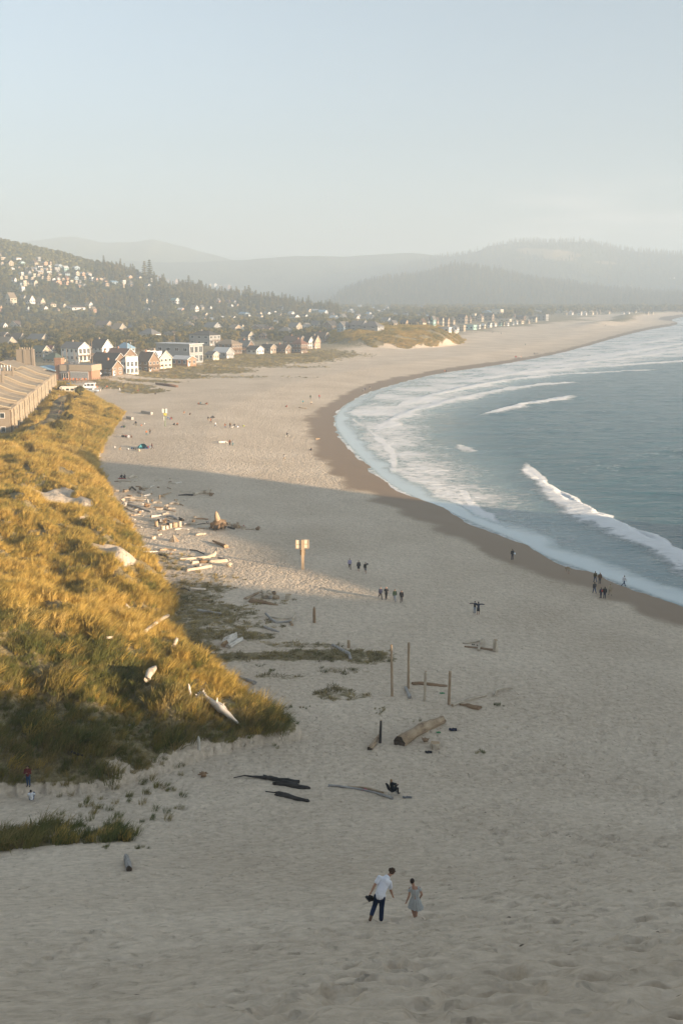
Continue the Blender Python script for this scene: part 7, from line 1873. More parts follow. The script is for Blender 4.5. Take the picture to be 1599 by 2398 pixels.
def joints(pose, ph=0.0, arms=None):
    J = dict(pel=(0, 0, .95), waist=(0, 0, 1.08), chest=(0, .0, 1.30), neck=(0, .01, 1.48), head=(0, .02, 1.62))
    def arm(s, a, b=.15, out=.06):     # swing angle a, elbow bend b
        sh = Vector((s * .185, 0, 1.42)); el = sh + Vector((s * out, .29 * math.sin(a), -.29 * math.cos(a))); wr = el + Vector((s * .0, .25 * math.sin(a + b), -.25 * math.cos(a + b))); return sh, el, wr
    def leg(s, a, k):
        hp = Vector((s * .09, 0, .92)); kn = hp + Vector((s * .01, .43 * math.sin(a), -.43 * math.cos(a))); an = kn + Vector((0, .42 * math.sin(a - k), -.42 * math.cos(a - k))); to = an + Vector((s * .02, .15 * math.cos(a - k), -.05 + .15 * math.sin(a - k) * .6)); return hp, kn, an, to
    if pose == 'walk':
        a = .42 * math.sin(ph); J['L'] = leg(-1, a, .12 + .45 * max(0, -math.cos(ph)) * (a < 0)); J['R'] = leg(1, -a, .12 + .5 * (a > 0)); J['LA'] = arm(-1, -a * .8); J['RA'] = arm(1, a * .8)
    else:
        J['L'] = leg(-1, .05, .05); J['R'] = leg(1, -.03, .03); J['LA'] = arm(-1, .08, .2); J['RA'] = arm(1, .0, .2)
    if pose == 'sit':
        d = .84
        for k_ in ('pel', 'waist', 'chest', 'neck', 'head'):
            x, y, z = J[k_]; z -= d; y -= max(0, z - .1) * .18; J[k_] = (x, y, z)
        for k_, s in (('L', -1), ('R', 1)):
            J[k_] = [Vector((s * .1, 0, .1)), Vector((s * .16, .38, .42)), Vector((s * .14, .62, .07)), Vector((s * .15, .78, .04))]
        for k_, s in (('LA', -1), ('RA', 1)):
            J[k_] = [Vector((s * .185, -.1, .56)), Vector((s * .25, .12, .38)), Vector((s * .14, .36, .38))]
    if pose == 'bend':
        J.update(pel=(0, -.12, .86), waist=(0, .02, .95), chest=(0, .25, 1.0), neck=(0, .42, .96), head=(0, .54, .90))
        for k_, s in (('L', -1), ('R', 1)):
            J[k_] = [Vector((s * .09, -.1, .84)), Vector((s * .11, .05, .46)), Vector((s * .11, -.05, .08)), Vector((s * .13, .1, .03))]
        for k_, s in (('LA', -1), ('RA', 1)):
            J[k_] = [Vector((s * .17, .34, .96)), Vector((s * .2, .40, .68)), Vector((s * .14, .46, .42))]
    if arms:
        for k_, v in arms.items(): J[k_] = [Vector(q) for q in v]
    return J
NP = [0]
def person(at, rz, pose, top, bottom, hair, label, ph=1.2, arms=None, s=1.0, long_sleeve=True, shorts=False, far=False, group=None, cap=False, pack=None, skirt=False, lift=0.0, hood=False):
    NP[0] += 1
    p = gp(*at) if len(at) == 2 else Vector(at)
    root = empty('person', p + Vector((0, 0, lift)), rz, label, 'person', group); root.scale = (s, s, s)
    J = joints(pose, ph, arms); vx = .045 if far else .024
    b = MB()
    V = lambda q: Vector(q)
    chain(b, [V(J['pel']), V(J['waist']), V(J['chest']), V(J['neck'])], [.125, .115, .145, .055])
    nk, hd = V(J['neck']), V(J['head']); chain(b, [nk, hd], [.055, .06]); b.ball(hd + Vector((0, .0, .015)), (.078, .095, .115), nu=12, nv=9)
    fw = (hd - nk).normalized(); b.ball(hd + Vector((0, .095, -.005)), (.016, .02, .02), nu=6, nv=5)
    for sgn in (-1, 1): b.ball(hd + Vector((sgn * .08, 0, 0)), (.015, .025, .033), nu=6, nv=5)
    for k_, sg in (('LA', -1), ('RA', 1)):
        sh, el, wr = J[k_]; chain(b, [V(J['chest']) + Vector((sg * .08, 0, .08)), sh, el, wr], [.08, .058, .043, .03]); hand_geo(b, wr, el, sg, 1.05, not far)
    for k_ in ('L', 'R'):
        hp, kn, an, to = J[k_]; chain(b, [hp, kn, an], [.085, .058, .04]); chain(b, [an, to], [.042, .032])
    organic('body', b, vx, SKIN, root, 2)
    t = MB(); e = .028
    chain(t, [V(J['pel']) + Vector((0, 0, .02)), V(J['waist']), V(J['chest']), V(J['chest']).lerp(nk, .72)], [.135 + e, .125 + e, .15 + e, .075 + e])
    for k_, sg in (('LA', -1), ('RA', 1)):
        sh, el, wr = J[k_]
        if long_sleeve: chain(t, [V(J['chest']) + Vector((sg * .08, 0, .08)), sh, el, el.lerp(wr, .92)], [.085 + e, .06 + e, .048 + e, .038 + e * .7])
        else: chain(t, [V(J['chest']) + Vector((sg * .08, 0, .08)), sh, sh.lerp(el, .6)], [.085 + e, .062 + e, .058 + e])
    if hood: t.ball(nk + Vector((0, -.07, .0)), (.11, .09, .09))
    organic('top', t, vx, cloth(top, CL[top]), root, 3)
    q = MB(); chain(q, [V(J['pel']) + Vector((0, 0, .05)), V(J['pel']) - Vector((0, 0, .02))], [.135, .14])
    for k_ in ('L', 'R'):
        hp, kn, an, to = J[k_]
        if shorts: chain(q, [hp, hp.lerp(kn, .85)], [.108, .10])
        elif skirt: chain(q, [hp, kn], [.12, .13])
        else: chain(q, [hp, kn, kn.lerp(an, .93)], [.105, .078, .062])
    organic('shorts' if shorts else 'skirt' if skirt else 'trousers', q, vx, cloth(bottom, CL[bottom]), root, 3)
    hh = MB(); hh.ball(hd + Vector((0, -.018, .035)), (.092, .10, .105), nu=12, nv=8)
    if hair in ('fair', 'brown') and not cap: hh.ball(hd + Vector((0, -.055, -.05)), (.07, .05, .10))
    organic('cap' if cap else 'hair', hh, vx * .8, mat('hair_' + hair, HAIR[hair], .8, tuple(x * .7 for x in HAIR[hair]), 12), root, 1)
    if not shorts and not far:
        for k_ in ('L', 'R'):
            hp, kn, an, to = J[k_]; f = MB(); chain(f, [an + Vector((0, -.04, -.01)), to + Vector((0, .02, .005))], [.05, .042]); organic('shoe', f, .02, cloth('charcoal', CL['charcoal']), root, 2)
    if pack:
        f = MB(); c = V(J['chest']); f.tube([c + Vector((0, -.24, -.22)), c + Vector((0, -.25, .0)), c + Vector((0, -.22, .14))], [.13, .16, .12], 10, flat_=.75); organic('backpack', f, .03, cloth(pack, CL[pack]), root, 2)
    return root
PI = math.pi
G3, G4, GS = 'three walkers beside the near beach sign', 'four walkers in a row', 'people at the water edge'
person((818.7, 1334), PI + .1, 'walk', 'lavender', 'black', 'dark', 'walker in lavender shirt and black trousers, left of three', ph=1.0, group=G3)
person((839.5, 1339), PI, 'walk', 'charcoal', 'black', 'dark', 'walker in dark open jacket and black shorts, middle of three', ph=.2, group=G3, shorts=True)
person((855.5, 1343.5), PI - .1, 'walk', 'black', 'grey', 'dark', 'walker in black hoodie and grey shorts shading the eyes', ph=2.0, group=G3, shorts=True, hood=True, arms={'LA': [(-.185, 0, 1.42), (-.40, .05, 1.52), (-.14, .12, 1.70)]})
person((890.6, 1404), PI + .3, 'walk', 'navy', 'black', 'grey', 'grey haired walker in navy jacket, leftmost of four', ph=1.4, group=G4)
person((904, 1404.3), PI + .1, 'walk', 'charcoal', 'black', 'grey', 'tall walker in black T-shirt and black trousers beside the navy jacket', ph=-1.0, group=G4, long_sleeve=False, s=1.06)
person((923.8, 1409), PI, 'walk', 'green', 'lightjeans', 'dark', 'walker in dark green hoodie and light jeans', ph=.8, group=G4, hood=True)
person((939.6, 1411.5), PI - .1, 'walk', 'black', 'charcoal', 'cap', 'walker in black jacket and dark cap, rightmost of four', ph=-1.2, group=G4, cap=True)
person((1110.8, 1436), .1, 'stand', 'black', 'lightjeans', 'dark', 'person in black top and light jeans stretching the left arm out', arms={'LA': [(-.185, 0, 1.42), (-.46, 0, 1.45), (-.72, 0, 1.42)], 'RA': [(.185, 0, 1.42), (.25, -.1, 1.2), (.3, -.05, 1.35)]}, group='pair with open arms', s=.96)
person((1119, 1440), -.05, 'stand', 'navy', 'black', 'dark', 'person in navy hoodie and shorts stretching the right arm out', arms={'RA': [(.185, 0, 1.42), (.46, 0, 1.43), (.72, 0, 1.38)], 'LA': [(-.185, 0, 1.42), (-.42, 0, 1.47), (-.60, .02, 1.47)]}, group='pair with open arms', shorts=True, hood=True, s=1.04)
_p = person((1198.7, 1310.6), .3, 'stand', 'black', 'navy', 'brown', 'lone person in dark wetsuit carrying a white board on wet sand', s=1.02)
m = MB(); m.tube([(.32, -.3, .95), (.34, .2, 1.05), (.33, .6, 1.12)], [.10, .26, .05], 10, flat_=.25); m.build('bodyboard', cloth('white', CL['white']), _p)
person((1331, 1344), 1.3, 'bend', 'tan', 'beige', 'fair', 'stooping person in tan clothes looking at the wet sand', group=GS, shorts=True)
person((1392, 1364), .2, 'walk', 'olive', 'denim', 'dark', 'person with olive backpack and blue jeans, left of two at the water', group=GS, pack='olive', ph=.6)
person((1403, 1367), -.1, 'stand', 'brown', 'charcoal', 'fair', 'fair haired person in brown jacket, right of two at the water', group=GS, hood=True)
person((1390.3, 1390.5), .1, 'walk', 'charcoal', 'denim', 'dark', 'person in black jacket with white bag on wet sand', group=GS, ph=1.2)
person((1405.5, 1400.5), .5, 'stand', 'navy', 'navy', 'dark', 'child in navy with red bag beside the tall dark figure', group=GS, s=.9, pack='red')
person((1414.3, 1401.7), -.2, 'stand', 'black', 'navy', 'dark', 'tall person in black coat beside the child with red bag', group=GS, hood=True)
person((1427, 1395), 0, 'walk', 'beige', 'tan', 'fair', 'person dressed all in beige on wet sand', group=GS, ph=1.0, hood=True)
person((1459.8, 1374), -1.2, 'walk', 'white', 'denim', 'dark', 'person in white sweater and blue jeans striding into the shallows', group=GS, ph=1.5)
# seated and standing ones at the left edge
person((68.5, 1846), PI, 'stand', 'maroon', 'denim', 'dark', 'person in dark red jacket and black hat standing in the dune grass', cap=True, arms={'RA': [(.185, 0, 1.42), (.26, .1, 1.16), (.08, .24, 1.22)], 'LA': [(-.185, 0, 1.42), (-.26, .1, 1.16), (-.08, .24, 1.22)]})
person((75, 1876), .2, 'sit', 'white', 'denim', 'dark', 'dark haired person in white shirt sitting low in the dune grass', lift=.1)
# people of the far sand (lit by the sun)
GF = 'people on the far sand'
def vv(v, x, y): return cv(v, x, y)
VIEWS['K'] = (440, 930, 4.9); VIEWS['M'] = (250, 930, 7.84); VIEWS['T'] = (120, 780, 5.227); VIEWS['W'] = (700, 800, 1.744); VIEWS['Z'] = (1000, 500, 2.618)
for (v, x, y, rz, pose, top, bot, hair, lab, kw) in [
 ('K', 236, 278, .3, 'walk', 'charcoal', 'tan', 'dark', 'dark topped walker, upper one beside the flying kite', dict(shorts=True)), ('K', 265, 300, 1.0, 'walk', 'orange', 'charcoal', 'dark', 'orange topped walker below the dark topped one', dict(pack='black')),
 ('K', 317, 347, 1.4, 'walk', 'white', 'lightjeans', 'fair', 'walker in white and pale blue alone on the far sand', {}), ('K', 430, 362, .6, 'walk', 'orange', 'denim', 'dark', 'person in orange top and jeans near the white dog', dict(pack='black')),
 ('K', 488, 355, 0, 'stand', 'brown', 'charcoal', 'fair', 'person standing with the white dog', {}), ('K', 536, 333, 2.5, 'sit', 'black', 'charcoal', 'dark', 'person in black sitting behind the dark bags', {}), ('K', 575, 345, 2.9, 'sit', 'charcoal', 'charcoal', 'dark', 'person in dark grey sitting with a white bag', {}),
 ('K', 483, 557, .4, 'stand', 'orange', 'black', 'brown', 'person in orange beside the white log, left of two', {}), ('K', 517, 562, .2, 'walk', 'grey', 'teal', 'dark', 'person in grey beside the white log, right of two', {}),
 ('K', 1105, 730, .5, 'walk', 'grey', 'tan', 'brown', 'person in grey top and tan trousers walking alone', dict(ph=1.5)), ('K', 1414, 614, 2.6, 'sit', 'charcoal', 'charcoal', 'dark', 'lone person sitting at the edge of the wet sand', {}),
 ('K', 1320, 84, .3, 'walk', 'teal', 'tan', 'dark', 'far walker in blue green by the wet sand', dict(shorts=True)), ('K', 1417, 93, .4, 'walk', 'beige', 'charcoal', 'dark', 'far walker in pale top and dark shorts by the wet sand', dict(shorts=True)),
 ('K', 1407, 22, .2, 'stand', 'green', 'charcoal', 'dark', 'far person in dark green above two walkers', {}), ('K', 1508, 18, .2, 'stand', 'red', 'charcoal', 'dark', 'far person in dull red nearest the water', {}), ('K', 1133, 115, 2.2, 'sit', 'red', 'brown', 'dark', 'person in red sitting alone on the far sand', {}),
 ('K', 125, 84, 2.9, 'sit', 'orange', 'charcoal', 'dark', 'person in orange in the seated picnic group', {}), ('K', 145, 78, 2.6, 'sit', 'teal', 'charcoal', 'brown', 'person in teal in the seated picnic group', {}), ('K', 205, 80, 3.4, 'sit', 'beige', 'orange', 'dark', 'person in pale top at the right of the picnic group', {}),
 ('K', 222, 82, 3.0, 'sit', 'brown', 'orange', 'dark', 'person in brown at the right end of the picnic group', {}), ('K', 28, 205, 2.8, 'sit', 'charcoal', 'brown', 'dark', 'person in dark top sitting left of the flying kite pair', {}),
 ('M', 543, 530, PI, 'stand', 'black', 'olive', 'grey', 'person in black with white hat standing among folding chairs', {}), ('M', 735, 712, .4, 'walk', 'orange', 'teal', 'fair', 'person in orange top walking below the far beach sign', dict(long_sleeve=False)), ('M', 800, 685, .2, 'walk', 'black', 'charcoal', 'dark', 'person in black with tan backpack below the far beach sign', dict(pack='tan')),
 ('M', 295, 735, 2.9, 'sit', 'charcoal', 'charcoal', 'dark', 'leftmost person of the seated row by the dune', {}), ('M', 322, 733, 3.1, 'sit', 'brown', 'navy', 'dark', 'second person of the seated row by the dune', {}), ('M', 360, 740, 3.0, 'sit', 'red', 'charcoal', 'dark', 'person in red in the seated row by the dune', {}),
 ('M', 407, 745, 3.2, 'sit', 'white', 'white', 'grey', 'person in white in the seated row by the dune', {}), ('M', 458, 745, 3.3, 'sit', 'brown', 'brown', 'fair', 'rightmost person of the seated row by the dune', {}), ('M', 742, 950, 2.0, 'sit', 'navy', 'blue', 'dark', 'person in navy sitting beside the teal tent', {}),
 ('M', 765, 945, 2.6, 'sit', 'red', 'denim', 'dark', 'person in red sitting beside the teal tent', {}), ('M', 838, 962, 1.8, 'walk', 'maroon', 'charcoal', 'dark', 'slim person walking right of the teal tent', {}), ('M', 253, 965, 2.6, 'sit', 'tan', 'tan', 'dark', 'person in tan sitting left of the tent belongings', {}),
 ('M', 1175, 412, 2.6, 'sit', 'red', 'blue', 'dark', 'person in red sitting right of the far beach sign', {}), ('M', 1195, 408, 3.0, 'sit', 'black', 'orange', 'dark', 'person in black sitting right of the far beach sign', {}), ('M', 1245, 515, 2.6, 'sit', 'black', 'charcoal', 'dark', 'dark seated person below the far beach sign', {}),
 ('M', 1300, 515, 3.0, 'sit', 'orange', 'black', 'fair', 'orange seated person below the far beach sign', {}), ('M', 290, 560, 2.6, 'sit', 'navy', 'denim', 'dark', 'person sitting beside the green folding chair', {}), ('M', 1425, 300, 2.8, 'sit', 'orange', 'tan', 'dark', 'person in orange sitting above the dark group', {}),
 ('A', 325, 135, 2.8, 'sit', 'black', 'charcoal', 'dark', 'left one of two dark clad people sitting by the wood pile', {}), ('A', 375, 140, 2.9, 'sit', 'charcoal', 'black', 'dark', 'right one of two dark clad people sitting by the wood pile', {}),
 ('T', 570, 690, 0, 'stand', 'orange', 'tan', 'dark', 'person in orange by the vehicles', {}), ('T', 632, 690, .3, 'sit', 'green', 'green', 'dark', 'person in green crouching by the vehicles', {}), ('T', 665, 687, 0, 'stand', 'charcoal', 'tan', 'dark', 'person in dark top left in the pair by the vehicles', {}),
 ('T', 686, 687, .4, 'stand', 'orange', 'charcoal', 'dark', 'person in orange right in the pair by the vehicles', {}), ('T', 733, 685, 0, 'stand', 'green', 'tan', 'dark', 'tall person in green by the low bank', {}), ('T', 842, 716, 1.3, 'walk', 'white', 'white', 'grey', 'person in white walking on the ramp sand', {}),
 ('T', 892, 675, .6, 'sit', 'brown', 'orange', 'dark', 'person sitting on the low grassy bank', {}), ('T', 1066, 712, 2.0, 'sit', 'red', 'brown', 'dark', 'person in red sitting at the tip of the grassy bank', {}), ('T', 605, 722, .2, 'stand', 'pale', 'beige', 'fair', 'child in pale clothes by the vehicles', dict(s=.75)),
 ('T', 1525, 540, 2.4, 'sit', 'brown', 'orange', 'dark', 'person sitting before the cream dormer house', {}), ('T', 1280, 752, 2.2, 'sit', 'charcoal', 'charcoal', 'dark', 'person lying on the sand below the grassy bank', {}),
 ('W', 594, 128, .3, 'stand', 'orange', 'charcoal', 'dark', 'left one of two tiny figures at the bend of the shore', {}), ('W', 600, 128, .3, 'stand', 'charcoal', 'charcoal', 'dark', 'right one of two tiny figures at the bend of the shore', {}), ('W', 289, 196, .4, 'walk', 'charcoal', 'beige', 'dark', 'dark figure nearest the water where the swash bends', {}),
 ('W', 260, 206, .4, 'walk', 'grey', 'charcoal', 'dark', 'left one of two figures where the swash bends', {}), ('W', 270, 204, .4, 'walk', 'navy', 'brown', 'dark', 'right one of two figures where the swash bends', {}),
 ('Z', 537, 887, .3, 'stand', 'red', 'charcoal', 'dark', 'tiny figure in red in the far shore group', {}), ('Z', 544, 887, .3, 'stand', 'red', 'red', 'dark', 'second tiny red figure in the far shore group', {}), ('Z', 566, 888, .3, 'stand', 'pale', 'grey', 'dark', 'tiny pale figure in the far shore group', {}), ('Z', 574, 888, .3, 'stand', 'orange', 'pale', 'dark', 'tiny orange figure in the far shore group', {}),
 ('Z', 655, 867, .3, 'stand', 'charcoal', 'charcoal', 'dark', 'leftmost of three tiny dark figures on the far shore', {}), ('Z', 664, 867, .3, 'stand', 'charcoal', 'navy', 'dark', 'middle of three tiny dark figures on the far shore', {}), ('Z', 676, 867, .3, 'stand', 'navy', 'charcoal', 'dark', 'rightmost of three tiny dark figures on the far shore', {}),
 ('Z', 600, 810, .3, 'stand', 'charcoal', 'grey', 'dark', 'lone tiny figure high on the far sand', {}), ('Z', 452, 740, .3, 'stand', 'charcoal', 'charcoal', 'dark', 'tiny dark figure below the spit houses, right', {}), ('Z', 400, 733, .3, 'stand', 'charcoal', 'charcoal', 'dark', 'tiny dark figure below the spit houses, left', {}), ('Z', 1092, 690, .3, 'stand', 'charcoal', 'charcoal', 'dark', 'tiny figure far along the hazy sand', {})]:
    person(vv(v, x, y), rz, pose, top, bot, hair, lab, far=True, group=GF, ph=kw.pop('ph', 1.1), **kw)

# ---- the couple on the slope
def couple():
    p = gp(892, 2157); root = empty('person', p, 0, 'man in white T-shirt and dark jeans leaning sideways, shoes in hand', 'person')
    V = Vector
    hd = V((.37, .50, 1.47)); nk = V((.24, .38, 1.385)); ch = V((.09, .25, 1.25)); wa = V((-.02, .06, 1.06)); pe = V((-.05, 0, .94))
    LS, LE, LW = V((-.06, .24, 1.43)), V((-.20, .12, 1.25)), V((-.31, .06, 1.05)); RS, RE, RW = V((.29, .36, 1.17)), V((.32, .36, .90)), V((.38, .42, .69))
    LH, LK, LAn, LT = V((-.14, 0, .90)), V((-.20, .08, .54)), V((-.32, -.20, .36)), V((-.37, -.30, .24)); RH, RK, RAn, RT = V((.03, 0, .90)), V((.02, .05, .47)), V((0, 0, .05)), V((.02, .15, 0))
    b = MB(); chain(b, [pe, wa, ch, nk], [.12, .12, .15, .055]); chain(b, [nk, hd], [.06, .06], 12); b.ball(hd + V((0, .01, .01)), (.08, .098, .115), nu=16, nv=12)
    b.ball(hd + V((.035, .10, -.03)), (.018, .022, .02)); b.ball(hd + V((.085, 0, -.01)), (.012, .022, .035)); b.ball(hd + V((-.082, -.01, 0)), (.012, .022, .035)); b.ball(hd + V((.02, .075, -.08)), (.04, .03, .03))
    for S, E_, W_, sg in ((LS, LE, LW, -1), (RS, RE, RW, 1)):
        chain(b, [ch.lerp(S, .5) + V((0, 0, .03)), S, S.lerp(E_, .5), E_, E_.lerp(W_, .35), W_], [.09, .062, .054, .044, .044, .029], 10); hand_geo(b, W_, E_, sg, 1.05)
    for h_, k, a, t in ((LH, LK, LAn, LT), (RH, RK, RAn, RT)): chain(b, [h_, k, a], [.09, .06, .042], 10); chain(b, [a, t], [.045, .034], 10)
    organic('body', b, .011, SKIN, root, 3)
    t = MB(); chain(t, [pe + V((.0, .0, .0)), wa + V((.015, 0, 0)), ch, ch.lerp(nk, .62)], [.165, .165, .185, .125], 14); t.ball(pe + V((.08, .02, -.03)), (.13, .12, .09))
    t.ball(ch + V((.03, -.05, .0)), (.17, .14, .2))
    for S, E_, sg in ((LS, LE, -1), (RS, RE, 1)): chain(t, [ch.lerp(S, .45) + V((0, 0, .02)), S, S.lerp(E_, .66)], [.11, .078, .076], 12)
    organic('shirt', t, .013, mat('tshirt_white', (.74, .75, .80), .9, (.62, .63, .68), 5, .3), root, 3)
    q = MB(); chain(q, [pe + V((0, 0, .06)), pe - V((0, 0, .06))], [.135, .145], 12)
    for h_, k, a in ((LH, LK, LAn), (RH, RK, RAn)): chain(q, [h_, h_.lerp(k, .5), k, k.lerp(a, .5), k.lerp(a, .96)], [.112, .10, .082, .078, .072], 12)
    organic('jeans', q, .013, mat('jeans_navy', (.020, .034, .075), .9, (.012, .020, .048), 12, .3), root, 2)
    h = MB(); h.ball(hd + V((-.01, -.02, .045)), (.098, .108, .098), nu=14, nv=10)
    rr = random.Random(2)
    for i in range(46):
        a = rr.uniform(0, 6.28); e = rr.uniform(-.15, 1.5); u = V((math.cos(a) * math.cos(e), math.sin(a) * math.cos(e), math.sin(e)))
        if u.y > .55 and u.z < .35: continue
        c = hd + V((-.01, -.02, .04)); h.tube([c + u * .07, c + u * .112, c + u * .128 + V((rr.uniform(-.02, .02), rr.uniform(-.02, .02), -.01))], [.026, .02, .009], 6)
    organic('hair', h, .009, mat('hair_curly', (.085, .05, .026), .75, (.035, .02, .012), 14, .5), root, 1)
    f = MB(); chain(f, [LAn + V((.005, .005, -.005)), LT], [.056, .048], 10); organic('shoe', f, .012, cloth('brown', CL['brown']), root, 1)
    # the pair of shoes he carries is a thing of its own
    hp = p + LW + (LW - LE).normalized() * .15
    r2 = empty('pair_of_shoes', hp, .4, 'dark pair of shoes dangling from the hand of the man', 'shoes')
    for k in (-1, 1):
        s_ = MB(); s_.tube([(k * .05, -.13, -.07), (k * .05, -.05, -.055), (k * .05, .06, -.08), (k * .05, .14, -.105)], [.042, .055, .05, .035], 10, flat_=.85); s_.ball((k * .05, -.09, -.02), (.042, .05, .05))
        sh = organic('shoe', s_, .012, cloth('black', CL['black']), r2, 2)
        g = MB(); g.box(k * .05 - .045, k * .05 + .045, -.15, .16, -.135, -.118); g.build('sole', mat('shoe_sole', (.05, .04, .035), .9), sh)
    # woman
    p = gp(969, 2147); root = empty('person', p, 0, 'woman with pinned up hair in pale grey short sleeved dress', 'person'); root.scale = (.95, .95, .95)
    hd = V((-.075, .12, 1.31)); nk = V((-.02, .09, 1.15)); ch = V((.02, .06, .99)); wa = V((.03, .02, .80)); pe = V((.03, 0, .66))
    LS, LE, LW = V((-.15, .07, 1.07)), V((-.185, .02, .81)), V((-.255, .04, .60)); RS, RE, RW = V((.175, .07, 1.08)), V((.265, 0, .88)), V((.22, .13, .68))
    LH, LK, LAn, LT = V((-.05, 0, .62)), V((-.07, .16, .32)), V((.01, -.06, .04)), V((.0, .08, .0)); RH, RK, RAn, RT = V((.11, 0, .62)), V((.10, .14, .32)), V((.07, -.08, .06)), V((.09, .06, .0))
    b = MB(); chain(b, [pe, wa, ch, nk], [.12, .10, .125, .048]); chain(b, [nk, hd], [.048, .052], 12); b.ball(hd + V((0, .01, .0)), (.072, .088, .105), nu=16, nv=12)
    b.ball(hd + V((-.02, .095, -.02)), (.014, .018, .017)); b.ball(hd + V((.074, 0, -.01)), (.011, .02, .03)); b.ball(hd + V((-.074, 0, -.01)), (.011, .02, .03))
    chain(b, [LS, nk - V((0, 0, .08)), RS], [.055, .075, .055])
    for S, E_, W_, sg in ((LS, LE, LW, -1), (RS, RE, RW, 1)): chain(b, [S, S.lerp(E_, .5), E_, E_.lerp(W_, .35), W_], [.05, .044, .037, .037, .025], 10); hand_geo(b, W_, E_, sg, .95)
    for h_, k, a, t in ((LH, LK, LAn, LT), (RH, RK, RAn, RT)): chain(b, [h_, k, k.lerp(a, .4), a], [.085, .06, .06, .036], 10); chain(b, [a, t], [.038, .028], 10)
    organic('body', b, .010, SKIN, root, 3)
    d = MB(); n = 48; rings = [(1.075, .135, .085, .055, .0), (1.04, .15, .10, .05, .0), (.98, .155, .118, .05, .004), (.88, .135, .108, .035, .006), (.80, .118, .10, .02, .008), (.77, .124, .105, .02, .010), (.70, .165, .14, .01, .014), (.60, .20, .17, .0, .018), (.50, .215, .185, -.005, .022), (.42, .235, .20, -.01, .026), (.37, .25, .215, -.01, .030)]
    Vv = []
    for (z, rx, ry, cy, pl) in rings:
        for k in range(n):
            th = 2 * PI * k / n; w = 1 + pl / rx * 1.6 * math.sin(14 * th + z * 3) * .6; Vv.append((.025 + (1.0 - z) * .02 + rx * w * math.cos(th) + (.03 if z < .45 and math.cos(th) > .3 else 0), cy + ry * w * math.sin(th), z + (.03 * math.sin(2 * th) if z < .45 else 0)))
    Ff = [(j * n + k, j * n + (k + 1) % n, (j + 1) * n + (k + 1) % n, (j + 1) * n + k) for j in range(len(rings) - 1) for k in range(n)]
    d.add(Vv, Ff); dr = d.build('dress', mat('dress_pale', (.43, .44, .43), .9, (.34, .35, .345), 16, .2), root, True)
    for S, E_, sg in ((LS, LE, -1), (RS, RE, 1)):
        s_ = MB(); chain(s_, [S - V((sg * .03, 0, .01)), S.lerp(E_, .28)], [.075, .068], 12); organic('sleeve', s_, .013, MATS['dress_pale'], dr, 2)
    h = MB(); h.ball(hd + V((0, -.015, .032)), (.080, .094, .092), nu=14, nv=10); h.ball(hd + V((.01, -.085, .02)), (.045, .035, .04))
    organic('hair', h, .010, mat('hair_pinned', (.045, .028, .018), .7, (.022, .014, .01), 16, .4), root, 1)
couple()
# ---- chair with sitting person near the long thin log
def camp_chair(at, rz, label, m, s=1.0, back=.95, group=None):
    p = gp(*at); root = empty('camp_chair', p, rz, label, 'chair', group); root.scale = (s, s, s)
    a = MB(); a.add([(-.28, -.2, .38), (.28, -.2, .38), (.30, .3, .44), (-.30, .3, .44), (-.27, -.2, .345), (.27, -.2, .345), (.29, .3, .405), (-.29, .3, .405)], [(0, 1, 2, 3), (7, 6, 5, 4), (0, 4, 5, 1), (1, 5, 6, 2), (2, 6, 7, 3), (3, 7, 4, 0)]); a.build('seat', m, root)
    a = MB(); a.add([(-.28, -.21, .38), (.28, -.21, .38), (.30, -.42, back), (.14, -.44, back + .09), (-.14, -.44, back + .09), (-.30, -.42, back), (-.28, -.25, .37), (.28, -.25, .37), (.30, -.46, back - .01), (.14, -.48, back + .08), (-.14, -.48, back + .08), (-.30, -.46, back - .01)],
                    [(0, 1, 2, 3, 4, 5), (11, 10, 9, 8, 7, 6)] + [(i, 6 + i, 6 + (i + 1) % 6, (i + 1) % 6) for i in range(6)]); a.build('backrest', m, root)
    for x0, y0, x1, y1 in ((-.3, -.25, .3, -.25), (.3, -.25, -.3, -.25), (-.3, .28, .3, .28), (.3, .28, -.3, .28), (-.3, -.25, -.3, .28), (.3, -.25, .3, .28)):
        a = MB(); a.tube([(x0, y0, -.02), (x1, y1, .42)], .013, 6); a.build('leg', STEEL, root)
    return root, p
cr, cp = camp_chair((918, 1861), R(-60), 'black camp chair facing right beside the long thin log', cloth('black', CL['black']))
d_ = Vector((math.sin(R(60)), math.cos(R(60)), 0))
person(tuple(cp + d_ * .02 + Vector((0, 0, .42))), R(-60), 'sit', 'black', 'black', 'fair', 'fair haired person in black sitting in the camp chair', arms={'RA': [(.185, -.02, .56), (.22, .2, .38), (.10, .42, .34)], 'LA': [(-.185, -.02, .56), (-.22, .2, .38), (-.10, .42, .34)], 'L': [(-.1, 0, .1), (-.13, .42, .08), (-.12, .46, -.36), (-.12, .6, -.39)], 'R': [(.1, 0, .1), (.13, .42, .08), (.12, .46, -.36), (.12, .6, -.39)]})
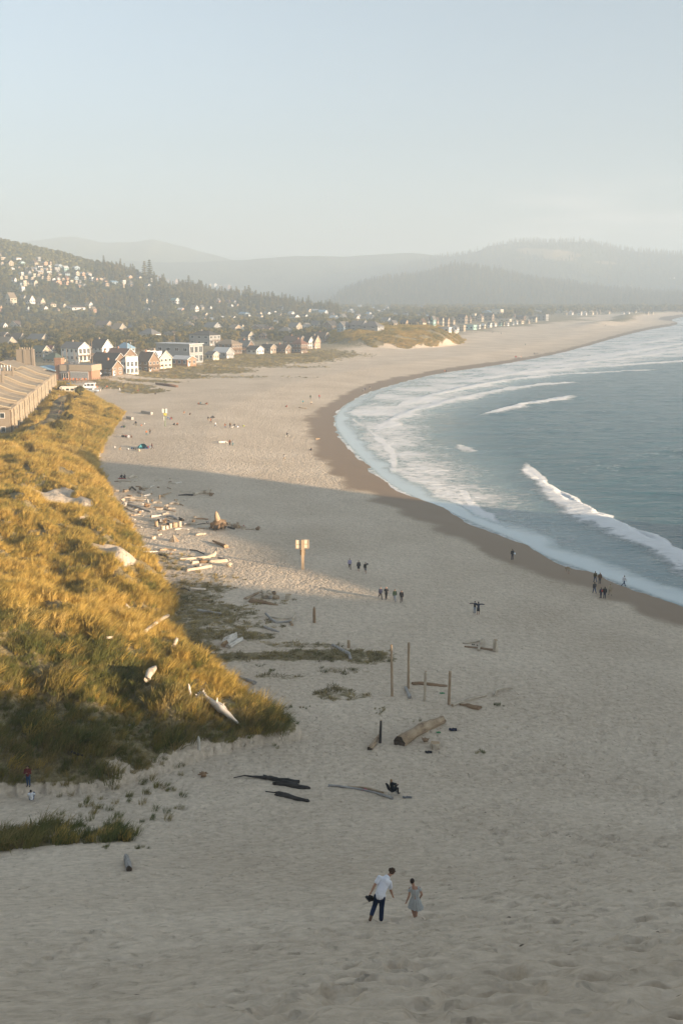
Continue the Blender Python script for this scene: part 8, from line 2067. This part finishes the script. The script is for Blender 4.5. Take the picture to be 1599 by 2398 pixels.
# ------------------------------------------------------------ small things on the sand
def blob_item(at, size, m, label, name, cat, group=None, rz=0, kind='bag'):
    p = gp(*at); root = empty(name, p, rz, label, cat, group); w, d, h = size
    a = MB()
    if kind == 'bag':
        a.tube([(0, 0, 0), (0, 0, h * .5), (0, 0, h)], [w * .5, w * .55, w * .3], 10, flat_=d / w, jag=.08); a.build('bag_body', m, root, True)
        a = MB(); a.tube([(-w * .2, 0, h * .9), (-w * .1, 0, h * 1.25), (w * .1, 0, h * 1.25), (w * .2, 0, h * .9)], .02, 6); a.build('handle', m, root)
    elif kind == 'cloth':
        n = 9; V = []
        for j in range(n):
            for i in range(n):
                x, y = (i / (n - 1) - .5) * w, (j / (n - 1) - .5) * d; V.append((x + .03 * w * math.sin(j * 1.7), y + .03 * d * math.sin(i * 2.1), .02 + h * (.5 + .5 * math.sin(i * 1.3 + j * 1.9))))
        a.add(V, [(j * n + i, j * n + i + 1, (j + 1) * n + i + 1, (j + 1) * n + i) for j in range(n - 1) for i in range(n - 1)]); a.build('cloth_sheet', m, root, True)
    elif kind == 'shoes':
        for k in (-1, 1):
            s_ = MB(); s_.tube([(k * .09, -.13, .05), (k * .09, 0, .07), (k * .09, .14, .04)], [.05, .06, .04], 8, flat_=.8); s_.ball((k * .09, -.08, .1), (.045, .06, .05)); s_.build('shoe', m, root, True)
    return root
C_ = lambda n: cloth(n, CL[n])
blob_item((853, 1851), (.42, .30, .08), mat('pink_cloth', (.62, .06, .14), .8), 'bright pink cloth lying on the long thin log', 'towel', 'cloth', kind='cloth')
blob_item((1060, 1711), (.7, .4, .2), C_('navy'), 'dark jacket with orange edge on the sand right of the huge log', 'jacket', 'jacket', kind='cloth')
blob_item((1003, 1763), (.6, .35, .14), C_('charcoal'), 'dark crumpled cloth in front of the sawn stump', 'jacket', 'jacket', kind='cloth')
blob_item((953, 1869), (.7, .3, .1), C_('grey'), 'grey cloth on the sand right of the camp chair', 'towel', 'cloth', kind='cloth')
blob_item((1107, 1510), (.3, .3, .2), C_('black'), 'dark shoes inside the driftwood seat, left pair', 'shoes', 'shoes', kind='shoes')
blob_item((1119, 1512), (.3, .3, .2), C_('black'), 'dark shoes inside the driftwood seat, right pair', 'shoes', 'shoes', kind='shoes')
blob_item((1034.7, 1624), (.5, .3, .06), mat('green_plastic', (.03, .30, .10), .5), 'green plastic scrap on the sand between the posts', 'plastic_scrap', 'litter', kind='cloth')
blob_item((1026, 1716), (.4, .25, .06), MATS['green_plastic'], 'green plastic scrap behind the huge log', 'plastic_scrap', 'litter', kind='cloth')
for (x, y, c, lab) in [(400, 962, 'pale', 'small white bag left of the tent belongings'), (468, 950, 'blue', 'blue and white bag left of the teal tent'), (505, 955, 'black', 'black bag left of the teal tent, nearer the tent than the blue one'), (543, 965, 'charcoal', 'dark bag right before the beige bag'), (597, 992, 'beige', 'large beige bag in front of the teal tent'),
                       (785, 925, 'blue', 'blue folded chair right of the seated pair at the tent'), (640, 525, 'orange', 'small orange ball on the sand'), (695, 495, 'pale', 'white towel bundle on the sand'), (150, 925, 'pale', 'pale bag at the dune foot left of the tent'), (1130, 385, 'blue', 'blue cooler beside the pair at the far sign'), (325, 555, 'green', 'green folding chair by the dune')]:
    s_ = .9 if c in ('beige', 'green') else .55
    blob_item(cv('M', x, y), (s_, s_ * .7, s_ * .7), C_(c), lab, 'beach_bag' if 'bag' in lab else 'beach_item', 'bag' if 'bag' in lab else 'beach item', 'belongings on the sand')
blob_item(cv('K', 572, 347), (.7, .5, .5), C_('white'), 'white bag beside the dark grey seated person', 'beach_bag', 'bag', 'belongings on the sand')
blob_item(cv('K', 640, 334), (.8, .5, .3), mat('lime', (.45, .5, .05), .7), 'lime green bag right of the seated pair with the dog', 'beach_bag', 'bag', 'belongings on the sand')
blob_item(cv('A', 330, 150), (1.8, 1.0, .08), C_('red'), 'red blanket under the dark clad pair', 'blanket', 'blanket', kind='cloth')
blob_item(cv('K', 165, 84), (2.4, 1.6, .08), C_('olive'), 'olive blanket under the picnic group', 'blanket', 'blanket', kind='cloth')
blob_item(cv('B', 1075, 742), (.3, .3, .3), C_('red'), 'small red bag on the pale block of driftwood', 'beach_bag', 'bag', 'belongings on the sand')
for (x, y, lab) in [(905, 730, 'white towel on the ramp sand'), (960, 738, 'pale towel right of the white one on the ramp sand'), (832, 745, 'small white scrap on the ramp sand')]:
    blob_item(cv('T', x, y), (1.4, .8, .1), C_('white'), lab, 'towel', 'towel', kind='cloth')
camp_chair(cv('M', 490, 525), 2.0, 'dark folding chair beside the person in white hat', C_('charcoal'))
# kite held by the pair on the far sand
p = gp(*cv('K', 285, 240)); r_ = empty('kite', p, 0, 'dark kite beside the two far walkers', 'kite')
m = MB(); m.prism([(-.9, .1), (0, .9), (.9, .2), (0, -.1)], 'y', -.03, .03); m.build('sail', C_('charcoal'), r_); m = MB(); m.tube([(-.9, -.05, .1), (.9, -.05, .2)], .02, 5); m.build('spar', C_('grey'), r_)
# white dog
def dog():
    p = gp(*cv('K', 508, 360)); root = empty('dog', p, -1.2, 'white dog standing by the orange topped person', 'dog'); b = MB()
    chain(b, [(0, -.30, .50), (0, 0, .47), (0, .28, .52)], [.11, .10, .145]); chain(b, [(0, .32, .58), (0, .45, .74)], [.085, .07]); chain(b, [(0, .46, .76), (0, .62, .72)], [.08, .04])
    for sg in (-1, 1):
        chain(b, [(sg * .08, .27, .45), (sg * .08, .25, .24), (sg * .08, .27, .03)], [.06, .04, .035]); chain(b, [(sg * .08, -.30, .46), (sg * .09, -.22, .30), (sg * .09, -.36, .17), (sg * .09, -.32, .03)], [.085, .05, .033, .033])
        chain(b, [(sg * .05, .43, .81), (sg * .09, .40, .86)], [.03, .015])
    chain(b, [(0, -.36, .55), (0, -.50, .68), (0, -.48, .80)], [.04, .03, .018]); organic('body', b, .022, mat('dog_fur', (.66, .62, .55), .9), root, 2)
dog()
# cyclist
def bike():
    p = gp(*cv('K', 1146, 467)); root = empty('bicycle', p, R(10), 'pale bicycle ridden along the open sand', 'bicycle'); M_ = paint('palebike', (.6, .58, .5))
    for x in (-.55, .55):
        w = MB(); pts = [(x + .34 * math.cos(a), 0, .36 + .34 * math.sin(a)) for a in np.linspace(0, 2 * math.pi, 19)]; w.tube(pts, .035, 6, cap=False); wo = w.build('wheel', mat('pale_tyre', (.35, .32, .28), .8), root)
        sp = MB()
        for a in range(6): sp.tube([(x, 0, .36), (x + .33 * math.cos(a), 0, .36 + .33 * math.sin(a))], .008, 4)
        sp.build('spokes', STEEL, wo)
    f = MB()
    for a, b in (((-.55, .36), (-.1, .36)), ((-.1, .36), (-.25, .85)), ((-.25, .85), (.4, .85)), ((.4, .85), (-.1, .36)), ((-.55, .36), (-.25, .85)), ((.55, .36), (.38, 1.0))): f.tube([(a[0], 0, a[1]), (b[0], 0, b[1])], .025, 6)
    f.build('frame', M_, root); h = MB(); h.tube([(.38, -.28, 1.02), (.38, .28, 1.02)], .02, 6); h.build('handlebar', STEEL, root); s_ = MB(); s_.box(-.38, -.14, -.08, .08, .90, .96); s_.build('saddle', TYRE, root)
    person(tuple(p + Vector((-.22, 0, .02))), R(10) - PI / 2, 'stand', 'charcoal', 'black', 'dark', 'cyclist in dark clothes riding the pale bicycle', far=True, arms={'L': [(-.09, 0, .98), (-.12, .35, .78), (-.10, .15, .42), (-.1, .3, .38)], 'R': [(.09, 0, .98), (.12, .25, .62), (.10, .1, .25), (.1, .25, .2)], 'LA': [(-.185, .1, 1.42), (-.28, .35, 1.22), (-.24, .58, 1.08)], 'RA': [(.185, .1, 1.42), (.28, .35, 1.22), (.24, .58, 1.08)]})
bike()
bpy.data.scenes.remove(SHOP)
# ------------------------------------------------------------ haze
def haze():
    hb = MB().box(-5200, 5600, -420, 8600, -8, 362)
    m = bpy.data.materials.new('haze_air'); m.use_nodes = True
    N = m.node_tree.nodes; L = m.node_tree.links; N.clear()
    out = N.new('ShaderNodeOutputMaterial'); pv = N.new('ShaderNodeVolumePrincipled')
    pv.inputs['Color'].default_value = (.59, .71, .82, 1)
    pv.inputs['Density'].default_value = HAZE_D
    pv.inputs['Anisotropy'].default_value = 0.0
    L.new(pv.outputs[0], out.inputs['Volume'])
    o = hb.build('haze', m)
    tag(o, kind='stuff')
HAZE_D = 0.00036
haze()
